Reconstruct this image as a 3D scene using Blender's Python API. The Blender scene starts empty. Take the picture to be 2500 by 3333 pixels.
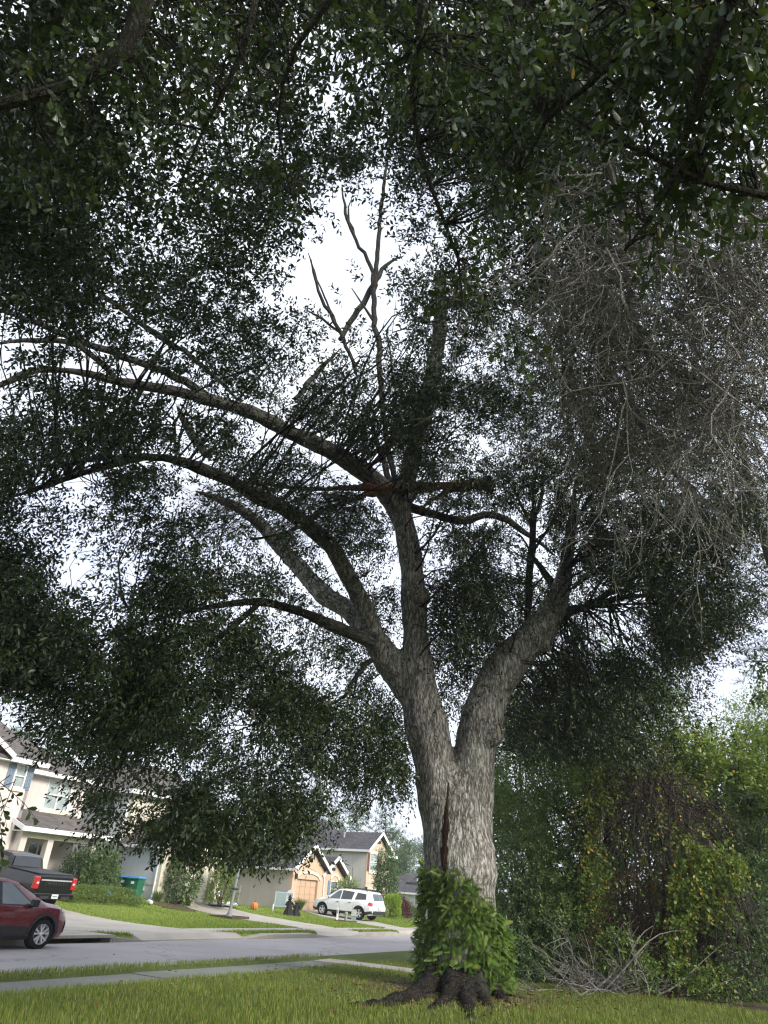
import bpy, bmesh, math, random
import numpy as np
from mathutils.bvhtree import BVHTree
from mathutils import Vector, Matrix, noise, kdtree, Quaternion
random.seed(7)
rng = np.random.default_rng(11)
scene = bpy.context.scene
COL = scene.collection

# ---------------------------------------------------------------- camera
FPX, PITCH, ROLL = 2250.0, math.radians(28.9), math.radians(4.2)
CAM = np.array([0.0, 0.0, 1.8])
Fw = np.array([0, math.cos(PITCH), math.sin(PITCH)])
U0 = np.array([0, -math.sin(PITCH), math.cos(PITCH)])
Rt = np.array([1.0, 0, 0]) * math.cos(ROLL) + U0 * math.sin(ROLL)
Up = U0 * math.cos(ROLL) - np.array([1.0, 0, 0]) * math.sin(ROLL)
cd = bpy.data.cameras.new('camera')
cam = bpy.data.objects.new('camera', cd)
COL.objects.link(cam)
cam.matrix_world = Matrix(((Rt[0], Up[0], -Fw[0], CAM[0]), (Rt[1], Up[1], -Fw[1], CAM[1]), (Rt[2], Up[2], -Fw[2], CAM[2]), (0, 0, 0, 1)))
cd.sensor_fit = 'VERTICAL'
cd.sensor_height = 36.0
cd.lens = FPX / 3333.0 * 36.0
cd.clip_end = 3000
scene.camera = cam

# ---------------------------------------------------------------- world, sun, exposure
w = bpy.data.worlds.new('World'); scene.world = w; w.use_nodes = True
nt = w.node_tree; nt.nodes.clear()
SUN_DIR = Vector((0.75, -0.60, 0.56)).normalized()
sky = nt.nodes.new('ShaderNodeTexSky'); sky.sky_type = 'NISHITA'; sky.sun_disc = False
sky.sun_elevation = math.asin(SUN_DIR.z); sky.sun_rotation = math.atan2(SUN_DIR.x, SUN_DIR.y)
sky.air_density = 1.0; sky.dust_density = 3.0
b1 = nt.nodes.new('ShaderNodeBackground'); b1.inputs['Strength'].default_value = 0.12
nt.links.new(sky.outputs[0], b1.inputs['Color'])
tc = nt.nodes.new('ShaderNodeTexCoord')
nz = nt.nodes.new('ShaderNodeTexNoise'); nz.inputs['Scale'].default_value = 2.2; nz.inputs['Detail'].default_value = 5
mp = nt.nodes.new('ShaderNodeMapping'); mp.inputs['Scale'].default_value = (1, 1, 2.2)
nt.links.new(tc.outputs['Generated'], mp.inputs['Vector']); nt.links.new(mp.outputs[0], nz.inputs['Vector'])
rp = nt.nodes.new('ShaderNodeValToRGB')
rp.color_ramp.elements[0].position = 0.36; rp.color_ramp.elements[0].color = (0.66, 0.71, 0.84, 1)
rp.color_ramp.elements[1].position = 0.66; rp.color_ramp.elements[1].color = (0.86, 0.90, 0.95, 1)
nt.links.new(nz.outputs['Fac'], rp.inputs['Fac'])
b2 = nt.nodes.new('ShaderNodeBackground'); b2.inputs['Strength'].default_value = 0.57
nt.links.new(rp.outputs[0], b2.inputs['Color'])
mx = nt.nodes.new('ShaderNodeMixShader'); mx.inputs['Fac'].default_value = 0.88
nt.links.new(b1.outputs[0], mx.inputs[1]); nt.links.new(b2.outputs[0], mx.inputs[2])
ow = nt.nodes.new('ShaderNodeOutputWorld'); nt.links.new(mx.outputs[0], ow.inputs['Surface'])
sl = bpy.data.lights.new('sun', 'SUN'); sl.energy = 1.7; sl.angle = math.radians(18); sl.color = (1.0, 0.94, 0.84)
so = bpy.data.objects.new('sun', sl); COL.objects.link(so)
so.rotation_euler = (-SUN_DIR).to_track_quat('-Z', 'Y').to_euler()
scene.view_settings.view_transform = 'Standard'
scene.view_settings.look = 'None'
scene.view_settings.gamma = 1.0
scene.view_settings.use_curve_mapping = False
scene.view_settings.exposure = 1.52
scene.cycles.pixel_filter_type = 'BLACKMAN_HARRIS'
scene.cycles.filter_width = 1.25
scene.cycles.max_bounces = 7
scene.cycles.diffuse_bounces = 4
scene.cycles.glossy_bounces = 2
scene.cycles.transmission_bounces = 4
scene.cycles.volume_bounces = 0
scene.cycles.sample_clamp_indirect = 4.0

# ---------------------------------------------------------------- places
Q = 2500.0 / 1659.0
def ray(x, y):
    return Fw + Rt * (x - 1250.0) / FPX + Up * (1666.5 - y) / FPX
def at(x, y, Y):
    d = ray(x, y); return CAM + d * (Y / d[1])
def atd(x, y, D):
    d = ray(x, y); return CAM + d * (D / np.linalg.norm(d))
def depth_of(P):
    return float((np.asarray(P) - CAM) @ Fw)
S3 = np.array([0.5, 0.8660254, 0.0]); N3 = np.array([0.8660254, -0.5, 0.0])
def uv(P):
    return P[0] * .5 + P[1] * .8660254, P[0] * .8660254 - P[1] * .5
def pad(u):
    return np.interp(u, [0, 10, 28, 33, 50, 66, 92, 200], [.9, .95, 1.0, .7, .41, 0.0, -.45, -.45])
def zt(u, v):
    u = np.asarray(u, float); v = np.asarray(v, float)
    near = np.interp(v, [-12.45, -12.3, -11.7, -11.2, -10.3, -10.0, -8.5, 0], [.13, .18, .26, .17, .17, .26, .27, .28])
    near = near + .02 * np.sin(u * 1.3 + v * .7) * (v > -9)
    k = np.clip((-v - 19) / 13.0, 0, 1)
    far = .15 * (1 - k) + pad(u) * k ** 3.5
    far = np.where((u > 15.6) & (u < 17.8) & (v > -20.3), -.45, far)
    return np.where(v > -12.45, near, np.where(v > -19.25, -0.06, far))
def Wp(u, v, dz=0.0):
    P = S3 * u + N3 * v
    return np.array([P[0], P[1], float(zt(u, v)) + dz])
def hit(x, y):
    d = ray(x, y)
    Ys = np.arange(8, 160, .05); P = CAM + d[None] * (Ys / d[1])[:, None]
    u, v = uv(P.T); k = np.argmax(P[:, 2] <= np.maximum(zt(u, v), 0 * u - 5))
    return P[k]
ANG = math.radians(60)

# ---------------------------------------------------------------- object helpers
def put(o, parent=None):
    COL.objects.link(o)
    if parent is not None: o.parent = parent
    return o
def tag(o, label=None, cat=None, group=None, kind=None):
    if label: o['label'] = label
    if cat: o['category'] = cat
    if group: o['group'] = group
    if kind: o['kind'] = kind
    return o
def empty(name, loc, rz=0.0):
    o = bpy.data.objects.new(name, None); o.empty_display_size = .2
    COL.objects.link(o); o.location = tuple(loc); o.rotation_euler = (0, 0, rz)
    return o
def np_mesh(name, V, F, mat, smooth=False, tint=None, vec=None):
    V = np.ascontiguousarray(V, np.float32); F = np.ascontiguousarray(F, np.int32)
    m = bpy.data.meshes.new(name); k = F.shape[1]
    m.vertices.add(len(V)); m.vertices.foreach_set('co', V.ravel())
    m.loops.add(F.size); m.loops.foreach_set('vertex_index', F.ravel())
    m.polygons.add(len(F)); m.polygons.foreach_set('loop_start', np.arange(0, F.size, k, dtype=np.int32))
    if smooth: m.polygons.foreach_set('use_smooth', np.ones(len(F), bool))
    if tint is not None:
        a = m.attributes.new('tint', 'FLOAT', 'POINT'); a.data.foreach_set('value', np.ascontiguousarray(tint, np.float32))
    if vec is not None:
        a = m.attributes.new('bc', 'FLOAT_VECTOR', 'POINT'); a.data.foreach_set('vector', np.ascontiguousarray(vec, np.float32).ravel())
    m.update(calc_edges=True); m.validate()
    if mat: m.materials.append(mat)
    return m
def np_obj(name, V, F, mat, parent=None, **k):
    o = bpy.data.objects.new(name, np_mesh(name, V, F, mat, **k)); return put(o, parent)
class MB:
    """collects shapes for one mesh"""
    def __init__(s): s.v = []; s.f = []
    def add(s, V, F):
        b = len(s.v); s.v += [tuple(map(float, p)) for p in V]; s.f += [tuple(i + b for i in f) for f in F]; return s
    def box(s, x0, x1, y0, y1, z0, z1, T=None):
        V = [(x, y, z) for z in (z0, z1) for y in (y0, y1) for x in (x0, x1)]
        if T: V = [T(*p) for p in V]
        return s.add(V, [(0, 2, 3, 1), (4, 5, 7, 6), (0, 1, 5, 4), (2, 6, 7, 3), (0, 4, 6, 2), (1, 3, 7, 5)])
    def prism(s, pts, off):
        n = len(pts); V = [tuple(p) for p in pts] + [tuple(np.array(p) + np.array(off)) for p in pts]
        return s.add(V, [tuple(range(n))[::-1], tuple(range(n, 2 * n))] + [(i, (i + 1) % n, n + (i + 1) % n, n + i) for i in range(n)])
    def bar(s, p, q, a, b):
        p = Vector(p); q = Vector(q); d = (q - p).normalized()
        x = d.cross(Vector((0, 0, 1)));
        if x.length < 1e-3: x = Vector((1, 0, 0))
        x.normalize(); y = x.cross(d)
        V = [e + x * i * a / 2 + y * j * b / 2 for e in (p, q) for i, j in ((-1, -1), (1, -1), (1, 1), (-1, 1))]
        return s.add(V, [(3, 2, 1, 0), (4, 5, 6, 7), (0, 1, 5, 4), (1, 2, 6, 5), (2, 3, 7, 6), (3, 0, 4, 7)])
    def tube(s, pts, rad, n=6, cap=True):
        pts = [Vector(p) for p in pts]; k = len(pts)
        if not hasattr(rad, '__len__'): rad = [rad] * k
        b = len(s.v); ref = None
        for i in range(k):
            t = (pts[min(i + 1, k - 1)] - pts[max(i - 1, 0)])
            if t.length < 1e-9: t = Vector((0, 0, 1))
            t.normalize()
            if ref is None: ref = t.orthogonal().normalized()
            ref = (ref - t * ref.dot(t)); ref = ref.normalized() if ref.length > 1e-6 else t.orthogonal().normalized()
            bn = t.cross(ref)
            for j in range(n):
                a = 2 * math.pi * j / n
                s.v.append(tuple(pts[i] + (ref * math.cos(a) + bn * math.sin(a)) * rad[i]))
        for i in range(k - 1):
            for j in range(n):
                j2 = (j + 1) % n
                s.f.append((b + i * n + j, b + i * n + j2, b + (i + 1) * n + j2, b + (i + 1) * n + j))
        if cap:
            s.f.append(tuple(b + j for j in range(n))[::-1]); s.f.append(tuple(b + (k - 1) * n + j for j in range(n)))
        return s
    def lathe(s, prof, n=16, axis='z', c=(0, 0, 0), cap=True):
        b = len(s.v); k = len(prof)
        for r, h in prof:
            for j in range(n):
                a = 2 * math.pi * j / n; p = (r * math.cos(a), r * math.sin(a), h)
                if axis == 'y': p = (p[0], p[2], p[1])
                s.v.append((p[0] + c[0], p[1] + c[1], p[2] + c[2]))
        for i in range(k - 1):
            for j in range(n):
                j2 = (j + 1) % n; s.f.append((b + i * n + j, b + i * n + j2, b + (i + 1) * n + j2, b + (i + 1) * n + j))
        if cap: s.f.append(tuple(b + j for j in range(n))[::-1]); s.f.append(tuple(b + (k - 1) * n + j for j in range(n)))
        return s
    def mesh(s, name, mat, smooth=False):
        m = bpy.data.meshes.new(name); m.from_pydata(s.v, [], s.f); m.update()
        bm = bmesh.new(); bm.from_mesh(m); bmesh.ops.recalc_face_normals(bm, faces=bm.faces); bm.to_mesh(m); bm.free()
        if smooth:
            m.polygons.foreach_set('use_smooth', np.ones(len(m.polygons), bool))
            try: m.set_sharp_from_angle(angle=math.radians(38))
            except Exception: pass
        if mat: m.materials.append(mat)
        return m
    def build(s, name, mat, parent=None, smooth=False):
        return put(bpy.data.objects.new(name, s.mesh(name, mat, smooth)), parent)
def bake(V0, F0, P, A):
    """N copies of a small shape: columns of A[i] are its scaled axes"""
    V = np.einsum('nij,kj->nki', A, V0) + P[:, None, :]
    N, k = len(P), len(V0)
    F = (F0[None] + (np.arange(N) * k)[:, None, None]).reshape(-1, F0.shape[1])
    return V.reshape(-1, 3), F
def nrm(a):
    return a / (np.linalg.norm(a, axis=-1, keepdims=True) + 1e-9)
def inpoly(u, v, poly):
    c = np.zeros(len(u), bool); j = len(poly) - 1
    for i in range(len(poly)):
        xi, yi = poly[i]; xj, yj = poly[j]
        c ^= ((yi > v) != (yj > v)) & (u < (xj - xi) * (v - yi) / (yj - yi + 1e-12) + xi); j = i
    return c

# ---------------------------------------------------------------- materials
class NT:
    def __init__(s, name):
        s.m = bpy.data.materials.new(name); s.m.use_nodes = True; s.t = s.m.node_tree; s.t.nodes.clear()
        s.out = s.n('ShaderNodeOutputMaterial')
    def n(s, kind, **k):
        x = s.t.nodes.new(kind)
        for a, b in k.items():
            if a.startswith('_'): setattr(x, a[1:], b)
            else: x.inputs[a.replace('__', ' ')].default_value = b
        return x
    def l(s, a, b): s.t.links.new(a, b)
    def coord(s, scale=(1, 1, 1), attr=None):
        mp = s.n('ShaderNodeMapping'); mp.inputs['Scale'].default_value = scale
        if attr: a = s.n('ShaderNodeAttribute', _attribute_name=attr); s.l(a.outputs['Vector'], mp.inputs['Vector'])
        else: a = s.n('ShaderNodeTexCoord'); s.l(a.outputs['Object'], mp.inputs['Vector'])
        return mp.outputs[0]
    def noise(s, vec, scale, detail=4, rough=.55):
        x = s.n('ShaderNodeTexNoise'); x.inputs['Scale'].default_value = scale; x.inputs['Detail'].default_value = detail; x.inputs['Roughness'].default_value = rough
        s.l(vec, x.inputs['Vector']); return x.outputs['Fac']
    def ramp(s, fac, stops):
        r = s.n('ShaderNodeValToRGB'); e = r.color_ramp.elements
        while len(e) < len(stops): e.new(.5)
        for q, (p, c) in zip(e, stops): q.position = p; q.color = (*c, 1)
        s.l(fac, r.inputs['Fac']); return r.outputs['Color']
    def math(s, op, a, b=None, clamp=False):
        x = s.n('ShaderNodeMath', _operation=op, _use_clamp=clamp)
        for i, q in enumerate((a, b)):
            if q is None: continue
            if isinstance(q, (int, float)): x.inputs[i].default_value = q
            else: s.l(q, x.inputs[i])
        return x.outputs[0]
    def mix(s, fac, a, b, mode='MIX'):
        x = s.n('ShaderNodeMix', _data_type='RGBA', _blend_type=mode)
        for i, q in ((0, fac), (6, a), (7, b)):
            if isinstance(q, (int, float)): x.inputs[i].default_value = q
            elif isinstance(q, tuple): x.inputs[i].default_value = (*q, 1)
            else: s.l(q, x.inputs[i])
        return x.outputs[2]
    def bump(s, h, strength=.5, dist=.02):
        b = s.n('ShaderNodeBump', Strength=strength, Distance=dist); s.l(h, b.inputs['Height']); return b.outputs[0]
    def bsdf(s, color, rough=.8, bump=None, spec=.3, metal=0.0, coat=0.0):
        p = s.n('ShaderNodeBsdfPrincipled'); p.inputs['Metallic'].default_value = metal
        p.inputs['Specular IOR Level'].default_value = spec; p.inputs['Coat Weight'].default_value = coat
        for nm, q in (('Base Color', color), ('Roughness', rough)):
            if isinstance(q, (int, float)): p.inputs[nm].default_value = q
            elif isinstance(q, tuple): p.inputs[nm].default_value = (*q, 1)
            else: s.l(q, p.inputs[nm])
        if bump is not None: s.l(bump, p.inputs['Normal'])
        return p.outputs[0]
    def done(s, sh): s.l(sh, s.out.inputs['Surface']); return s.m
def m_plain(name, c, rough=.6, var=.12, scale=6.0, spec=.3, metal=0.0, coat=0.0, bump=0.0):
    t = NT(name); v = t.coord(); f = t.noise(v, scale, 5)
    lo = tuple(x * (1 - var) for x in c); hi = tuple(min(1, x * (1 + var)) for x in c)
    col = t.ramp(f, [(.3, lo), (.7, hi)])
    return t.done(t.bsdf(col, rough, t.bump(f, bump, .01) if bump else None, spec, metal, coat))
def m_stucco(name, c):
    t = NT(name); v = t.coord(); f = t.noise(v, .7, 4); g = t.noise(v, 45, 3)
    st = t.noise(t.coord((1.6, 1.6, .25)), 1.3, 4)
    col = t.ramp(f, [(.25, tuple(x * .9 for x in c)), (.75, tuple(min(1, x * 1.05) for x in c))])
    col = t.mix(t.math('MULTIPLY', t.math('SUBTRACT', st, .52, True), 1.2, True), col, tuple(x * .62 for x in c))
    return t.done(t.bsdf(col, .92, t.bump(g, .35, .01), .15))
def m_shingle(name, c):
    t = NT(name); v = t.coord(); sep = t.n('ShaderNodeSeparateXYZ'); t.l(v, sep.inputs[0])
    row = t.math('MULTIPLY', sep.outputs['Z'], 13.0); fr = t.math('FRACT', row); fl = t.math('FLOOR', row)
    cx = t.n('ShaderNodeCombineXYZ'); xy = t.math('ADD', sep.outputs['X'], sep.outputs['Y'])
    t.l(t.math('MULTIPLY', xy, 3.2), cx.inputs[0]); t.l(t.math('MULTIPLY', fl, 7.31), cx.inputs[1])
    wn = t.noise(cx.outputs[0], 1.0, 1); big = t.noise(v, .5, 3)
    col = t.ramp(wn, [(.3, tuple(x * .55 for x in c)), (.7, tuple(x * 1.5 for x in c))])
    col = t.mix(.35, col, t.ramp(big, [(.3, tuple(x * .6 for x in c)), (.7, tuple(x * 1.4 for x in c))]))
    return t.done(t.bsdf(col, .95, t.bump(fr, .8, .02), .1))
def m_leaf(name, stops, trans=.28, rough=.42, spec=.35):
    t = NT(name); a = t.n('ShaderNodeAttribute', _attribute_name='tint')
    col = t.ramp(a.outputs['Fac'], stops)
    p = t.bsdf(col, rough, None, spec)
    tr = t.n('ShaderNodeBsdfTranslucent'); t.l(t.mix(1.0, col, (1.45, 1.5, .7), 'MULTIPLY'), tr.inputs['Color'])
    m = t.n('ShaderNodeMixShader'); m.inputs[0].default_value = trans; t.l(p, m.inputs[1]); t.l(tr.outputs[0], m.inputs[2])
    return t.done(m.outputs[0])
def m_bark(name, dark, lite, lichen, scale=(20, 20, 5), attr='bc', li=.5, young=None):  # young: darker limb colour that carries the canopy's shade, not bark age
    t = NT(name); v = t.coord(scale, attr)
    def ridge(sc, det):
        n_ = t.noise(v, sc, det, .6); return t.math('MULTIPLY', t.math('ABSOLUTE', t.math('SUBTRACT', n_, .5)), 5.0, True)
    r1 = ridge(1.1, 3); r2 = ridge(2.3, 4); fine = t.noise(v, 6.0, 5, .7)
    vo = t.n('ShaderNodeTexVoronoi', _feature='DISTANCE_TO_EDGE'); vo.inputs['Scale'].default_value = .8
    wv = t.n('ShaderNodeTexNoise'); wv.inputs['Scale'].default_value = .9; wv.inputs['Detail'].default_value = 4; t.l(v, wv.inputs['Vector'])
    vm = t.n('ShaderNodeVectorMath', _operation='MULTIPLY_ADD'); t.l(wv.outputs['Color'], vm.inputs[0]); vm.inputs[1].default_value = (3.0, 3.0, 3.0); t.l(v, vm.inputs[2]); t.l(vm.outputs[0], vo.inputs['Vector'])
    ck = t.math('MULTIPLY', vo.outputs['Distance'], 4.0, True)
    hh = t.math('ADD', t.math('ADD', t.math('MULTIPLY', r1, .34), t.math('MULTIPLY', r2, .24)), t.math('ADD', t.math('MULTIPLY', ck, .22), t.math('MULTIPLY', fine, .34)))
    col = t.ramp(hh, [(.30, dark), (.50, tuple(.5 * x + .5 * y for x, y in zip(dark, lite))), (.66, lite), (.95, tuple(min(1, x * 1.35) for x in lite))])
    big = t.noise(t.coord((.9, .9, .9), attr), 1.6, 6, .65)
    col = t.mix(t.math('MULTIPLY', t.math('SUBTRACT', big, .50, True), 3.0 * li, True), col, lichen)
    col = t.mix(t.math('MULTIPLY', t.math('SUBTRACT', .38, t.noise(t.coord((1.3, 1.3, .3), attr), 1.1, 5, .6), True), 3.5, True), col, tuple(x * 1.5 for x in dark))
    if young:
        at_ = t.n('ShaderNodeAttribute', _attribute_name='tint'); limb_shade = t.ramp(hh, [(.3, young), (.9, tuple(x * 3.2 for x in young))]); limb_shade = t.mix(t.math('MULTIPLY', t.math('SUBTRACT', big, .54, True), 2.2, True), limb_shade, (.20, .21, .17)); col = t.mix(at_.outputs['Fac'], limb_shade, col)  # shade under the crown painted in as a dark mix
    return t.done(t.bsdf(col, .95, t.bump(hh, 1.0, .05), .1))
def m_ground(name, stops, scale=1.2, fine=40, bump=.6, rough=.95):
    t = NT(name); v = t.coord(); f = t.noise(v, scale, 5, .6); g = t.noise(v, fine, 4, .7)
    k = t.math('ADD', t.math('MULTIPLY', f, .55), t.math('MULTIPLY', g, .45))
    return t.done(t.bsdf(t.ramp(k, stops), rough, t.bump(g, bump, .02), .12))
def m_glass(name, c=(.02, .03, .03), rough=.04):
    t = NT(name); f = t.noise(t.coord(), 1.5, 2)
    return t.done(t.bsdf(t.ramp(f, [(.3, tuple(x * .7 for x in c)), (.7, tuple(x * 1.3 for x in c))]), rough, None, .8, 0, .5))
M = {}
M['lawn'] = m_ground('lawn soil', [(.3, (.055, .068, .02)), (.55, (.10, .125, .035)), (.75, (.17, .165, .06))])
M['farlawn'] = m_ground('far lawn', [(.3, (.12, .165, .035)), (.55, (.17, .225, .045)), (.78, (.24, .26, .07))], .35, 30)
M['asphalt'] = m_ground('asphalt', [(.3, (.24, .225, .222)), (.5, (.32, .30, .298)), (.72, (.42, .39, .385))], .4, 60, .5, .9)
def m_asphalt():
    t = NT('asphalt'); v = t.coord(); f = t.noise(v, .25, 5, .6); g = t.noise(v, 70, 4, .7); st_ = t.noise(t.coord((.5, .5, .5)), .9, 5, .7)
    k = t.math('ADD', t.math('MULTIPLY', f, .5), t.math('MULTIPLY', g, .5)); col = t.ramp(k, [(.3, (.21, .197, .196)), (.5, (.30, .282, .282)), (.72, (.40, .372, .372))])
    vo = t.n('ShaderNodeTexVoronoi', _feature='DISTANCE_TO_EDGE'); vo.inputs['Scale'].default_value = .22; wn = t.n('ShaderNodeTexNoise'); wn.inputs['Scale'].default_value = .8; wn.inputs['Detail'].default_value = 6; t.l(v, wn.inputs['Vector'])
    vm = t.n('ShaderNodeVectorMath', _operation='MULTIPLY_ADD'); t.l(wn.outputs['Color'], vm.inputs[0]); vm.inputs[1].default_value = (2.5, 2.5, 2.5); t.l(v, vm.inputs[2]); t.l(vm.outputs[0], vo.inputs['Vector'])
    ck = t.math('SUBTRACT', 1.0, t.math('MULTIPLY', vo.outputs['Distance'], 90.0, True), True); col = t.mix(t.math('MULTIPLY', ck, .55), col, (.09, .085, .085)); col = t.mix(t.math('MULTIPLY', t.math('SUBTRACT', st_, .56, True), 1.8, True), col, (.15, .14, .14))
    return t.done(t.bsdf(col, .88, t.bump(g, .5, .01), .2))
M['asphalt'] = m_asphalt()
M['concrete'] = m_ground('concrete', [(.28, (.25, .23, .20)), (.5, (.36, .335, .295)), (.72, (.45, .42, .37))], .6, 25, .25, .9)
M['walk'] = m_ground('damp sidewalk', [(.28, (.12, .13, .115)), (.5, (.18, .19, .17)), (.72, (.25, .25, .225))], .8, 22, .3, .85)
M['kerb'] = m_ground('kerb concrete', [(.28, (.20, .19, .16)), (.5, (.32, .30, .26)), (.72, (.42, .39, .34))], 1.2, 25, .3, .9)
M['mulch'] = m_ground('mulch', [(.3, (.03, .022, .014)), (.5, (.09, .07, .045)), (.75, (.17, .14, .09))], 4, 50, 1.0)
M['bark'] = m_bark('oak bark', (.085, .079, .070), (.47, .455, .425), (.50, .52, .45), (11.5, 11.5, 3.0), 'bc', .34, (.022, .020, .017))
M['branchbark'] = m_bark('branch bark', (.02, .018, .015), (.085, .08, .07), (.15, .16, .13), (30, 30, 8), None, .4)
M['bleached'] = m_bark('bleached bark', (.22, .21, .19), (.50, .48, .45), (.56, .55, .52), (40, 40, 9), None, .4)
M['deadbark'] = m_bark('dead twig bark', (.22, .21, .195), (.46, .445, .415), (.52, .51, .47), (40, 40, 9), None, .5)
M['darktwig'] = m_bark('brown twig bark', (.045, .037, .032), (.16, .135, .118), (.22, .205, .185), (40, 40, 9), None, .3)
M['torn'] = m_bark('torn red wood', (.06, .030, .018), (.30, .15, .085), (.34, .22, .14), (30, 30, 4), None, .3)
M['wound'] = m_bark('decayed wood', (.02, .012, .008), (.085, .050, .032), (.13, .09, .06), (30, 30, 3), None, .3)
M['cut'] = m_plain('weathered cut wood', (.30, .25, .21), .9, .3, 14, .1, bump=.5)
M['root'] = m_bark('damp root bark', (.010, .009, .008), (.058, .051, .044), (.15, .155, .13), (15, 15, 15), None, .55)
M['leaf'] = m_leaf('oak leaf', [(0, (0.014, 0.025, 0.007)), (.55, (0.025, 0.042, 0.011)), (.93, (0.043, 0.065, 0.017)), (1, (0.081, 0.093, 0.022))], .14, .40, .45)
M['nearleaf'] = m_leaf('near oak leaf', [(0, (0.019, 0.034, 0.009)), (.6, (0.034, 0.059, 0.014)), (.97, (0.062, 0.090, 0.019)), (1, (0.186, 0.124, 0.019))], .22, .36, .4)
M['wood1'] = m_leaf('wood leaf dark', [(0, (0.054, 0.094, 0.040)), (.6, (0.090, 0.149, 0.057)), (1, (0.173, 0.236, 0.076))], .22)
M['wood2'] = m_leaf('wood leaf mid', [(0, (0.070, 0.116, 0.034)), (.6, (0.124, 0.194, 0.049)), (1, (0.233, 0.296, 0.070))], .25)
M['vine'] = m_leaf('vine leaf', [(0, (.09, .15, .03)), (.6, (.16, .22, .045)), (.92, (.26, .29, .06)), (1, (.42, .30, .05))], .3)
M['rust'] = m_leaf('rusty foliage', [(0, (.07, .04, .02)), (.6, (.13, .072, .036)), (1, (.17, .12, .055))], .2, .8)
M['pine'] = m_leaf('pine needles', [(0, (.035, .062, .026)), (.6, (.065, .10, .038)), (1, (.11, .145, .055))], .2, .6)
M['hedge'] = m_leaf('hedge leaf', [(0, (.07, .115, .022)), (.6, (.13, .185, .04)), (1, (.21, .26, .07))], .25)
M['limehedge'] = m_leaf('lime hedge leaf', [(0, (.13, .21, .015)), (.6, (.23, .34, .025)), (1, (.33, .42, .05))], .25)
M['redleaf'] = m_leaf('maroon leaf', [(0, (.07, .022, .022)), (.6, (.12, .035, .032)), (1, (.17, .06, .045))], .2)
M['fern'] = m_leaf('fern frond', [(0, (0.072, 0.130, 0.026)), (.6, (0.125, 0.205, 0.039)), (1, (0.225, 0.291, 0.066))], .25, .5)
M['grass'] = m_leaf('grass blade', [(0, (.095, .130, .024)), (.5, (.155, .200, .040)), (.85, (.215, .255, .060)), (.93, (.36, .29, .11)), (1, (.30, .20, .10))], .25, .6, .2)
M['fargrass'] = m_leaf('far grass blade', [(0, (0.115, 0.166, 0.025)), (.5, (0.166, 0.225, 0.036)), (.9, (0.221, 0.268, 0.051)), (1, (0.272, 0.264, 0.085))], .22, .6, .2)
# ---------------------------------------------------------------- the ground
DRIVE = {
 'A': [(19.4, -18.9), (24.7, -18.9), (23.9, -20.4), (23.8, -36), (17.8, -36), (18.0, -21.5)],
 'B': [(29.8, -18.9), (33.6, -18.9), (34.6, -20.6), (36.8, -23.2), (38.3, -27), (38.4, -31.86), (34.0, -31.86), (33.8, -24.0), (32.6, -22.0)],
 'C': [(37.9, -18.9), (43.4, -18.9), (43.2, -21.5), (48.7, -26.6), (53.5, -33.2), (48.5, -33.2), (45.8, -29), (45.2, -26.8), (41.1, -21.6), (38.5, -20.4)],
 'D': [(60.5, -18.9), (65.5, -18.9), (65.2, -20.6), (68.6, -36.7), (65.3, -36.7), (61, -20.6)],
}
def sheet(name, us, vs, fz, mat, dz=0.0, mask=None):
    U, V = np.meshgrid(us, vs, indexing='ij'); Z = fz(U, V) + dz
    P = U[..., None] * S3 + V[..., None] * N3; P[..., 2] = Z
    a, b = U.shape; idx = np.arange(a * b).reshape(a, b)
    F = np.stack([idx[:-1, :-1], idx[:-1, 1:], idx[1:, 1:], idx[1:, :-1]], -1).reshape(-1, 4)
    o = np_obj(name, P.reshape(-1, 3), F, mat, smooth=True); return o
us = np.concatenate([[-1500, -400, -120], np.arange(-60, 130, 1.0), [160, 240, 500, 1500]])
vs = np.concatenate([[-1500, -400, -160, -90, -60, -45], np.arange(-38, -19.4, .8), [-19.26, -19.24, -12.46, -12.44], [-12.3, -11.6, -11.2, -10.6, -10.0, -9.2, -8.5], np.arange(-8, 14, 1.0), [20, 40, 90, 400, 1500]])
g = sheet('ground', us, vs, zt, M['lawn']); tag(g, 'lawns and soil on both sides of the street', 'ground', kind='structure')
g.data.materials.append(M['farlawn'])
co = np.empty(len(g.data.vertices) * 3, np.float32); g.data.vertices.foreach_get('co', co); co = co.reshape(-1, 3)
lv = np.empty(len(g.data.loops), np.int32); g.data.loops.foreach_get('vertex_index', lv)
fc = co[lv.reshape(-1, 4)].mean(1); g.data.polygons.foreach_set('material_index', ((fc[:, 0] * .866 - fc[:, 1] * .5) < -19.0).astype(np.int32)); g.data.update()

road = sheet('road', np.arange(-90, 240, 3.0), np.linspace(-18.85, -12.45, 9), lambda u, v: .05 * (1 - ((v + 15.65) / 3.2) ** 2), M['asphalt'])
tag(road, 'grey asphalt street running past the houses', 'road', kind='structure')

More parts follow.
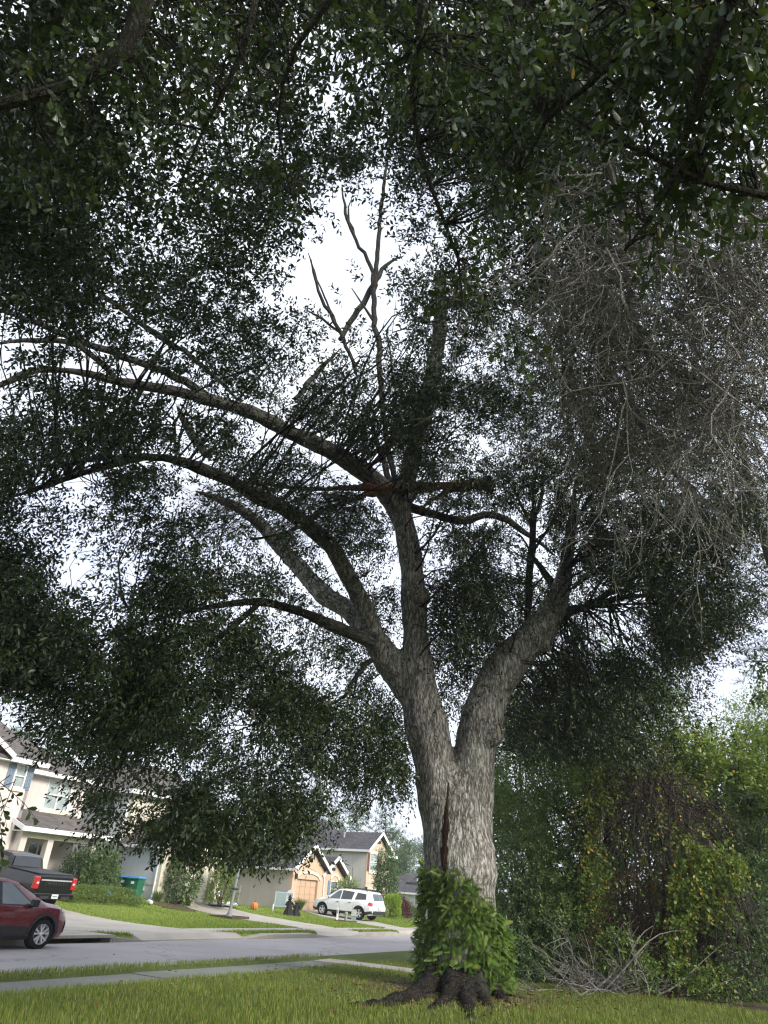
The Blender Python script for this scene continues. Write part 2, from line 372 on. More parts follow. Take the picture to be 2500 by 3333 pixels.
def strip_pieces(parent, name, u0, u1, step, v0, v1, z0f, z1f, mat, gap=.012, skip=None, jit=0.0):
    u = u0
    while u < u1 - .05:
        e = min(u + step, u1)
        if not (skip and skip((u + e) / 2)):
            j = random.uniform(-jit, jit); q = []
            for zz in (z0f, z1f):
                for (a, b) in ((u + gap / 2, v0), (e - gap / 2, v0), (e - gap / 2, v1), (u + gap / 2, v1)):
                    P = S3 * a + N3 * b; q.append((P[0], P[1], zz(a, b) + j))
            MB().add(q, [(3, 2, 1, 0), (4, 5, 6, 7), (0, 1, 5, 4), (1, 2, 6, 5), (2, 3, 7, 6), (3, 0, 4, 7)]).build(name, mat, parent)
        u = e
kb = empty('kerb', (0, 0, 0)); tag(kb, 'pale concrete kerb along the edges of the street', 'kerb', kind='structure')
def in_drive(u): return 19.4 < u < 24.7 or 29.8 < u < 33.6 or 37.9 < u < 43.4 or 60.5 < u < 65.5
def inlet(u): return 15.3 < u < 18.1
strip_pieces(kb, 'kerb_section', -20, 15.4, 2.95, -19.22, -18.80, lambda u, v: -.05, lambda u, v: .15 if v < -19 else .135, M['kerb'])
strip_pieces(kb, 'kerb_section', 18.0, 80, 1.6, -19.22, -18.80, lambda u, v: -.05, lambda u, v: (.155 if v < -19 else .14) if not in_drive(u) else (.012 if v < -19 else .008), M['kerb'])
strip_pieces(kb, 'kerb_section', -20, 90, 3.0, -12.5, -12.2, lambda u, v: -.05, lambda u, v: .14, M['kerb'])
# storm drain in the far kerb
dr = empty('storm_drain', Wp(16.7, -19.3), ANG); tag(dr, 'concrete kerb inlet with a long dark opening beside the red car', 'storm drain')
dr.location.z = 0
MB().box(-1.32, 1.32, -.50, 1.2, .125, .20).build('lid', M['kerb'], dr)
MB().box(-1.30, 1.30, 1.0, 1.15, -.3, .122).build('back_wall', M['kerb'], dr)
MB().box(-1.42, -1.23, -.48, 1.1, -.3, .19).build('side_wall', M['kerb'], dr)
MB().box(1.23, 1.42, -.48, 1.1, -.3, .19).build('side_wall', M['kerb'], dr)

# far sidewalk, drives
fs = empty('far_sidewalk', (0, 0, 0)); tag(fs, 'concrete sidewalk in front of the houses', 'sidewalk', kind='structure')
strip_pieces(fs, 'paving_slab', -12, 78, 1.5, -21.5, -20.3, lambda u, v: float(zt(u, v)) - .1, lambda u, v: float(zt(u, v)) + .03, M['concrete'], .015,
             lambda u: any(inpoly(np.array([u]), np.array([-20.9]), p)[0] for p in DRIVE.values()))
for k, p in DRIVE.items():
    # drape a fine grid clipped to the outline
    bm = bmesh.new(); vv = []
    for (a, b) in p:
        P = S3 * a + N3 * b; vv.append(bm.verts.new((P[0], P[1], 0)))
    bm.faces.new(vv)
    for vcut in list(np.arange(-35, -19.4, 1.4)) + [-19.27, -18.97]:
        P = S3 * 0 + N3 * vcut
        bmesh.ops.bisect_plane(bm, geom=bm.verts[:] + bm.edges[:] + bm.faces[:], plane_co=P, plane_no=N3)
    for v in bm.verts:
        a, b = uv(v.co); v.co.z = float(zt(a, min(b, -19.27))) + .03 if b < -19.2 else .035
    ex = bmesh.ops.extrude_face_region(bm, geom=bm.faces[:]); bmesh.ops.translate(bm, verts=[q for q in ex['geom'] if isinstance(q, bmesh.types.BMVert)], vec=(0, 0, -.16)); bmesh.ops.recalc_face_normals(bm, faces=bm.faces)
    me = bpy.data.meshes.new('driveway'); bm.to_mesh(me); bm.free(); me.materials.append(M['concrete'])
    o = put(bpy.data.objects.new('driveway', me)); tag(o, {'A': 'wide concrete driveway under the black pickup', 'B': 'concrete driveway of the cream house with the blue-lidded bins', 'C': 'concrete driveway under the white suv', 'D': 'far concrete driveway of the two-storey tan house'}[k], 'driveway', kind='structure')
# near sidewalk: slabs, then the bend behind the tree
ns = empty('near_sidewalk', (0, 0, 0)); tag(ns, 'damp grey sidewalk crossing behind the lawn near the oak', 'sidewalk', kind='structure')
strip_pieces(ns, 'paving_slab', -14, 17.6, 1.5, -11.35, -10.3, lambda u, v: .02, lambda u, v: .215, M['walk'], .015, None, .006)
path = [(-0.75, 20.75), (0.45, 20.2), (1.5, 19.55), (2.6, 18.9), (3.7, 18.4)]
for (a, b) in zip(path[:-1], path[1:]):
    d = np.array([b[0] - a[0], b[1] - a[1]]); d /= np.linalg.norm(d); o_ = np.array([-d[1], d[0]]) * .46
    a = np.array(a) + d * .008; b = np.array(b) - d * .008
    q = [(*(a - o_), .02), (*(b - o_), .02), (*(b + o_), .02), (*(a + o_), .02)]
    MB().prism(q, (0, 0, .255)).build('paving_slab', M['kerb'], ns)
q = [(*(S3 * a + N3 * b)[:2], z) for a, b, z in ((17.6, -11.35, .16), (19.3, -11.0, .16), (19.1, -12.6, .0), (17.2, -12.6, .0))]
MB().prism(q, (0, 0, .055)).build('kerb_ramp', M['kerb'], ns)
WOODFLOOR = [(3.0, 20.5), (3.9, 18.2), (6.0, 17.1), (8.0, 16.05), (14, 13.0), (45, -2), (70, 60), (20, 60), (8, 34)]
wf = bpy.data.meshes.new('woodland_floor'); wf.from_pydata([(x, y, .275) for x, y in WOODFLOOR], [], [tuple(range(len(WOODFLOOR)))]); wf.materials.append(M['mulch'])
tag(put(bpy.data.objects.new('woodland_floor', wf)), 'dark leaf litter under the thicket', 'woodland floor', kind='structure')

bs = bpy.data.meshes.new('bare_soil'); n_ = 40; bx, by = at(1500, 3190, 16.3)[:2]; V_ = []
for q_ in (1.0, .8, .6, .4, .2, .02):
    for i in range(n_):
        X_ = bx - .25 + q_ * math.cos(2 * math.pi * i / n_) * (1.75 + .35 * math.sin(3 * i) + .2 * math.sin(7.3 * i)); Y_ = by - .55 + q_ * math.sin(2 * math.pi * i / n_) * (1.35 + .25 * math.sin(2 * i + 1) + .15 * math.sin(5.1 * i)); V_.append((X_, Y_, float(zt(*uv((X_, Y_)))) + (.012 if q_ < .9 else -.01)))
bs.from_pydata(V_, [], [(k_ * n_ + i, k_ * n_ + (i + 1) % n_, (k_ + 1) * n_ + (i + 1) % n_, (k_ + 1) * n_ + i) for k_ in range(5) for i in range(n_)]); bs.materials.append(M['mulch'])
tag(put(bpy.data.objects.new('bare_soil', bs)), 'patch of bare dark soil round the roots of the oak', 'soil', kind='structure')
# ---------------------------------------------------------------- grass
def blades(P, h, wd, rng, lean=.45, segs=2):
    N = len(P); a = rng.uniform(0, 2 * np.pi, N)
    dx = np.stack([np.cos(a), np.sin(a), 0 * a], -1); sx = np.stack([-np.sin(a), np.cos(a), 0 * a], -1)
    A = np.zeros((N, 3, 3)); A[:, :, 0] = sx * wd[:, None]; A[:, :, 1] = dx * (h * lean * rng.uniform(.2, 1.6, N))[:, None]; A[:, 2, 2] = h
    if segs == 2:
        V0 = np.array([[-.5, 0, 0], [.5, 0, 0], [-.42, .35, .55], [.42, .35, .55], [0, 1.0, 1.0]]); F0 = np.array([[0, 1, 3], [0, 3, 2], [2, 3, 4]])
    else:
        V0 = np.array([[-.5, 0, 0], [.5, 0, 0], [0, .9, 1.0]]); F0 = np.array([[0, 1, 2]])
    return bake(V0, F0, P, A), len(V0)
TREE = at(1500, 3190, 16.3)[:2]
N = 290000
X = rng.uniform(-8.5, 13.5, N); Y = rng.uniform(8.4, 22, N)
keep = rng.uniform(0, 1, N) < np.clip((9.5 / Y) ** 1.7, 0, 1)
u, v = uv((X, Y))
keep &= (v > -12.3) & ~((v < -10.24) & (v > -11.42) & (u < 17.7))
keep &= ~inpoly(X, Y, [(x + .15, y + .1) for x, y in WOODFLOOR])
for a, b in zip(path[:-1], path[1:]):
    a = np.array(a); b = np.array(b); ab = b - a; t = np.clip(((X - a[0]) * ab[0] + (Y - a[1]) * ab[1]) / (ab @ ab), 0, 1)
    keep &= np.hypot(X - a[0] - t * ab[0], Y - a[1] - t * ab[1]) > .52
dt = np.hypot(X - TREE[0], (Y - TREE[1])); keep &= dt > .8
keep &= (np.abs(X) / (Y + .01) < .72)
bare = np.exp(-((X - 1.6) / 1.5) ** 2 - ((Y - 14.0) / .75) ** 2) * .75
bare = np.maximum(bare, np.exp(-((X - 3.0) / 1.1) ** 2 - ((Y - 14.6) / .8) ** 2) * .7)
bare = np.maximum(bare, np.exp(-(dt / 1.7) ** 6))
keep &= rng.uniform(0, 1, N) > bare * .82
X, Y, u, v, bare = X[keep], Y[keep], u[keep], v[keep], bare[keep]; N = len(X)
patch = np.array([noise.noise(Vector((x * .8, y * .8, 3))) for x, y in zip(X, Y)])
verge = (v < -11.2)
h = rng.uniform(.05, .105, N) * (1 + .25 * patch) * np.where(verge, 1.15, 1.0) * (1 - .45 * bare)
tint = np.clip(rng.normal(.42, .16, N) + .18 * patch + bare * rng.uniform(-.1, .9, N), 0, 1); tint = np.where(rng.uniform(0, 1, N) < .03, rng.uniform(.88, 1, N), np.minimum(tint, .95))
P = np.stack([X, Y, zt(u, v) - .005], -1)
(V, F), k = blades(P, h, rng.uniform(.006, .012, N), rng)
o = np_obj('grass', V, F, M['grass'], tint=np.repeat(tint, k)); tag(o, 'green lawn grass round the big oak and along the near verge', 'grass', kind='stuff')
N = 150000
u = 12 + 62 * rng.uniform(0, 1, N) ** 1.35; v = -19.25 - 15.5 * rng.uniform(0, 1, N) ** 1.5
keep = ~((v < -20.2) & (v > -21.6))
for p in DRIVE.values(): keep &= ~inpoly(u, v, p)
keep &= ~((u > 32.8) & (u < 38.5) & (v < -31.7)) & ~((u > 47.7) & (u < 57) & (v < -33)) & ~((v > -20.4) & (u > 15.2) & (u < 18.1) & (v > -20.4) & (v > -20.0))
u, v = u[keep], v[keep]; N = len(u)
P = u[:, None] * S3 + v[:, None] * N3; P[:, 2] = zt(u, v) - .005
pt = np.array([noise.noise(Vector((a * .35, b * .5, 8))) for a, b in zip(u, v)])
tint = np.clip(rng.normal(.45, .15, N) + .3 * pt, 0, 1)
verge = v > -20.2
(V, F), k = blades(P, rng.uniform(.05, .10, N) * np.where(verge, 1.25, 1.0), rng.uniform(.018, .034, N), rng, .5, 1)
o = np_obj('far_grass', V, F, M['fargrass'], tint=np.repeat(tint, k)); tag(o, 'bright green grass on the lawns across the street', 'grass', kind='stuff')
# ---------------------------------------------------------------- foliage kit
LEAF_V = np.array([[0, 0, 0], [.56, .5, .22], [1, 0, -.10], [.50, -.5, .16]]); LEAF_F = np.array([[0, 2, 1], [0, 3, 2]])
_t = np.array([0, .22, .5, .8, 1.0]); _w = np.array([.04, .20, .42, .44, 0.0])
BIG_V = []; BIG_F = []
for i, (a, b) in enumerate(zip(_t, _w)):
    z = -.20 * a * a + .05 * math.sin(6 * a)
    BIG_V += [[a, 0, z], [a, b, z + .16 * b], [a, -b, z + .16 * b]]
for i in range(4):
    c = 3 * i; BIG_F += [[c, c + 3, c + 4], [c, c + 4, c + 1], [c, c + 5, c + 3], [c, c + 2, c + 5]]
BIG_V = np.array(BIG_V); BIG_F = np.array(BIG_F)
HEART_V = np.array([[0, 0, 0], [.12, .42, .06], [.55, .40, .04], [1, 0, -.1], [.55, -.40, .04], [.12, -.42, .06]]); HEART_F = np.array([[0, 2, 1], [0, 3, 2], [0, 4, 3], [0, 5, 4]])
NEED_V = np.array([[0, -.5, 0], [0, .5, 0], [1, 0, -.1]]); NEED_F = np.array([[0, 1, 2]])
def twig_leaves(P, D, L, k, ll, lw, rng, droop=.25, spread=.9, flat=.7):
    """k leaves in a spiral along each twig -> positions and axes"""
    n = len(P); j = np.arange(k); t = (j + 1.2) / (k + .4)
    t = np.clip(t[None] + rng.normal(0, .04, (n, k)), .1, 1.02)
    L = np.broadcast_to(np.asarray(L, float), (n,))
    pos = P[:, None] + D[:, None] * (L[:, None] * t)[..., None]; pos[..., 2] -= droop * L[:, None] * t ** 2
    r = nrm(rng.normal(size=(n, 3))); e1 = nrm(np.cross(D, r)); e2 = np.cross(D, e1)
    a = j[None] * 2.4 + rng.uniform(0, 6.28, (n, 1)) + rng.normal(0, .35, (n, k))
    pr = e1[:, None] * np.cos(a)[..., None] + e2[:, None] * np.sin(a)[..., None]
    d = nrm(D[:, None] * (.35 + .8 * t[..., None] ** 2) + pr * spread + np.array([0, 0, -droop]) + rng.normal(0, .15, (n, k, 3)))
    up = nrm(np.array([0, 0, flat]) + rng.normal(0, .55, (n, k, 3)))
    sd = nrm(np.cross(up, d)); nn = np.cross(d, sd)
    s = rng.uniform(.72, 1.2, (n, k, 1)); A = np.stack([d * ll * s, sd * lw * s * rng.uniform(.85, 1.15, (n, k, 1)), nn * lw * s], -1)
    return pos.reshape(-1, 3), A.reshape(-1, 3, 3)
def leaf_obj(name, P, D, L, k, ll, lw, mat, parent, rng, shape='leaf', tint=(.45, .2), **kw):
    pos, A = twig_leaves(P, D, L, k, ll, lw, rng, **kw)
    V0, F0 = {'leaf': (LEAF_V, LEAF_F), 'big': (BIG_V, BIG_F), 'heart': (HEART_V, HEART_F), 'needle': (NEED_V, NEED_F)}[shape]
    V, F = bake(V0, F0, pos, A)
    tw = rng.normal(tint[0], tint[1] * .7, len(P)); ti = np.clip(np.repeat(tw, k) + rng.normal(0, tint[1], len(pos)), 0, 1)
    if parent is not None: V = V - np.array(parent.location)
    return np_obj(name, V, F, mat, parent, tint=np.repeat(ti, len(V0)))
def smooth_path(pts, rad, step=.25):
    pts = np.asarray(pts, float); rad = np.asarray(rad, float); n = len(pts)
    if n < 3: return pts, rad
    out = []; ro = []
    for i in range(n - 1):
        p0, p1, p2, p3 = pts[max(i - 1, 0)], pts[i], pts[i + 1], pts[min(i + 2, n - 1)]
        m = max(1, int(np.linalg.norm(p2 - p1) / step))
        for q in range(m):
            t = q / m
            out.append(.5 * ((2 * p1) + (p2 - p0) * t + (2 * p0 - 5 * p1 + 4 * p2 - p3) * t * t + (3 * p1 - p0 - 3 * p2 + p3) * t ** 3)); ro.append(rad[i] * (1 - t) + rad[i + 1] * t)
    out.append(pts[-1]); ro.append(rad[-1]); return np.array(out), np.array(ro)
def wiggly(p, q, n, amp, sag=0.0):
    p = np.asarray(p, float); q = np.asarray(q, float); L = np.linalg.norm(q - p); o = rng.normal(size=(2, 3))
    t = np.linspace(0, 1, n)[:, None]
    return p + (q - p) * t + np.sin(t * math.pi) * o[0] * amp * L + np.sin(t * 2 * math.pi) * o[1] * amp * .6 * L + np.array([0, 0, -1]) * sag * L * np.sin(t * math.pi)
def limb(nodes):
    """nodes: (x, y, half width, distance forward) read off at the scale of a 1659 px wide print"""
    P = np.array([at(x * Q, y * Q, Y) for x, y, h, Y in nodes])
    r = np.array([h * Q * depth_of(p) / FPX for p, (x, y, h, Y) in zip(P, nodes)])
    return P, r

# ---------------------------------------------------------------- the big oak
T = 16.3
LIMBS = {
 'stem': [(1002, 2165, 100, T), (1000, 2110, 88, T), (998, 2020, 80, T), (995, 1920, 77, T), (993, 1830, 74, T), (990, 1760, 64, T), (986, 1700, 48, T), (984, 1640, 22, T)],
 'right': [(1010, 1830, 58, T), (1014, 1730, 50, T), (1022, 1650, 48, T), (1032, 1590, 46, T), (1048, 1530, 44, T), (1074, 1468, 41, T), (1115, 1412, 39, T + .1), (1164, 1364, 35, T + .2), (1193, 1315, 28, T + .3), (1212, 1270, 20, T + .4), (1226, 1200, 14, T + .5), (1236, 1120, 10, T + .5), (1242, 1040, 8, T + .3)],
 'left': [(975, 1860, 58, T), (958, 1760, 50, T), (942, 1680, 45, T), (930, 1610, 45, T), (914, 1535, 45, T), (904, 1475, 41, T), (898, 1400, 29, T), (895, 1300, 27, T), (887, 1205, 25, T), (869, 1125, 25, T - .1), (850, 1082, 25, T - .2), (812, 1042, 22, T - .4), (770, 1008, 20, T - .7), (690, 962, 18, T - 1.1), (620, 930, 16, T - 1.5), (540, 890, 15, T - 1.9), (460, 866, 14, T - 2.3), (380, 846, 12, T - 2.7), (260, 825, 10, T - 3.2), (170, 804, 9, T - 3.6), (80, 800, 8, T - 3.9), (0, 832, 7, T - 4.2), (-90, 860, 5, T - 4.5)],
 'lead': [(866, 1110, 22, T), (876, 1050, 19, T + .1), (896, 960, 18, T + .2), (913, 885, 17, T + .3), (935, 800, 16, T + .3), (948, 730, 15, T + .3), (952, 660, 15, T + .3), (950, 592, 13, T + .3)],
 'low': [(905, 1520, 34, T), (880, 1485, 33, T + .1), (838, 1424, 31, T + .1), (803, 1372, 28, T + .2), (760, 1322, 22, T + .5), (700, 1285, 20, T + .9), (650, 1230, 19, T + 1.2), (600, 1175, 16, T + 1.4), (560, 1130, 14, T + 1.5), (500, 1090, 10, T + 1.5), (420, 1060, 8, T + 1.4)],
 'sweep': [(822, 1405, 22, T), (800, 1340, 21, T - .1), (772, 1282, 19, T - .3), (735, 1212, 18, T - .6), (700, 1165, 18, T - .9), (620, 1102, 17, T - 1.4), (560, 1075, 16, T - 1.8), (500, 1040, 14, T - 2.2), (430, 1010, 13, T - 2.6), (380, 994, 11, T - 2.9), (320, 986, 10, T - 3.2), (250, 1000, 9, T - 3.6), (170, 1025, 8, T - 4.0), (90, 1052, 7, T - 4.3), (-20, 1090, 5, T - 4.7)],
 'skirt': [(812, 1388, 18, T), (720, 1352, 14, T - .5), (650, 1322, 11, T - .9), (560, 1300, 9, T - 1.5), (460, 1310, 7, T - 2.2), (360, 1332, 6, T - 2.9), (250, 1372, 5, T - 3.6), (120, 1430, 4, T - 4.2)],
}
THIN = [
 [(470, 868, 10, T - 2.2), (400, 826, 9, T - 2.5), (330, 792, 8, T - 2.8), (240, 760, 8, T - 3.1), (160, 732, 7, T - 3.4), (60, 690, 6, T - 3.8), (-60, 655, 5, T - 4.2)],
 [(262, 826, 7, T - 3.2), (170, 748, 6, T - 3.6), (80, 735, 6, T - 3.9), (-30, 745, 5, T - 4.2)],
 [(178, 610, 3, T - 3.6), (260, 665, 5, T - 3.2), (330, 718, 5, T - 2.9), (420, 775, 6, T - 2.4), (520, 870, 7, T - 2.0)],
 [(215, 640, 3, T - 3.4), (350, 725, 4, T - 2.9), (470, 800, 5, T - 2.3)],
 [(390, 996, 7, T - 2.8), (310, 988, 7, T - 3.2), (220, 990, 6, T - 3.6), (130, 1005, 5, T - 4.0), (30, 1015, 4, T - 4.4)],
 [(862, 1075, 9, T), (842, 990, 9, T), (830, 900, 8, T), (823, 830, 9, T), (818, 760, 9, T), (809, 680, 8, T), (807, 630, 8, T), (815, 560, 7, T - .1), (821, 470, 6, T - .2), (832, 380, 5, T - .4), (850, 250, 4, T - .8)],
 [(845, 1060, 7, T), (832, 1000, 7, T), (815, 960, 6, T), (800, 900, 4, T)],
 [(806, 642, 7, T), (800, 575, 6, T - .1), (770, 520, 5, T - .2), (746, 460, 5, T - .3), (738, 400, 4, T - .5)],
 [(766, 505, 3, T - .2), (752, 460, 3, T - .3), (762, 420, 2, T - .3)],
 [(735, 735, 7, T + .2), (765, 682, 9, T + .2), (800, 628, 9, T + .2), (832, 575, 6, T + .2), (870, 555, 4, T + .2)],
 [(770, 808, 5, T), (748, 745, 6, T), (722, 692, 6, T - .1), (695, 645, 5, T - .3), (675, 590, 4, T - .5), (668, 545, 3, T - .7)],
 [(745, 735, 4, T), (700, 640, 3, T - .2), (672, 560, 2, T - .5)],
 [(805, 695, 5, T), (762, 622, 4, T - .1)], [(742, 728, 4, T), (700, 690, 4, T), (658, 665, 3, T)],
 [(884, 1095, 11, T), (940, 1113, 9, T + .4), (1000, 1125, 9, T + .8), (1060, 1112, 8, T + 1.2), (1120, 1140, 7, T + 1.6), (1200, 1200, 5, T + 2)],
 [(1140, 1335, 8, T + .3), (1146, 1200, 8, T + .3), (1152, 1130, 7, T + .3), (1168, 1080, 5, T + .3), (1180, 990, 4, T + .2)],
 [(1150, 1145, 4, T + .3), (1120, 1080, 3, T + .3), (1085, 1010, 2, T + .2)], [(1155, 1130, 4, T + .3), (1150, 1060, 3, T + .2), (1160, 1000, 2, T + .1)],
 [(1186, 1345, 15, T + .3), (1260, 1310, 9, T + .6), (1350, 1290, 6, T + .8), (1450, 1290, 4, T + 1.0)],
 [(1205, 1290, 11, T + .4), (1180, 1240, 8, T + .9), (1140, 1180, 6, T + 1.2)],
 [(640, 1405, 4, T - 2), (600, 1425, 5, T - 2.6), (580, 1480, 5, T - 3), (562, 1560, 4, T - 3.4), (556, 1640, 3, T - 3.6)],
 [(805, 1425, 6, T - .1), (770, 1455, 5, T - .4), (745, 1500, 4, T - .6), (700, 1530, 3, T - .9)], [(775, 1450, 4, T - .4), (760, 1520, 3, T - .5)],
 [(560, 1302, 7, T - 1.5), (470, 1380, 6, T - 2.5), (350, 1440, 5, T - 3.2), (230, 1480, 4, T - 3.9)],
 [(640, 860, 5, T - .4), (690, 800, 6, T), (730, 760, 5, T + .2)],
 [(600, 1180, 9, T + 1.4), (570, 1140, 8, T + 1.4), (520, 1115, 7, T + 1.4)], [(452, 985, 9, T + .6), (410, 930, 10, T + .6), (385, 880, 9, T + .7)],
]
base = at(1003 * Q, 2150 * Q, T); base = np.array([base[0], base[1], .25])
oak = empty('oak_tree', base); tag(oak, 'large spreading oak with forked grey trunk and ferns round its foot', 'tree')
tb = MB(); SK = []; LP = []; LR = []
for nm, nodes in LIMBS.items():
    P, r = limb(nodes)
    if nm != 'lead' and nm != 'stem': r[-1] *= .4
    P, r = smooth_path(P, r, .22)
    ph = random.uniform(0, 9); r = r * (1 + .05 * np.sin(np.arange(len(r)) * 1.1 + ph) + .03 * np.sin(np.arange(len(r)) * 2.7 + ph))
    tb.tube(P, r, 20); SK.append((P, r)); LP.append(P); LR.append(r)
tm = tb.mesh('trunk', None)
to = put(bpy.data.objects.new('trunk', tm)); md = to.modifiers.new('r', 'REMESH'); md.mode = 'VOXEL'; md.voxel_size = .048; md.use_smooth_shade = True
sm = to.modifiers.new('s', 'SMOOTH'); sm.iterations = 5; sm.factor = .5
dg = bpy.context.evaluated_depsgraph_get(); me = bpy.data.meshes.new_from_object(to.evaluated_get(dg))
bpy.data.objects.remove(to)
V = np.empty(len(me.vertices) * 3, np.float32); me.vertices.foreach_get('co', V); V = V.reshape(-1, 3).astype(float)
Nn = np.empty(len(me.vertices) * 3, np.float32); me.vertices.foreach_get('normal', Nn); Nn = Nn.reshape(-1, 3)
pts = []; frames = []; arcs = []
for P, r in SK:
    d = np.linalg.norm(np.diff(P, axis=0), axis=1); arc = np.concatenate([[0], np.cumsum(d)]) + random.uniform(0, 50)
    ref = None
    for i in range(len(P)):
        t = Vector(P[min(i + 1, len(P) - 1)] - P[max(i - 1, 0)]).normalized()
        if ref is None: ref = t.orthogonal().normalized() if abs(t.z) < .9 else Vector((1, 0, 0))
        ref = (ref - t * ref.dot(t)).normalized(); b = t.cross(ref)
        pts.append(P[i]); frames.append(np.array([ref, b, t])); arcs.append(arc[i])
kd = kdtree.KDTree(len(pts))
for i, p in enumerate(pts): kd.insert(p, i)
kd.balance()
ni = np.array([kd.find(p)[1] for p in V]); pts = np.array(pts); frames = np.array(frames); arcs = np.array(arcs)
bc = np.einsum('nij,nj->ni', frames[ni], V - pts[ni]); bc[:, 2] += arcs[ni]
up_ = np.abs(frames[ni][:, 2, 2]) > .70; bc[up_] = V[up_]
dsp = np.array([noise.noise(Vector((b[0] * 8, b[1] * 8, b[2] * 2.5))) * .014 + noise.noise(Vector((b[0] * 2, b[1] * 2, b[2] * .9))) * .03 for b in V])
V = V + Nn * dsp[:, None]
me.vertices.foreach_set('co', np.ascontiguousarray(V - base, np.float32).ravel())
a = me.attributes.new('bc', 'FLOAT_VECTOR', 'POINT'); a.data.foreach_set('vector', np.ascontiguousarray(bc, np.float32).ravel())
skr = np.concatenate([r_ for _, r_ in SK]); skz = np.clip((skr - .13) / .13, 0, 1) * np.clip((13.0 - pts[:, 2]) / 4.0, 0, 1)  # high and thin limbs darkened in colour to stand for canopy shade
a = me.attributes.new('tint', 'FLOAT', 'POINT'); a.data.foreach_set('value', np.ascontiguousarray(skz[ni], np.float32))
BVH = BVHTree.FromPolygons([tuple(p) for p in V], [tuple(p.vertices) for p in me.polygons])
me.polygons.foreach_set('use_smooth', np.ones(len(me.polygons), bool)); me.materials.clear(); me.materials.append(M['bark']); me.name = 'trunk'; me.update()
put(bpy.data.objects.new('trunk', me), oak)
bb = MB()
for nodes in THIN:
    P, r = limb(nodes); r[-1] *= .35; r = r * (.72 if nodes[-1][1] < 720 and 600 < nodes[-1][0] < 900 else 1.0); P, r = smooth_path(P, r, .25); P = P + rng.normal(0, .022, P.shape); bb.tube(P - base, r, 7); LP.append(P); LR.append(r)
# roots
def gq(x, y, z=.27):
    d = ray(x * Q, y * Q); return CAM + d * ((z - CAM[2]) / d[2])
rb = MB()
for nodes in ([(968, 2100, .36), (930, 2142, .22), (892, 2157, .165), (852, 2167, .135), (812, 2171, .10), (775, 2171, .075), (738, 2175, .05), (712, 2178, .03)],
              [(985, 2105, .30), (972, 2152, .16), (952, 2170, .10), (925, 2180, .06), (905, 2186, .03)],
              [(1000, 2105, .34), (1006, 2152, .20), (1011, 2172, .13), (1015, 2190, .085), (1019, 2215, .06), (1022, 2245, .04), (1020, 2275, .02)],
              [(1020, 2105, .32), (1036, 2155, .17), (1048, 2170, .11), (1064, 2182, .07), (1082, 2190, .03)],
              [(1035, 2100, .34), (1062, 2146, .18), (1082, 2160, .12), (1102, 2171, .08), (1126, 2180, .05), (1150, 2184, .03)],
              [(1045, 2095, .34), (1078, 2138, .17), (1096, 2150, .10), (1116, 2156, .06), (1140, 2160, .03)]):
    P = []
    for i, (x, y, r_) in enumerate(nodes):
        p = at(x * Q, y * Q, T - .12) if i == 0 else gq(x, y); p[2] = (.85, .36)[i] if i < 2 else .225 + r_ * .30; P.append(p)
    P, r = smooth_path(P, [n_[2] for n_ in nodes], .10); P[3:] += rng.normal(0, .018, P[3:].shape); r = r * (1 + .08 * rng.normal(size=len(r)))
    rb.tube(P - base, r, 14)
ro = put(bpy.data.objects.new('root', rb.mesh('root', None))); md = ro.modifiers.new('r', 'REMESH'); md.mode = 'VOXEL'; md.voxel_size = .042
sm = ro.modifiers.new('s', 'SMOOTH'); sm.iterations = 4; sm.factor = .5
me = bpy.data.meshes.new_from_object(ro.evaluated_get(bpy.context.evaluated_depsgraph_get())); bpy.data.objects.remove(ro)
rv = np.empty(len(me.vertices) * 3, np.float32); me.vertices.foreach_get('co', rv); rv = rv.reshape(-1, 3).astype(float); rn = np.empty(len(me.vertices) * 3, np.float32); me.vertices.foreach_get('normal', rn); rn = rn.reshape(-1, 3)
rv += rn * np.array([noise.noise(Vector(p) * 16) * .020 + noise.noise(Vector(p) * 7) * .034 + noise.noise(Vector(p) * 2.5) * .02 for p in rv])[:, None]; me.vertices.foreach_set('co', np.ascontiguousarray(rv, np.float32).ravel())
me.polygons.foreach_set('use_smooth', np.ones(len(me.polygons), bool)); me.materials.append(M['root']); me.update(); put(bpy.data.objects.new('roots', me), oak)
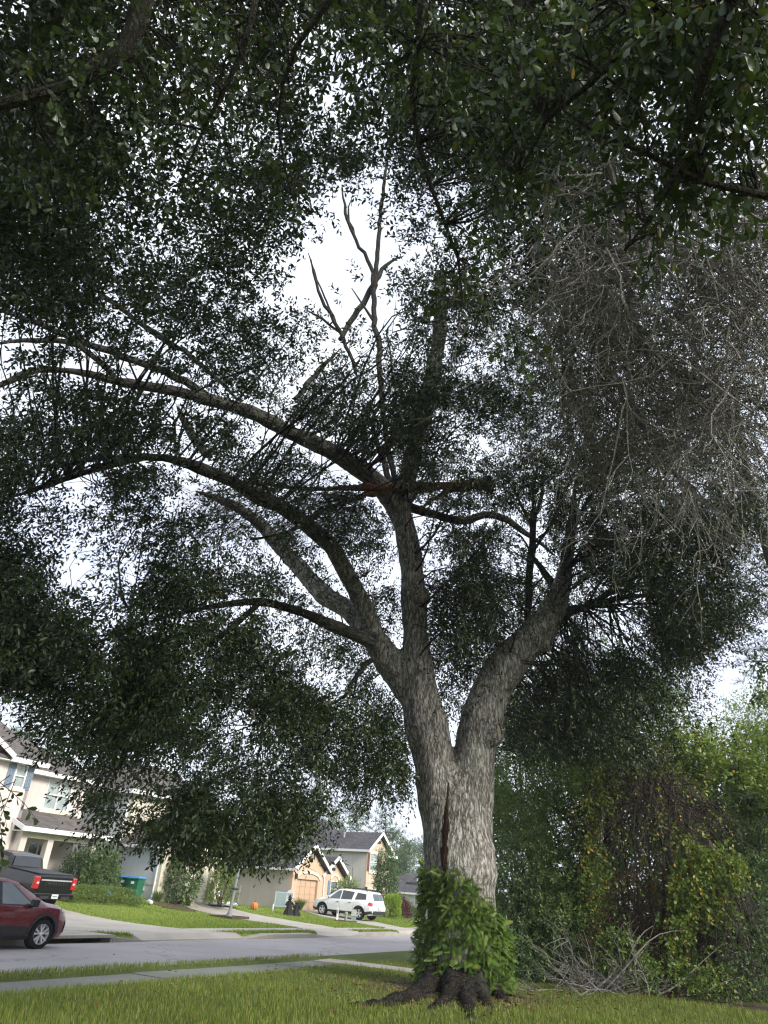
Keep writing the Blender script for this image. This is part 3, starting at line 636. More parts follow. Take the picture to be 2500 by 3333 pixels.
# pruning scars and the decayed seam
def scar(x, y, Yp, rx, ry, nrm_):
    h_, hn, _i, _d = BVH.ray_cast(Vector(CAM), Vector(ray(x * Q, y * Q)).normalized()); n_ = Vector(nrm_).normalized(); c = np.array(h_) + np.array(n_) * .10; s_ = Vector((0, 0, 1)).cross(n_).normalized(); u_ = n_.cross(s_)
    T_ = lambda a, r, d: tuple(np.array(c) - base + np.array(s_ * (math.cos(a) * rx * r) + u_ * (math.sin(a) * ry * r) + n_ * d))
    for nm, mat, prof in (('scar_collar', M['bark'], [(1.75, -.30), (1.45, -.12), (1.22, -.01), (1.05, .035), (.92, .02), (.88, -.03)]), ('scar_face', M['cut'], [(.90, -.02), (.6, -.012), (.25, -.022), (.02, -.025)])):
        m = MB(); n0 = 22
        for r, d in prof: m.v += [T_(2 * math.pi * j / n0, r * (1 + .05 * math.sin(3 * j)), d) for j in range(n0)]
        for i in range(len(prof) - 1): m.f += [(i * n0 + j, i * n0 + (j + 1) % n0, (i + 1) * n0 + (j + 1) % n0, (i + 1) * n0 + j) for j in range(n0)]
        if nm == 'scar_face': m.f.append(tuple((len(prof) - 1) * n0 + j for j in range(n0)))
        o = m.build(nm, mat, oak, True)
        if nm == 'scar_collar':
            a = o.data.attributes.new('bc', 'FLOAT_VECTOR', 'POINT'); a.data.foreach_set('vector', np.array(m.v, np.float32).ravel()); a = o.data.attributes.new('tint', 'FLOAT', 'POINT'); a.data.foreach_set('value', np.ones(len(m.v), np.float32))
scar(912, 1293, T - .36, .13, .165, (.55, -.8, -.05))
scar(1070, 1583, T - .60, .13, .20, (.75, -.62, .1))
for c_, o_ in (((1134, 1402, T - .45), .10),):
    scar(1178, 1392, T - .28, .10, .13, (.7, -.65, -.3))
V_ = []; ws = [(969, 1690, 1), (967, 1715, 2.5), (966, 1735, 3), (964, 1755, 5), (964, 1775, 5), (962, 1795, 7), (961, 1815, 6), (960, 1835, 8), (959, 1855, 7.5), (961, 1875, 8), (963, 1900, 7), (967, 1925, 4)]
for i, (x, y, hw) in enumerate(ws):
    hw = hw * random.uniform(.85, 1.15)
    for k in (-1, -.5, 0, .5, 1):
        h_, hn, _i, _d = BVH.ray_cast(Vector(CAM), Vector(ray((x + k * hw) * Q, y * Q)).normalized()); V_.append(tuple(np.array(h_) - base + np.array(hn) * (.014 - .012 * abs(k) + random.uniform(-.004, .004) * (abs(k) < 1))))
MB().add(V_, [(i * 5 + j, i * 5 + j + 1, (i + 1) * 5 + j + 1, (i + 1) * 5 + j) for i in range(len(ws) - 1) for j in range(4)]).build('bark_wound', M['wound'], oak, True)

# crown: how thick the leaves hang, read at 100 px steps of the print
TAU = """34444455566665553
45545541455555544
56677663466664222
67777654467775211
78877651368874222
78776410267864222
77654420256664221
66666642566553221
35666654776433321
66655665765544431
76445544567766552
75455554588876652
64456665589999841
65578888639999720
88888888335998200
04999976610587200
00289923500000000
00039920000000000
00004600000000000
00000200000000000"""
tau = np.array([[int(c) for c in row] for row in TAU.split('\n')], float) / 3.0
DG = np.array([[7.5, 8, 9, 10, 9], [9.5, 10.5, 13, 14, 12], [12.5, 14, 17, 18.5, 17], [12.5, 13.0, 17, 18.8, 19.5], [12, 12.5, 14, 18.5, 19.5]])
def grid(G, fx, fy):
    h, w_ = G.shape; fx = np.clip(fx, 0, w_ - 1.001); fy = np.clip(fy, 0, h - 1.001)
    i = fx.astype(int); j = fy.astype(int); a = fx - i; b = fy - j
    return G[j, i] * (1 - a) * (1 - b) + G[j, i + 1] * a * (1 - b) + G[j + 1, i] * (1 - a) * b + G[j + 1, i + 1] * a * b
LL, LW, KL = .094, .038, 10
def lpx(D): return .5 * LL * LW * .62 * (FPX / D) ** 2 * 1.3
def canopy(Mn, rng):
    x = rng.uniform(-170, 1730, Mn); y = rng.uniform(-220, 2000, Mn)
    t = grid(tau, (x - 50) / 100, (y - 50) / 100)
    # hanging clumps along the lower rim and thin places in the crown
    for cx, cy, rx, ry, q in ((552, 1862, 45, 40, 1.4), (480, 1800, 50, 55, 1.3), (300, 1770, 80, 50, 2.0), (380, 1745, 60, 60, 1.6), (245, 1705, 50, 40, 1.2), (585, 1715, 90, 80, 3.0), (556, 1800, 66, 50, 2.6), (545, 1850, 36, 30, 1.8), (622, 1755, 42, 45, 1.8), (760, 1640, 100, 60, 2.6), (760, 1560, 100, 70, 1.6), (855, 1600, 40, 60, 1.5), (1500, 1330, 90, 50, 1.2), (1470, 1380, 60, 40, .8), (820, 900, 70, 90, 1.5), (900, 780, 60, 60, .8)):
        t = t + q * np.exp(-((x - cx) / rx) ** 2 * 1.4 - ((y - cy) / ry) ** 2 * 1.4)
    t = t * (1 + .6 * ((x > 930) & (y > 1080)) + .45 * ((x < 700) & (y > 1230)))
    for cx, cy, rx, ry in ((740, 540, 85, 120), (700, 610, 60, 60), (790, 660, 60, 40), (690, 130, 45, 70), (850, 690, 30, 60), (600, 650, 60, 30), (60, 870, 60, 25), (720, 240, 30, 40), (665, 1680, 28, 40), (900, 1530, 30, 60), (925, 1660, 40, 90), (700, 1455, 50, 30), (30, 30, 40, 50), (205, 1050, 40, 40), (170, 1230, 50, 50), (300, 1240, 40, 30)):
        t = t * (1 - .93 * np.exp(-((x - cx) / rx) ** 4 - ((y - cy) / ry) ** 4))
    D = grid(DG, x / 414.75, y / 500) + rng.normal(0, 1.35, Mn)
    return x, y, t, np.clip(D, 6.5, 23)
x, y, t, D = canopy(400000, rng)
need = t / lpx(D) / KL * 3.9 * (1900 * 2220 * Q * Q) / 400000
ok = rng.uniform(0, 1, len(x)) < need; x, y, D = x[ok], y[ok], D[ok]
d = Fw + (x * Q - 1250)[:, None] / FPX * Rt + (1666.5 - y * Q)[:, None] / FPX * Up; TP = CAM + nrm(d) * D[:, None]
cl = np.array([noise.noise(Vector(p) * .7) + .6 * noise.noise(Vector(p) * 1.7) for p in TP])
ok = rng.uniform(0, 1, len(x)) < np.clip(.42 + 2.7 * cl, .015, 1)
# bare inner limbs: no leaves in front of the thick wood
AL = np.concatenate(LP); AR = np.concatenate(LR); vA = AL - CAM; dA = vA @ Fw; ax = 1250 + FPX * (vA @ Rt) / dA; ay = 1666.5 - FPX * (vA @ Up) / dA; ah = AR * FPX / dA
LK = np.concatenate([np.full(len(p_), 0 if i_ == list(LIMBS).index('lead') else 1) for i_, p_ in enumerate(LP)]); big = (AR > .05) & (LK > 0); ax, ay, ah, dA2 = ax[big], ay[big], ah[big], dA[big]
dT = (TP - CAM) @ Fw
for i0 in range(0, len(x), 20000):
    s_ = slice(i0, i0 + 20000)
    dd = np.hypot(x[s_, None] * Q - ax[None], y[s_, None] * Q - ay[None]) - ah[None] - 16
    fr = (dd < 0) & (dT[s_, None] < dA2[None] + .35)
    ok[s_] &= ~(fr.any(1) & (rng.uniform(0, 1, len(fr)) < .93))
ok &= TP[:, 2] > 2.3
TP = TP[ok]; print('twigs', len(TP), 'leaves', len(TP) * KL)
cen = np.array([base[0] - 1.0, base[1] - 1.5, 9.0])
TD = nrm(nrm(TP - cen) * np.array([1, 1, .5]) * .8 + rng.normal(0, .55, TP.shape) + np.array([0, 0, -.25]))
leaf_obj('crown', TP, TD, rng.uniform(.24, .42, len(TP)), KL, LL, LW, M['leaf'], oak, rng)['kind'] = 'stuff'
# branchlets that carry the leaves
kl = kdtree.KDTree(len(AL))
for i, p in enumerate(AL): kl.insert(p, i)
kl.balance()
tw = MB(); sel = rng.choice(len(TP), 1500, replace=False)
for i in sel:
    p = TP[i]; c_, j, ds = kl.find(p)
    if ds < .5 or ds > 5.5: continue
    r0 = min(AR[j] * .5, .010 + .006 * ds)
    P = wiggly(c_, p + TD[i] * .3, 7, .07, -.05); bb.tube(P - base, np.linspace(r0, .004, 7), 4, False)
    for q in range(2):
        m = P[random.randint(2, 5)]; e = m + nrm(rng.normal(size=3) + (p - np.array(c_)) * .5) * random.uniform(.4, 1.1); bb.tube(wiggly(m, e, 5, .06) - base, np.linspace(r0 * .4, .003, 5), 3, False)
sel = rng.choice(len(TP), 7000, replace=False)
for i in sel: tw.tube([TP[i] - base, TP[i] + TD[i] * .17 - base - np.array([0, 0, .01]), TP[i] + TD[i] * .34 - base - np.array([0, 0, .06])], [.0045, .0035, .002], 3, False)
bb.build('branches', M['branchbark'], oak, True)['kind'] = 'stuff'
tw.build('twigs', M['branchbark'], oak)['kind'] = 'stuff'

# ---------------------------------------------------------------- the broken branch lodged in the fork
br = empty('broken_branch', at(845 * Q, 1055 * Q, T - .5)); tag(br, 'broken reddish dead branch lodged across the high fork of the oak', 'branch'); b0 = np.array(br.location)
m = MB()
for nodes in ([(1062, 1040, 15, T - .3), (1045, 1047, 14, T - .35), (990, 1050, 11, T - .45), (930, 1053, 11, T - .5), (880, 1055, 12, T - .5), (832, 1056, 11, T - .5), (770, 1052, 7, T - .6), (700, 1058, 5, T - .7), (600, 1050, 4, T - .9), (480, 1040, 3, T - 1.3)],
              [(840, 1064, 8, T - .45), (790, 1070, 7, T - .5), (740, 1085, 6, T - .6), (690, 1108, 5, T - .7), (620, 1150, 4, T - .9), (540, 1165, 3, T - 1.1)],
              [(1000, 1054, 7, T - .45), (955, 1068, 6, T - .4), (925, 1085, 4, T - .3), (905, 1108, 3, T - .2)]):
    P, r = limb(nodes); P, r = smooth_path(P, r, .15); m.tube(P - b0 + rng.normal(0, .018, P.shape), r * (1 + .18 * rng.normal(size=len(r))), 8)
for q in range(16):
    p = at(1056 * Q, (1030 + 2.0 * q) * Q, T - .3 + random.uniform(-.08, .08)); m.tube([p - b0 - np.array([.12, 0, 0]), p - b0 + np.array([.10 + .06 * random.random(), random.uniform(-.03, .03), random.uniform(-.03, .03)])], [.03, .004], 4)
m.build('limb', M['torn'], br, True)
def dead_spray(n, starts, dirs, L, r0, subs, mb, org, curl=.25, tip=.002, gravity=-.15):
    ends = []
    for i in range(n):
        p = starts[i]; d = dirs[i]; l = L[i]; k = 7; P = [p]; 
        for q in range(k - 1):
            d = nrm(d + rng.normal(0, curl, 3) + np.array([0, 0, gravity * .4])); P.append(P[-1] + d * l / (k - 1))
        P = np.array(P); mb.tube(P - org, np.linspace(r0[i], tip, k), 4, False)
        for s_ in range(subs):
            j = random.randint(1, k - 2); e = nrm(P[j + 1] - P[j]) + rng.normal(0, .55, 3); e = nrm(e); l2 = l * random.uniform(.18, .45); S_ = [P[j]]
            for q in range(4): e = nrm(e + rng.normal(0, curl, 3) + np.array([0, 0, gravity * .5])); S_.append(S_[-1] + e * l2 / 4)
            mb.tube(np.array(S_) - org, np.linspace(r0[i] * .5, tip, 5), 3, False); ends.append(S_[-1]); ends.append(S_[2])
            if random.random() < .6:
                e2 = nrm(e + rng.normal(0, .6, 3)); mb.tube(np.array([S_[2], S_[2] + e2 * l2 * .3, S_[2] + e2 * l2 * .55 + rng.normal(0, .02, 3)]) - org, [r0[i] * .35, tip, tip * .8], 3, False)
    return ends
m = MB(); n = 280
st = np.array([at(random.uniform(480, 800) * Q, random.gauss(1085, 30) * Q, T - random.uniform(.4, 1.6)) for _ in range(n)])
di = nrm(np.stack([rng.normal(-.75, .35, n), rng.normal(-.1, .3, n), rng.normal(-.35, .35, n)], -1))
dead_spray(n, st, di, rng.uniform(.6, 1.7, n), rng.uniform(.006, .014, n), 5, m, b0, .2, .0025)
m.build('dead_twigs', M['darktwig'], br)['kind'] = 'stuff'

# ---------------------------------------------------------------- ferns round the foot of the trunk
fern = empty('fern_colony', base); tag(fern, 'thick skirt of green ferns wrapped round the foot of the oak trunk', 'fern')
FV = [[0, .012, 0], [0, -.012, 0], [1, 0, -.30]]; FF = [[0, 1, 2]]
for i in range(11):
    a = .10 + .82 * i / 10; ln = .21 * math.sin(math.pi * (.18 + .80 * a)) ** .8 + .02; z = -.30 * a * a
    for s_ in (1, -1):
        b = len(FV); FV += [[a - .038, 0, z], [a + .038, 0, z], [a + .045, s_ * ln * .65, z - .02], [a + .03, s_ * ln, z - .045], [a - .015, s_ * ln * .7, z - .03]]
        FF += [[b, b + 1, b + 2], [b, b + 2, b + 4], [b + 4, b + 2, b + 3]]
FV = np.array(FV); FF = np.array(FF)
n = 1900
th = rng.uniform(-math.pi * 1.12, math.pi * .12, n)      # the half that faces the lawn and street
side = np.cos(th)                                       # +1 towards the thicket
ztop = 2.38 - .85 * np.clip(side + .15, 0, 2) - .1 * np.abs(np.minimum(side, 0))
zz = .30 + (ztop - .30) * rng.uniform(0, 1, n) ** .85 + rng.normal(0, .05, n)
cx = np.interp(zz, [.25, .6, 1.2, 1.8, 2.6], [at(1002 * Q, 2150 * Q, T)[0], at(1000 * Q, 2110 * Q, T)[0], at(998 * Q, 2020 * Q, T)[0], at(996 * Q, 1940 * Q, T)[0], at(994 * Q, 1830 * Q, T)[0]])
rr = .74 + .12 * np.clip((1.9 - zz) / 1.5, 0, 1) + rng.uniform(-.03, .09, n)
P = np.stack([cx + np.cos(th) * rr, T + np.sin(th) * rr, zz], -1)
out = np.stack([np.cos(th), np.sin(th), 0 * th], -1); tan = np.stack([-np.sin(th), np.cos(th), 0 * th], -1)
d = nrm(out * rng.uniform(.35, 1.0, (n, 1)) + tan * rng.normal(0, .75, (n, 1)) + np.array([0, 0, 1]) * rng.normal(-.25, .55, (n, 1)))
up = nrm(out * .9 + np.array([0, 0, .7]) + rng.normal(0, .4, (n, 3))); sd = nrm(np.cross(up, d)); nn = np.cross(d, sd)
ln = rng.uniform(.13, .26, n); A = np.stack([d * ln[:, None], sd * ln[:, None] * rng.uniform(.8, 1.1, (n, 1)), nn * ln[:, None]], -1)
P = P - base
front = np.argsort(out[:, 1] + rng.normal(0, .25, n)); one, rest = front[:290], front[290:]
fm = [np_mesh('frond', FV, FF, M['fern'], tint=np.full(len(FV), tv)) for tv in (.1, .3, .45, .55, .7, .95)]
for i in one:
    o = put(bpy.data.objects.new('frond', fm[int(rng.integers(0, 6))]), fern)
    o.matrix_local = Matrix(((*A[i][0], P[i][0]), (*A[i][1], P[i][1]), (*A[i][2], P[i][2]), (0, 0, 0, 1)))
V, F = bake(FV, FF, P[rest], A[rest])
np_obj('fronds', V, F, M['fern'], fern, tint=np.repeat(np.clip(rng.normal(.4, .25, len(rest)), 0, 1), len(FV)))['kind'] = 'stuff'

# ---------------------------------------------------------------- second oak behind the viewer: its low boughs hang into view
b2_ = np.array([3.0, -4.5, .25]); oak2 = empty('oak_tree', b2_); tag(oak2, 'leafy oak boughs hanging close overhead with large nearby leaves', 'tree')
m = MB(); P, r = smooth_path([(3.0, -4.5, .1), (3.0, -4.45, 1.5), (2.9, -4.2, 3.2), (2.7, -3.8, 4.8), (2.2, -3.0, 6.5), (1.6, -1.6, 8.2)], [.42, .34, .30, .26, .2, .14], .3); m.tube(P - b2_, r, 12)
def bough(start, pts, r0, r1):
    P = [np.array(start, float)] + [atd(x * Q, y * Q, D_) for x, y, D_ in pts]; P, r = smooth_path(P, np.linspace(r0, r1, len(P)), .2)
    m.tube(P - b2_, r, 7); return P
HB = [bough((1.6, -1.6, 8.2), [(420, -260, 6.6), (320, -60, 6.2), (300, 40, 6.0), (275, 105, 5.9), (205, 150, 5.8), (150, 190, 5.8), (70, 210, 5.8), (-60, 240, 5.8)], .09, .035),
      bough((2.7, -3.8, 4.8), [(2100, 420, 4.3), (1740, 440, 4.2), (1640, 420, 4.1), (1515, 392, 4.0), (1400, 332, 3.9), (1290, 290, 3.9), (1220, 240, 3.9)], .028, .006),
      bough((2.2, -3.0, 6.5), [(1000, -300, 6.0), (915, -60, 5.7), (905, 90, 5.6), (890, 220, 5.5), (930, 400, 5.3), (990, 560, 5.1), (1000, 660, 5.0)], .04, .005),
      bough((2.2, -3.0, 6.5), [(1500, -260, 4.6), (1420, -60, 4.3), (1380, 60, 4.2), (1300, 160, 4.1), (1180, 260, 4.2), (1120, 380, 4.4), (1080, 440, 4.5)], .03, .004),
      bough((1.6, -1.6, 8.2), [(600, -240, 6.0), (560, -40, 5.6), (520, 120, 5.4), (440, 280, 5.3), (380, 420, 5.3)], .04, .005),
      bough((1.6, -1.6, 8.2), [(800, -260, 5.4), (740, -40, 5.2), (640, 100, 5.2), (600, 260, 5.3), (630, 420, 5.4)], .035, .004),
      bough((2.7, -3.8, 4.8), [(1750, -160, 4.0), (1600, -30, 3.8), (1530, 120, 3.7), (1490, 260, 3.8), (1450, 400, 3.9), (1350, 540, 4.1)], .05, .005)]
HP = np.concatenate(HB); kh = kdtree.KDTree(len(HP))
for i, p in enumerate(HP): kh.insert(p, i)
kh.balance()
NP_ = []
for x0, y0, rx, ry, D_, dd, n in ((1400, 80, 330, 130, 4.2, .8, 190), (1500, 220, 180, 110, 3.9, .5, 75), (1480, 350, 150, 90, 3.9, .4, 44), (1120, 300, 150, 150, 4.6, .7, 75), (900, 100, 280, 140, 5.6, .9, 110), (300, 110, 330, 140, 5.6, 1.0, 120), (450, 280, 240, 120, 5.5, .8, 50), (1000, 560, 50, 120, 5.1, .3, 22), (650, 20, 300, 60, 5.2, .6, 60), (1100, 140, 200, 120, 4.6, .7, 75), (1110, 720, 50, 25, 4.6, .2, 4), (1390, 470, 80, 60, 4.0, .3, 14), (160, 330, 160, 80, 5.8, .6, 40), (5, 1610, 22, 14, 6.3, .2, 4), (5, 1700, 26, 16, 6.3, .2, 5), (0, 1760, 18, 10, 6.3, .1, 2), (1560, 30, 150, 70, 3.7, .4, 60), (620, 380, 60, 60, 5.4, .4, 14)):
    for _ in range(n):
        a, q = random.uniform(0, 6.28), math.sqrt(random.random()); NP_.append(atd((x0 + math.cos(a) * q * rx) * Q, (y0 + math.sin(a) * q * ry) * Q, (D_ + random.uniform(-dd, dd)) * (1.12 if y0 < 500 else 1)))
NP_ = np.array(NP_); ND = nrm(rng.normal(0, .6, NP_.shape) + np.array([.1, .25, -.55]))
for i, (p, d_) in enumerate(zip(NP_, ND)):
    c_, j, ds = kh.find(p)
    if ds < 2.2 and i % 3 == 0: m.tube(wiggly(c_, p, 6, .06, -.05) - b2_, np.linspace(.009, .004, 6), 4, False)
    m.tube(np.array([p - d_ * .12, p, p + d_ * .15 - np.array([0, 0, .01]), p + d_ * .3 - np.array([0, 0, .05])]) - b2_, [.0035, .003, .0025, .0015], 4, False)
# the sprig at the picture's edge hangs from its own long bough
eb = [atd(-420 * Q, 900 * Q, 7.5), atd(-200 * Q, 1380 * Q, 6.9), atd(-60 * Q, 1580 * Q, 6.5), atd(-10 * Q, 1690 * Q, 6.3), atd(-6 * Q, 1775 * Q, 6.25)]
P, r = smooth_path([(1.6, -1.6, 8.2), (-2.5, 1.5, 7.2)] + eb, [.1, .08, .03, .02, .012, .006, .004], .2); m.tube(P - b2_, r, 6)
m.build('trunk', M['branchbark'], oak2, True)
pos, A = twig_leaves(NP_, ND, .28, 10, .066, .034, rng, droop=.25, spread=.85, flat=.5)
dv = pos - CAM; zc = dv @ Fw; px = 1250 + FPX * (dv @ Rt) / zc; py = 1666.5 - FPX * (dv @ Up) / zc
vis = (px > 0) & (px < 2500) & (py > 0) & (py < 3333); order = np.argsort(np.where(vis, np.linalg.norm(dv, axis=1), 99)); one, rest = order[:280], order[280:]
lm = [np_mesh('leaf', BIG_V, BIG_F, M['nearleaf'], True, tint=np.full(len(BIG_V), tv)) for tv in (.1, .3, .45, .6, .75, .9, .3, .45, .6, .5, .4, 1.0)]
for i in one:
    o = put(bpy.data.objects.new('leaf', lm[int(rng.integers(0, 12 if random.random() < .2 else 11))]), oak2); p = pos[i] - b2_; a = A[i]
    o.matrix_local = Matrix(((*a[0], p[0]), (*a[1], p[1]), (*a[2], p[2]), (0, 0, 0, 1)))
V, F = bake(BIG_V, BIG_F, pos[rest] - b2_, A[rest])
np_obj('crown', V, F, M['nearleaf'], oak2, smooth=True, tint=np.repeat(np.clip(rng.normal(.45, .22, len(rest)), 0, .98), len(BIG_V)))['kind'] = 'stuff'

# ---------------------------------------------------------------- dead limb with drooping grey twigs
dl = empty('dead_limb', atd(1300 * Q, 300 * Q, 10.0)); tag(dl, 'bare grey dead limb with a curtain of drooping twigs and dark galls', 'dead branch'); d0 = np.array(dl.location)
m = MB(); DLP = []
for nodes in ([(1250, 120, 9, 8.1), (1290, 260, 9, 8.2), (1330, 420, 9, 8.3), (1350, 560, 9, 8.3), (1372, 700, 9, 8.2), (1405, 752, 9, 8.2), (1445, 790, 8, 8.1), (1500, 838, 7, 8.1), (1560, 850, 5, 8.0), (1610, 858, 4, 7.9), (1670, 890, 4, 7.8)],
              [(1445, 790, 7, 8.1), (1500, 850, 7, 8.1), (1550, 900, 6, 8.1), (1590, 905, 4, 8.1), (1670, 930, 3, 8.1)],
              [(1330, 420, 7, 8.3), (1300, 560, 6, 8.4), (1290, 700, 6, 8.4), (1310, 790, 6, 8.4), (1345, 840, 6, 8.3), (1385, 910, 5, 8.2), (1430, 985, 4, 8.1), (1500, 1060, 3, 8.1)],
              [(1290, 260, 7, 8.2), (1230, 380, 6, 8.2), (1180, 430, 6, 8.1), (1176, 480, 5, 8.1), (1163, 520, 4, 8.1), (1170, 600, 3, 8.1)],
              [(1340, 480, 6, 8.3), (1430, 520, 5, 8.2), (1520, 560, 4, 8.1), (1600, 640, 3, 8.1), (1660, 760, 2, 8.0)],
              [(1300, 560, 5, 8.4), (1230, 640, 4, 8.4), (1215, 760, 4, 8.4), (1220, 860, 3, 8.4), (1205, 960, 2, 8.4)],
              [(1290, 700, 5, 8.4), (1270, 820, 4, 8.4), (1262, 920, 3, 8.4), (1270, 1010, 2, 8.4)],
              [(1290, 260, 6, 8.2), (1380, 330, 5, 8.2), (1480, 420, 4, 8.1), (1580, 460, 3, 8.1), (1660, 540, 2, 8.0)]):
    P = np.array([atd(x * Q, y * Q, D_) for x, y, h, D_ in nodes]); r = np.array([h * Q * depth_of(p) / FPX * .62 for p, (x, y, h, D_) in zip(P, nodes)])
    P, r = smooth_path(P, r, .15); P = P + rng.normal(0, .012, P.shape); m.tube(P - d0, r, 6); DLP.append(P)
m.build('limb', M['deadbark'], dl, True)
DLA = np.concatenate(DLP); DLA = DLA[DLA[:, 2] < np.percentile(DLA[:, 2], 72)]; n = 760
m = MB(); st = []; di = []
for _ in range(n):
    if random.random() < .4: p = DLA[random.randrange(len(DLA))]
    else: p = atd(random.uniform(1185, 1640) * Q, random.uniform(360, 920) * Q, random.gauss(8.4, .6))
    st.append(p); di.append(nrm(np.array([random.gauss(.15, .55), random.gauss(0, .35), random.gauss(-.75, .45)])))
ends = dead_spray(n, np.array(st), np.array(di), rng.uniform(.6, 1.9, n), rng.uniform(.006, .012, n), 5, m, d0, .30, .0030)
m.build('drooping_twigs', M['deadbark'], dl)['kind'] = 'stuff'
ico = bmesh.new(); bmesh.ops.create_icosphere(ico, subdivisions=1, radius=1.0); ico.verts.index_update(); IV = np.array([v.co[:] for v in ico.verts]); IF = np.array([[v.index for v in f.verts] for f in ico.faces]); ico.free()
ee = np.array(random.sample(ends, 420)); ee = np.concatenate([ee, ee[:200] + rng.normal(0, .022, (200, 3))]); sc = rng.uniform(.008, .015, len(ee))
V, F = bake(IV, IF, ee - d0, np.eye(3)[None] * sc[:, None, None]); M['gall'] = m_plain('gall', (.03, .022, .018), .8, .3, 40)
np_obj('galls', V, F, M['gall'], dl, smooth=True)['kind'] = 'stuff'
# ---------------------------------------------------------------- thicket beside the lawn
def volume(blobs, dens, rng, shell=.55):
    """points and outward directions in ellipsoids: (x, y, rx, ry of the print, Y, depth radius m)"""
    Ps, Ds = [], []
    for (x, y, rx, ry, Y, rd), n in zip(blobs, dens):
        c = at(x * Q, y * Q, Y); k = Q * depth_of(c) / FPX; R = np.array([rx * k, rd, ry * k])
        d = nrm(rng.normal(size=(n, 3))); q = rng.uniform(shell ** 3, 1, (n, 1)) ** (1 / 3)
        lump = np.array([1 + .30 * noise.noise(Vector(v_) * 1.7 + Vector((x, y, 0))) + .16 * noise.noise(Vector(v_) * 4.5 + Vector((x, y, 0))) for v_ in d])[:, None]
        P = c + d * q * R * lump; ok = P[:, 2] > .3; Ps.append(P[ok]); Ds.append(d[ok])
    P = np.concatenate(Ps); D = np.concatenate(Ds)
    g = np.array([noise.noise(Vector(p) * 1.1) for p in P]); ok = rng.uniform(0, 1, len(P)) < np.clip(.68 + 1.2 * g, .08, 1)
    return P[ok], D[ok]
def woody(name, label, cat, blobs, dens, mat, foot, ll=.10, lw=.042, k=9, tl=.34, group=None, droop=.25, tint=(.45, .2), trunk_r=.12, shape='leaf', bmat='branchbark', part='crown', stems=1):
    f = np.array([foot[0], foot[1], .25]); root = empty(name, f); tag(root, label, cat, group)
    P, D = volume(blobs, dens, rng)
    D = nrm(D * .8 + rng.normal(0, .5, D.shape) + np.array([0, 0, .05 - droop]))
    leaf_obj(part, P, D, rng.uniform(tl * .7, tl * 1.3, len(P)), k, ll, lw, M[mat], root, rng, shape=shape, tint=tint, droop=droop)['kind'] = 'stuff'
    m = MB()
    top = [at(b[0] * Q, b[1] * Q, b[4]) for b in blobs]; hi = max(top, key=lambda p: p[2])
    for s_ in range(stems):
        a = f + np.array([random.uniform(-.35, .35), random.uniform(-.2, .2), 0]) * (stems > 1)
        Pt = wiggly(a - np.array([0, 0, .15]), hi + rng.normal(0, .25, 3), 10, .05); rr = np.linspace(trunk_r, trunk_r * .25, 10); m.tube(Pt - f, rr, 8)
        for t_ in top:
            j = min(8, max(2, int(9 * (t_[2] - 1.2) / max(1, hi[2]))))
            for _ in range(3): m.tube(wiggly(Pt[j], t_ + rng.normal(0, .6, 3), 6, .08) - f, np.linspace(rr[j] * .5, .008, 6), 5, False)
    m.build('trunk', M[bmat], root, True)
    return root
def foot(x, Y): p = at(x * Q, 2150 * Q, Y); return p
# tall growth behind
for i, (bl, mt, lab) in enumerate((
    ([(1120, 1640, 110, 150, 28, 2), (1090, 1850, 90, 150, 28, 2), (1130, 2000, 120, 110, 27, 1.5)], 'wood1', 'dark tree at the back of the thicket, just behind the oak trunk'),
    ([(1320, 1600, 130, 140, 28, 2), (1340, 1790, 150, 160, 27, 2), (1390, 1900, 130, 150, 25, 1.2), (1300, 2000, 150, 130, 26, 1.5)], 'wood1', 'dark tree at the back of the thicket behind the vine tangle'),
    ([(1560, 1760, 140, 120, 28, 2), (1580, 1920, 150, 140, 27, 2), (1540, 2060, 160, 110, 25, 1.5)], 'wood1', 'dark tree at the back of the thicket behind the leafy stump'),
    ([(1700, 1720, 90, 150, 27, 2), (1720, 1950, 110, 180, 25, 2)], 'wood1', 'dark tree closing the far end of the thicket'))):
    woody('thicket_tree', lab, 'tree', bl, [1250] * len(bl), mt, foot(bl[0][0], bl[0][4]), .19, .085, 9, .5, 'trees of the thicket', trunk_r=.16)
woody('thicket_tree', 'tall olive green tree overhanging the thicket beside the oak', 'tree', [(1190, 1530, 120, 110, 21, 1.6), (1310, 1480, 130, 90, 22, 1.6), (1120, 1680, 70, 130, 21, 1.3), (1240, 1640, 120, 110, 21.5, 1.5), (1390, 1560, 95, 90, 22, 1.3), (1170, 1790, 90, 90, 20.8, 1.2), (1420, 1470, 60, 60, 22.5, 1)],
      [1500, 1400, 1000, 1600, 1000, 900, 420], 'wood2', foot(1190, 21.5), .095, .04, 9, .36, 'trees of the thicket', trunk_r=.14, tint=(.32, .2))
woody('leafy_shrub', 'dark green shrub at the edge of the lawn behind the ferny trunk', 'shrub', [(1125, 1900, 70, 100, 20.2, 1), (1170, 2030, 105, 95, 19.6, 1.0), (1105, 2070, 55, 70, 19.2, .8)], [1000, 1500, 600], 'wood1', foot(1150, 19.8), .095, .04, 8, .33, 'shrubs of the thicket', trunk_r=.05, stems=4, tint=(.5, .25))
woody('leafy_shrub', 'mid green shrub standing between the dark shrub and the brown tangle', 'shrub', [(1240, 1880, 75, 95, 20, 1), (1250, 2000, 90, 90, 19.7, 1)], [1100, 1200], 'wood2', foot(1245, 19.8), .09, .042, 8, .3, 'shrubs of the thicket', trunk_r=.04, stems=4, tint=(.35, .2))
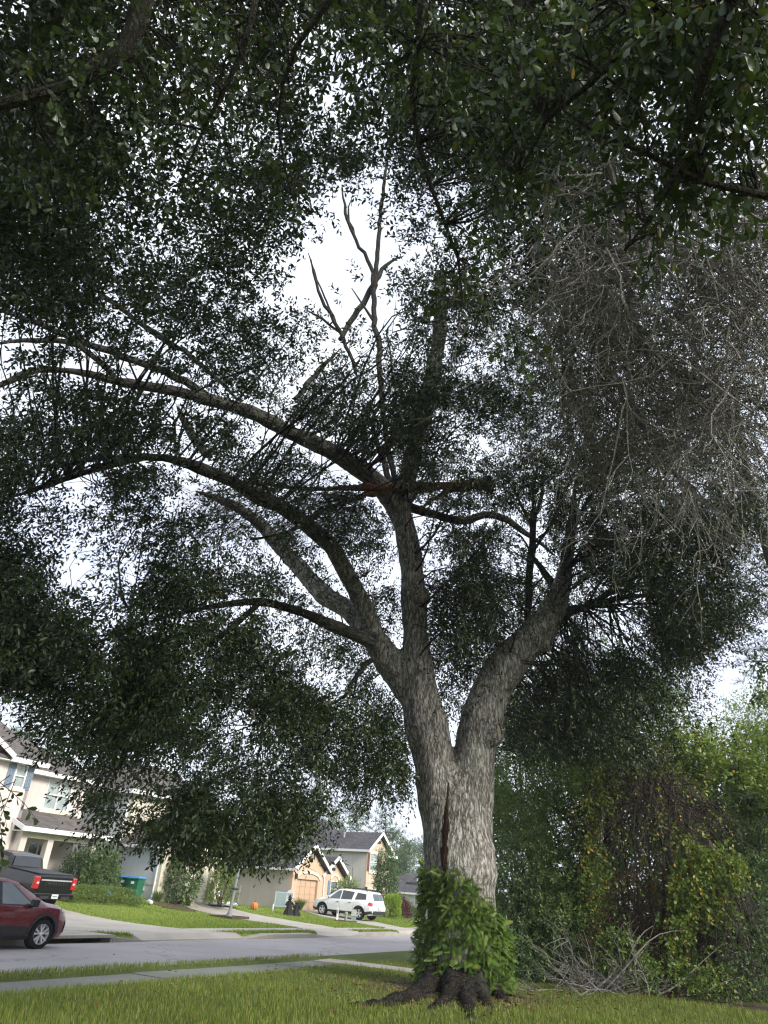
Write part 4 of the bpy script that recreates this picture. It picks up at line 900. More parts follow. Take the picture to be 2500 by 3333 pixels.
woody('leafy_shrub', 'low dark shrub under the leafy stump', 'shrub', [(1600, 2060, 95, 90, 18.6, .9), (1650, 1940, 60, 90, 19, .8)], [1100, 700], 'wood1', foot(1610, 18.8), .09, .04, 8, .3, 'shrubs of the thicket', trunk_r=.04, stems=4)
woody('leafy_shrub', 'small green sapling growth among the bleached brush', 'shrub', [(1440, 2120, 70, 45, 17.6, .4), (1350, 2070, 55, 50, 17.8, .4), (1560, 2140, 60, 40, 17.2, .4)], [330, 260, 260], 'wood2', foot(1440, 17.6), .085, .04, 7, .25, 'shrubs of the thicket', trunk_r=.015, stems=4, tint=(.6, .2))
woody('pine_tree', 'dark soft-needled young pine behind the leafy stump', 'tree', [(1610, 1790, 75, 80, 20.5, 1.1), (1580, 1870, 60, 60, 20.3, .9)], [800, 500], 'pine', foot(1625, 20.5), .26, .016, 16, .25, None, trunk_r=.07, shape='needle')
woody('vine_mound', 'bright green vine mound smothering the treetops beside the sky', 'vine', [(1560, 1690, 125, 75, 21.5, 1.3), (1640, 1640, 90, 70, 22, 1.2), (1480, 1640, 60, 55, 21.5, 1), (1640, 1760, 60, 80, 20.8, 1)], [1500, 900, 500, 600], 'vine', foot(1600, 21.5), .10, .085, 7, .34, None, trunk_r=.06, shape='heart', part='foliage', stems=3, tint=(.35, .22))
woody('thicket_tree', 'pale feathery treetop rising above the vine mound', 'tree', [(1640, 1560, 60, 60, 26, 1.2), (1585, 1600, 45, 50, 26, 1), (1500, 1590, 30, 40, 25, .7)], [560, 360, 160], 'wood2', foot(1640, 26), .13, .045, 9, .55, 'trees of the thicket', trunk_r=.12, droop=-.1, tint=(.6, .2))
# dead vine dome
vd = empty('vine_tangle', foot(1380, 20)); vd.location.z = .25; tag(vd, 'big brown tangle of dead hanging vines with yellowing leaves', 'vine'); v0 = np.array(vd.location)
m = MB(); hang = []
cD = at(1385 * Q, 1760 * Q, 20.2); kq = Q * depth_of(cD) / FPX
for _ in range(820):
    a = random.uniform(-math.pi, math.pi); q = math.sqrt(random.random())
    top = cD + np.array([math.cos(a) * q * 135 * kq, -abs(math.sin(a)) * 1.3 * q + random.uniform(-.2, .4), (135 * (1 - q * q) - 10 + random.gauss(0, 30)) * kq])
    l = random.uniform(.5, 2.8); d_ = nrm(np.array([math.cos(a) * q * .4 + random.gauss(0, .55), -.2 + random.gauss(0, .4), -.8 + random.gauss(0, .35)])); P_ = [top]
    for i in range(6):
        d_ = nrm(d_ + rng.normal(0, .34, 3) + np.array([0, 0, -.15])); P_.append(P_[-1] + d_ * l / 6)
    P_ = np.array(P_); P_[:, 2] = np.maximum(P_[:, 2], .3); m.tube(P_ - v0, np.linspace(random.uniform(.007, .018), .004, 7), 3, False); hang.append(P_[random.randint(1, 6)])
for _ in range(12):
    top = cD + np.array([random.uniform(-1, 1), random.uniform(-1, .3), random.uniform(.2, 1.3)]); m.tube(wiggly(np.array([top[0] + random.uniform(-1.5, 1.5), top[1] + random.uniform(-.5, .5), .2]), top, 8, .06) - v0, np.linspace(.05, .02, 8), 5)
m.build('vines', M['darktwig'], vd)['kind'] = 'stuff'
LP_ = [hang[i] for i in rng.choice(len(hang), 330, replace=False)]
for _ in range(230): LP_.append(at(random.gauss(1278, 16) * Q, random.uniform(1650, 1960) * Q, 19.3 + random.uniform(-.3, .4)))
LP_ = np.array(LP_); leaf_obj('foliage', LP_, nrm(rng.normal(0, .5, LP_.shape) + np.array([0, -.3, -.8])), .4, 6, .075, .066, M['vine'], vd, rng, 'heart', (.6, .28))['kind'] = 'stuff'
woody('leafy_shrub', 'scrambling green growth spilling over the crest of the vine tangle', 'shrub', [(1350, 1640, 90, 40, 20.0, .9), (1290, 1700, 40, 60, 19.6, .6), (1430, 1690, 45, 40, 20, .6)], [560, 300, 220], 'wood2', foot(1350, 20.2), .085, .04, 8, .34, 'shrubs of the thicket', trunk_r=.03, stems=3, tint=(.5, .25), droop=.4)
# leafy stump
sp = empty('vine_stump', foot(1530, 18.6)); sp.location.z = .25; tag(sp, 'broken tree stump draped with heart-leaved vines', 'tree stump'); s0 = np.array(sp.location)
P_, r_ = limb([(1560, 2160, 22, 18.6), (1552, 2050, 20, 18.6), (1545, 1930, 18, 18.6), (1536, 1840, 16, 18.5), (1520, 1822, 12, 18.3)]); P_, r_ = smooth_path(P_, r_, .2)
MB().tube(P_ - s0, r_ * (1 + .1 * rng.normal(size=len(r_))), 10).build('trunk', M['darktwig'], sp, True)
m = MB(); cS = at(1530 * Q, 1850 * Q, 18.4)
for _ in range(420):
    a = random.uniform(0, 6.28); q = random.uniform(.2, .75); p = np.array([cS[0] + math.cos(a) * q + random.gauss(0, .1), cS[1] + math.sin(a) * q, random.uniform(.8, cS[2] + .1)]); l = random.uniform(.5, 1.5); d_ = np.array([math.cos(a) * .2, math.sin(a) * .2, -1.0]); P_ = [p]
    for i in range(5): d_ = nrm(d_ + rng.normal(0, .12, 3)); P_.append(P_[-1] + d_ * l / 5)
    P_ = np.array(P_); P_[:, 2] = np.maximum(P_[:, 2], .27); m.tube(P_ - s0, np.linspace(.010, .004, 6), 3, False)
for _ in range(14):
    p = at(random.uniform(1560, 1680) * Q, random.uniform(1950, 2000) * Q, 18.2 + random.uniform(-.4, .6)); m.tube(wiggly(at(1548 * Q, random.uniform(1880, 2050) * Q, 18.5), p, 7, .1) - s0, np.linspace(.03, .008, 7), 5)
m.build('vines', M['darktwig'], sp)['kind'] = 'stuff'
LP_ = []
for x, y, rx, ry, n in ((1525, 1850, 55, 30, 120), (1470, 1930, 25, 90, 110), (1530, 1930, 60, 60, 120), (1455, 2010, 25, 60, 40), (1580, 1880, 25, 40, 40), (1500, 2080, 60, 50, 40), (1490, 1810, 20, 15, 10)):
    for _ in range(int(n * 1.3)): LP_.append(at(random.gauss(x, rx * .5) * Q, random.gauss(y, ry * .5) * Q, 17.9 + random.uniform(-.25, .35)))
LP_ = np.array(LP_); leaf_obj('foliage', LP_, nrm(rng.normal(0, .5, LP_.shape) + np.array([0, -.4, -.7])), .32, 8, .078, .068, M['vine'], sp, rng, 'heart', (.42, .28))['kind'] = 'stuff'
# rusty dead growth
woody('dead_bush', 'rust brown dead bush under the vine tangle', 'bush', [(1390, 1950, 95, 70, 19.4, .9), (1340, 2040, 90, 60, 19, .8), (1440, 2040, 70, 60, 18.8, .8)], [520, 420, 300], 'rust', foot(1390, 19.2), .16, .012, 10, .34, None, trunk_r=.04, stems=6, bmat='darktwig', part='foliage')
# bleached brush pile
bp = empty('brush_pile', gq(1310, 2150)); tag(bp, 'fan of bleached bare branches lying at the edge of the lawn', 'brush pile'); p0 = np.array(bp.location)
m = MB(); n = 46; st = np.array([at(random.gauss(1300, 45) * Q, random.gauss(2150, 8) * Q, 17.3 + random.uniform(-.2, .3)) for _ in range(n)])
di = nrm(np.stack([rng.normal(-.25, .85, n), rng.normal(-.15, .25, n), np.abs(rng.normal(.38, .3, n))], -1))
dead_spray(n, st, di, rng.uniform(.7, 1.9, n), rng.uniform(.008, .020, n), 7, m, p0, .16, .003, 0.0)
for x0, y0, x1, y1 in ((1290, 2155, 1480, 2010), (1300, 2160, 1440, 2165), (1280, 2150, 1180, 2080), (1320, 2140, 1410, 2000), (1420, 2150, 1560, 2040), (1480, 2170, 1600, 2110)):
    m.tube(wiggly(at(x0 * Q, y0 * Q, 17.3), at(x1 * Q, y1 * Q, 17.5 + random.uniform(-.3, .3)), 8, .05) - p0, np.linspace(.022, .006, 8), 5, False)
m.build('bleached_branches', M['bleached'], bp)['kind'] = 'stuff'
LP_ = np.array([at(random.gauss(1390, 70) * Q, random.gauss(2168, 7) * Q, 17.3 + random.uniform(-.2, .5)) for _ in range(260)]); LP_[:, 2] = np.clip(LP_[:, 2], .28, .75)
leaf_obj('pine_straw', LP_, nrm(rng.normal(0, 1, LP_.shape) * np.array([1, 1, .3])), .3, 9, .18, .008, M['rust'], bp, rng)['kind'] = 'stuff'
# undergrowth that closes the foot of the thicket
P_ = []
for _ in range(900):
    x = random.uniform(1075, 1720); y0 = 2128 + (x - 1130) * .045; P_.append(at(x * Q, (y0 - random.uniform(0, 1) ** 1.6 * 90) * Q, random.uniform(18.6, 20.5)))
P_ = np.array(P_); P_[:, 2] = np.maximum(P_[:, 2], .32)
o = leaf_obj('undergrowth', P_, nrm(rng.normal(0, .6, P_.shape) + np.array([0, -.2, .4])), .3, 8, .09, .04, M['wood1'], None, rng, tint=(.4, .25), droop=.1); tag(o, 'dark weedy undergrowth along the foot of the thicket', 'undergrowth', kind='stuff')
# pine at the edge of the view
pr = np.array([9.9, 15.5, .25]); pn = empty('pine_tree', pr); tag(pn, 'tall loose pine whose long-needled sprays reach in against the sky', 'tree')
m = MB(); m.tube(wiggly(pr - np.array([0, 0, .2]), pr + np.array([.3, .5, 15.5]), 12, .01) - pr, np.linspace(.2, .06, 12), 10); NPn = []
for x, y, n in ((1640, 1080, 26), (1600, 1130, 16), (1650, 1200, 24), (1640, 1260, 16), (1650, 1040, 10), (1645, 1400, 12), (1625, 1430, 10), (1660, 1330, 14), (1660, 1470, 8)):
    c_ = at(x * Q, y * Q, 16.5); s_ = pr + np.array([.2, .3, c_[2] - .5]); Pb = wiggly(s_, c_, 8, .05, .03); m.tube(Pb - pr, np.linspace(.04, .010, 8), 5)
    for _ in range(n):
        q = c_ + rng.normal(0, 1, 3) * np.array([.5, .6, .35]); NPn.append(q); m.tube(wiggly(Pb[random.randint(3, 7)], q, 5, .06) - pr, np.linspace(.010, .005, 5), 4, False)
m.build('trunk', M['darktwig'], pn, True); NPn = np.array(NPn)
leaf_obj('crown', NPn, nrm(rng.normal(0, .4, NPn.shape) + np.array([-.7, 0, .1])), .22, 34, .24, .010, M['pine'], pn, rng, 'needle', (.6, .2), droop=.1, spread=.8)['kind'] = 'stuff'
vb = np.array([at(random.gauss(1640, 14) * Q, random.uniform(1410, 1520) * Q, 16.4) for _ in range(46)])
leaf_obj('vine_leaves', vb, nrm(rng.normal(0, .5, vb.shape) + np.array([0, 0, -.8])), .3, 6, .09, .07, M['wood2'], pn, rng, 'heart', (.6, .2))['kind'] = 'stuff'

# ---------------------------------------------------------------- trees behind the houses
M['farpine'] = m_leaf('far pine', [(0, (.050, .085, .036)), (.6, (.085, .13, .055)), (1, (.13, .175, .075))], .2, .7)
def far_tree(label, x, ytop, ybot, Y, halfw, style, n, group='trees behind the houses'):
    top = at(x * Q, ytop * Q, Y); f = np.array([at(x * Q, ybot * Q, Y)[0], Y, -.4]); k = Q * depth_of(top) / FPX; hw = halfw * k; H_ = top[2] - f[2]
    root = empty('pine_tree' if style == 'pine' else 'broadleaf_tree', f); tag(root, label, 'tree', group)
    m = MB(); tr = wiggly(f, top - np.array([0, 0, .4]), 12, .012); m.tube(tr - f, np.linspace(.011 * H_ + .05, .05, 12), 7)
    Ps = []; nb = 26 if style == 'pine' else 20
    for i in range(nb):
        t_ = random.uniform(.42, 1.0) if style == 'pine' else random.uniform(.15, 1.0); a = random.uniform(0, 6.28)
        wd_ = hw * ((1.15 - t_) * 1.5 + .25 if style == 'pine' else math.sin(math.pi * min(1, .25 + .72 * t_)) ** .7) * random.uniform(.5, 1.1)
        p = f + (top - f) * t_; c_ = p + np.array([math.cos(a) * wd_, math.sin(a) * wd_, random.uniform(-.1, .4) * wd_]); m.tube(np.array([p - f, (p + c_) / 2 - f, c_ - f]), [.07, .05, .02], 4, False)
        q = rng.normal(0, 1, (max(6, n // nb), 3)) * np.array([.36, .36, .22]) * (hw * .85 + .3); Ps.append(c_ + q)
    m.build('trunk', M['darktwig'], root, True); P_ = np.concatenate(Ps); s_ = .36 if style == 'pine' else .34
    leaf_obj('crown', P_, nrm(rng.normal(0, .7, P_.shape) + np.array([0, 0, .25])), .5, 7, s_, s_ * .38, M['farpine'], root, rng, tint=(.45, .25), droop=.05)['kind'] = 'stuff'
far_tree('tall full pine rising behind the ridge of the two-storey tan house', 770, 1728, 1880, 118, 34, 'pine', 620)
far_tree('thin open pine with bare lower trunk behind the far gable', 834, 1752, 1880, 122, 30, 'pine', 330)
far_tree('short bushy pine peeping over the tan house roof', 728, 1756, 1880, 112, 20, 'pine', 300)
far_tree('pale tall tree behind the drooping oak leaves and the tan roof', 680, 1700, 1880, 115, 34, 'leaf', 700)
far_tree('wide pale tree half hidden behind the drooping oak leaves', 640, 1715, 1880, 120, 40, 'leaf', 600)
far_tree('dense green tree beside the far gable of the tan house', 848, 1800, 1890, 120, 30, 'leaf', 700)
far_tree('round green tree above the grey roof at the end of the street', 880, 1815, 1890, 128, 34, 'leaf', 700)
far_tree('green tree behind the lamp at the end of the street', 915, 1808, 1890, 132, 36, 'leaf', 700)
far_tree('low green tree between the far gable and the end of the street', 865, 1840, 1890, 112, 24, 'leaf', 400)
far_tree('distant tree seen past the oak trunk', 955, 1800, 1890, 136, 40, 'leaf', 400)
far_tree('treetop showing over the ridge of the pinkish house', 28, 1562, 1800, 85, 22, 'leaf', 260)
far_tree('leafy treetop beside the sky over the pinkish house', 66, 1580, 1800, 85, 18, 'leaf', 220)
far_tree('treetop behind the pinkish house roof, half hidden by oak leaves', 130, 1600, 1820, 88, 26, 'leaf', 260)
far_tree('treetop behind the cream house, half hidden by oak leaves', 240, 1660, 1830, 95, 30, 'leaf', 260)
# ---------------------------------------------------------------- houses
M['pink'] = m_stucco('pinkish stucco', (.60, .55, .52)); M['cream'] = m_stucco('cream stucco', (.60, .56, .46)); M['creamshade'] = m_stucco('shaded cream stucco', (.60, .62, .62))  # cream house's side wall: bluish shade put into its paint colour
M['peach'] = m_stucco('peach stucco', (.56, .41, .30)); M['taupe'] = m_stucco('taupe stucco', (.47, .42, .395)); M['tan'] = m_stucco('tan stucco', (.53, .44, .335)); M['grey'] = m_stucco('grey stucco', (.53, .505, .475)); M['bluegrey'] = m_stucco('blue grey stucco', (.54, .57, .62))  # taupe and grey side walls: peach and tan with shade put into the colour
M['trimcream'] = m_stucco('cream trim', (.66, .62, .50)); M['white'] = m_plain('white trim paint', (.72, .72, .73), .5, .05)
M['shA'] = m_shingle('brown grey shingles', (.115, .105, .10)); M['shD'] = m_shingle('charcoal shingles', (.085, .082, .088))
M['pane'] = m_glass('window pane with blinds', (.30, .36, .35), .10); M['panedark'] = m_glass('dark pane', (.06, .085, .085), .06)
M['shut'] = m_plain('blue grey shutter', (.16, .21, .28), .7, .12, 8); M['shutbrown'] = m_plain('brown shutter', (.13, .062, .045), .7, .15, 8); M['shutblue'] = m_plain('slate blue shutter', (.17, .22, .33), .7, .12, 8)
M['garcream'] = m_plain('cream door panel', (.68, .64, .54), .55, .05, 3); M['garpeach'] = m_plain('tan door panel', (.50, .35, .235), .6, .08, 3); M['garbrown'] = m_plain('brown door panel', (.26, .12, .07), .55, .15, 5)
M['iron'] = m_plain('dark metal', (.03, .03, .032), .5, .2, 8, .4); M['greybox'] = m_plain('grey metal box', (.34, .35, .35), .6, .12, 6); M['vent'] = m_plain('dark roof vent', (.045, .045, .05), .6, .2)
def text_obj(name, curve):
    t_ = put(bpy.data.objects.new('text', curve)); bpy.context.view_layer.update(); me_ = bpy.data.meshes.new_from_object(t_.evaluated_get(bpy.context.evaluated_depsgraph_get())); bpy.data.objects.remove(t_); me_.name = name
    return bpy.data.objects.new(name, me_)
class House:
    def __init__(s, name, label, P):
        s.r = empty(name, P, ANG); tag(s.r, label, 'house', 'houses along the street')
    @staticmethod
    def front(y0): return lambda a, d, b: (a, y0 - d, b)
    @staticmethod
    def side(x0): return lambda a, d, b: (x0 - d, a, b)
    def wall(s, T, a0, a1, b0, b1, mat, th=.2, op=()):
        A_ = sorted({a0, a1} | {q for o in op for q in o[:2]}); B_ = sorted({b0, b1} | {q for o in op for q in o[2:]}); m = MB()
        for i in range(len(A_) - 1):
            for j in range(len(B_) - 1):
                ca, cb = (A_[i] + A_[i + 1]) / 2, (B_[j] + B_[j + 1]) / 2
                if any(o[0] < ca < o[1] and o[2] < cb < o[3] for o in op): continue
                m.box(A_[i], A_[i + 1], -th, 0, B_[j], B_[j + 1], T)
        return m.build('wall', mat, s.r)
    def tri(s, T, pts, mat, th=.2, name='gable'):
        n = len(pts); V = [T(a, 0, b) for a, b in pts] + [T(a, -th, b) for a, b in pts]
        return MB().add(V, [tuple(range(n)), tuple(range(2 * n - 1, n - 1, -1))] + [(i, n + i, n + (i + 1) % n, (i + 1) % n) for i in range(n)]).build(name, mat, s.r)
    def slab(s, pts, mat, th=.14, name='roof'): return MB().prism(pts, (0, 0, th)).build(name, mat, s.r)
    def trim(s, T, a0, a1, b0, b1, mat, d=.06, name='trim'): return MB().box(a0, a1, .002, d, b0, b1, T).build(name, mat, s.r)
    def bar(s, p, q, a, b, mat, name='fascia'): return MB().bar(p, q, a, b).build(name, mat, s.r)
    def window(s, T, a0, a1, b0, b1, cols, rows, glass='pane', muntin=True, mull=None):
        m = MB(); f = .06
        for q in ((a0, a1, b0, b0 + f), (a0, a1, b1 - f, b1)): m.box(q[0], q[1], -.09, .03, q[2], q[3], T)
        for q in ((a0, a0 + f), (a1 - f, a1)): m.box(q[0], q[1], -.09, .03, b0 + f, b1 - f, T)
        mid = (b0 + b1) / 2; m.box(a0 + f, a1 - f, -.08, .025, mid - .03, mid + .03, T)
        if mull: m.box(mull - .045, mull + .045, -.085, .028, b0 + f, b1 - f, T)
        w_ = m.build('window', M['white'], s.r)
        for i in range(cols):
            for j in range(rows):
                x0 = a0 + f + (a1 - a0 - 2 * f) * i / cols; x1 = a0 + f + (a1 - a0 - 2 * f) * (i + 1) / cols; z0 = b0 + f + (b1 - b0 - 2 * f) * j / rows; z1 = b0 + f + (b1 - b0 - 2 * f) * (j + 1) / rows
                g_ = .011 if muntin else .004
                MB().box(x0 + g_, x1 - g_, -.075, -.06, z0 + g_, z1 - g_, T).build('pane', M[glass], w_)
        if muntin: MB().box(a0 + f, a1 - f, -.12, -.078, b0 + f, b1 - f, T).build('muntin_grid', M['white'], w_)
        else: MB().box(a0 + f, a1 - f, -.12, -.078, b0 + f, b1 - f, T).build('blind', M['white'], w_)
        return w_
    def shutter(s, T, a0, a1, b0, b1, mat):
        m = MB(); n = 3
        for i in range(n): m.box(a0 + (a1 - a0) * i / n + .006, a0 + (a1 - a0) * (i + 1) / n - .006, .004, .035, b0, b1, T)
        for q in (.16, .84): z = b0 + (b1 - b0) * q; m.box(a0, a1, .036, .055, z - .05, z + .05, T)
        return m.build('shutter', mat, s.r)
    def garage(s, T, a0, a1, b0, b1, mat, cols=4, rows=4, rec=.18):
        g_ = MB().box(a0, a1, -rec - .06, -rec - .03, b0, b1, T).build('garage_door', mat, s.r)
        for i in range(cols):
            for j in range(rows):
                wx = (a1 - a0) / cols; wz = (b1 - b0) / rows
                MB().box(a0 + wx * i + .02, a0 + wx * (i + 1) - .02, -rec - .028, -rec, b0 + wz * j + .012, b0 + wz * (j + 1) - .012, T).build('panel', mat, g_)
    def spout(s, p, zt_, z0, bend=(0, 0, 0)):
        m = MB(); p = np.array(p, float); m.tube([p + np.array([0, 0, zt_]), p + np.array([0, 0, zt_ - .25]) + np.array(bend), p + np.array([0, 0, z0 + .25]) + np.array(bend), p + np.array([-.15, -.1, z0 + .05]) + np.array(bend)], .045, 6); return m.build('downspout', M['white'], s.r)
# pinkish two-storey house with porch
P = S3 * 30.7 + N3 * -34.8; P[2] = 1.0
h = House('house', 'pinkish two-storey house with pillared porch behind the black pickup', P); Fr, Sd = h.front, h.side
w1 = (-6.1, -5.42, 4.45, 5.6); bw = (-2.8, -1.1, 3.78, 5.35)
h.wall(Fr(.5), -13, -5.0, -1, 5.62, M['pink'], .2, [w1])
MB().box(-5.2, -5.0, .5, 2.0, -1, 5.62).build('wall', M['pink'], h.r)
dr_ = (-2.95, -1.9, 0, 2.15)
h.wall(Fr(2.0), -5.0, 0, -1, 5.5, M['pink'], .2, [bw, dr_]); MB().box(-.2, 0, 2.2, 12, -1, 5.5).build('wall', M['pink'], h.r)
h.wall(Fr(12.2), -13, 0, -1, 5.5, M['pink']); MB().box(-13, -12.8, .5, 12, -1, 5.5).build('wall', M['pink'], h.r)
h.window(Fr(.5), *w1, 2, 2); h.trim(Fr(.5), -6.2, -5.32, 5.61, 5.76 - .02, M['trimcream']); h.trim(Fr(.5), -6.2, -5.32, 4.28, 4.44, M['trimcream'], .09, 'sill')
h.shutter(Fr(.5), -6.55, -6.14, 4.4, 5.58, M['shut']); h.shutter(Fr(.5), -5.38, -5.03, 4.4, 5.58, M['shut'])
h.window(Fr(2.0), *bw, 2, 2, 'pane', False, -1.95); h.trim(Fr(2.0), -2.95, -.95, 3.56, 3.76, M['trimcream'], .09, 'sill'); h.trim(Fr(2.0), -2.95, -.95, 5.36, 5.48, M['trimcream'])
d_ = MB().box(-2.95, -1.9, -.1, -.02, 0, 2.15, Fr(2.0)).build('door', M['white'], h.r)
MB().box(-2.85, -2.35, -.018, -.008, .95, 2.05, Fr(2.0)).build('pane', M['panedark'], d_); MB().box(-2.85, -2.35, -.018, -.008, .1, .85, Fr(2.0)).build('pane', M['panedark'], d_); MB().box(-2.25, -2.0, -.018, -.008, .1, 2.05, Fr(2.0)).build('pane', M['panedark'], d_)
h.trim(Fr(2.0), -3.0, -1.85, 2.17, 2.42, M['trimcream'])
for x in (-5.0, -3.35, -.36):
    MB().box(x, x + .36, 0, .36, -.9, 2.36).build('column', M['pink'], h.r)
MB().box(-5.0, 0, .02, .34, 2.362, 2.46).build('beam', M['pink'], h.r); MB().box(-.34, -.02, .36, 2.0, 2.2, 2.46).build('beam', M['pink'], h.r); MB().box(-5.0, -4.7, .36, .5, -.5, 2.46).build('beam', M['pink'], h.r)
for a0, a1 in ((-4.64, -3.35), (-2.99, -.36)): h.trim(Fr(.02), a0, a1, 2.2, 2.362, M['trimcream'], .03, 'lintel')
MB().box(-5.0, 0, 0, 2.0, -1, 0).build('porch_floor', M['concrete'], h.r)
h.slab([(-5.4, -.5, 2.56), (.4, -.5, 2.56), (.4 - .9, 2.0, 3.5), (-5.0, 2.0, 3.5)], M['shA']); h.slab([(.4, -.5, 2.56), (.4, 2.0, 2.56), (-.5, 2.0, 3.5)], M['shA'])
MB().box(-5.3, .3, -.4, 1.99, 2.462, 2.5).build('soffit', M['white'], h.r)
h.bar((-5.42, -.52, 2.58), (.42, -.52, 2.58), .05, .22, M['white']); h.bar((.42, -.54, 2.58), (.42, 2.0, 2.58), .05, .22, M['white']); h.bar((-5.42, -.54, 2.58), (-5.42, .49, 2.95), .05, .22, M['white'])
k_ = .47
h.slab([(-4.75, 1.5, 5.5), (.45, 1.5, 5.5), (-2.6, 7, 5.5 + 5.5 * k_), (-4.75, 7, 5.5 + 5.5 * k_)], M['shA']); h.slab([(.45, 1.5, 5.5), (.45, 12.6, 5.5), (-2.6, 7, 5.5 + 5.5 * k_)], M['shA'])
h.slab([(-13.4, -.0, 5.66), (-4.6, -.0, 5.66), (-4.6, 6.5, 5.66 + 6.5 * k_), (-13.4, 6.5, 5.66 + 6.5 * k_)], M['shA']); h.slab([(-13.4, 6.5, 8.7), (-2.6, 7, 8.05), (.45, 12.6, 5.5), (-13.4, 12.6, 5.5)], M['shA'])
h.slab([(-6.85, -.15, 5.78), (-9.6, -.15, 7.25), (-9.6, 4, 7.25), (-6.85, 3, 5.78)], M['shA']); h.slab([(-12.4, -.15, 5.78), (-9.6, -.15, 7.25), (-9.6, 4, 7.25), (-12.4, 3, 5.78)], M['shA'])
h.tri(Fr(.5), [(-12.6, 5.62), (-6.6, 5.62), (-9.6, 7.2)], M['pink'])
h.bar((-6.85, -.18, 5.80), (-9.6, -.18, 7.27), .05, .24, M['white']); h.bar((-6.9, -.02, 5.70), (-4.55, -.02, 5.70), .05, .24, M['white']); h.bar((-4.62, -.02, 5.68), (-4.62, 1.48, 5.68), .05, .22, M['white']); h.bar((-4.75, 1.47, 5.52), (.48, 1.47, 5.52), .05, .22, M['white']); h.bar((.48, 1.47, 5.52), (.48, 12.6, 5.52), .05, .22, M['white'])
MB().box(-12.8, -4.65, .0, .5, 5.60, 5.64).build('soffit', M['white'], h.r); MB().box(-4.6, .4, 1.52, 2.0, 5.42, 5.46).build('soffit', M['white'], h.r)
MB().box(-4.55, -4.43, .004, .08, 3.95, 4.12, Fr(2.0)).build('wall_box', M['white'], h.r)
pl = MB().box(-5.98, -5.6, .004, .03, 1.92, 2.2, Fr(.5)).build('number_plate', M['white'], h.r)
tcv = bpy.data.curves.new('digit', 'FONT'); tcv.body = '6'; tcv.size = .26; tcv.extrude = .004; tcv.materials.append(M['iron']); o = put(text_obj('digit', tcv), pl); o.location = (-5.78, .465, 1.97); o.rotation_euler = (math.pi / 2, 0, 0)
# cream house with the bins
P = S3 * 33.0 + N3 * -31.88; P[2] = .70
h = House('house', 'cream two-storey house with jutting garage beside the blue-lidded bins', P)
gd = (1.0, 4.3, 0, 2.15); sw = (4.95, 6.1, 3.9, 5.35)
h.wall(Fr(0), 0, 5.2, -.8, 2.75, M['cream'], .2, [gd]); h.wall(Sd(0), .2, 3.8, -.8, 2.75, M['creamshade']); h.wall(Sd(0), 3.8, 13, -.8, 5.6, M['creamshade'], .2, [sw]); MB().box(5.0, 5.2, .2, 3.6, -.8, 2.75).build('wall', M['cream'], h.r)
h.wall(Fr(3.6), .2, 9, -.8, 5.6, M['cream']); MB().box(8.8, 9, 3.8, 13, -.8, 5.6).build('wall', M['cream'], h.r)
h.tri(Fr(0), [(0, 2.75), (5.2, 2.75), (2.6, 4.25)], M['cream']); h.garage(Fr(0), *gd, M['garcream']); h.window(Sd(0), *sw, 1, 2, 'pane', False); h.trim(Sd(0), 4.85, 6.2, 5.36, 5.5, M['trimcream']); h.trim(Sd(0), 4.85, 6.2, 3.75, 3.89, M['trimcream'], .08, 'sill')
h.slab([(-.4, -.4, 2.62), (2.6, -.4, 4.37), (2.6, 3.6, 4.37), (-.4, 3.6, 2.62)], M['shA']); h.slab([(5.6, -.4, 2.62), (2.6, -.4, 4.37), (2.6, 3.6, 4.37), (5.6, 3.6, 2.62)], M['shA'])
h.bar((-.42, -.42, 2.68), (2.6, -.42, 4.45), .05, .24, M['white']); h.bar((5.62, -.42, 2.68), (2.6, -.42, 4.45), .05, .24, M['white']); h.bar((-.43, -.40, 2.66), (-.43, 3.8, 2.66), .10, .16, M['white'], 'gutter'); MB().box(-.4, 0, -.38, 3.6, 2.57, 2.6).build('soffit', M['white'], h.r)
h.slab([(-.5, 3.1, 5.6), (9.5, 3.1, 5.6), (6.5, 8, 8.0), (2.5, 8, 8.0)], M['shA']); h.slab([(-.5, 3.1, 5.6), (2.5, 8, 8.0), (-.5, 13.5, 5.6)], M['shA']); h.slab([(9.5, 3.1, 5.6), (6.5, 8, 8.0), (9.5, 13.5, 5.6)], M['shA']); h.bar((-.52, 3.08, 5.66), (9.5, 3.08, 5.66), .05, .22, M['white']); h.bar((-.52, 3.08, 5.66), (-.52, 13.5, 5.66), .05, .22, M['white'])
h.spout((-.06, .25, 0), 2.55, 0, (0, 0, 0)); h.trim(Fr(0), .02, .95, .75, .9, M['trimcream'], .04, 'band'); h.trim(Sd(0), .2, .9, .75, .9, M['trimcream'], .04, 'band'); h.trim(Fr(0), 4.35, 5.2, .75, .9, M['trimcream'], .04, 'band')
MB().box(.95, 1.15, .01, .14, .42, .62, Sd(0)).build('meter_box', M['greybox'], h.r); MB().box(1.9, 1.98, .01, .06, .75, .95, Sd(0)).build('tap', M['iron'], h.r); h.spout((5.26, .1, 0), 2.5, 0)
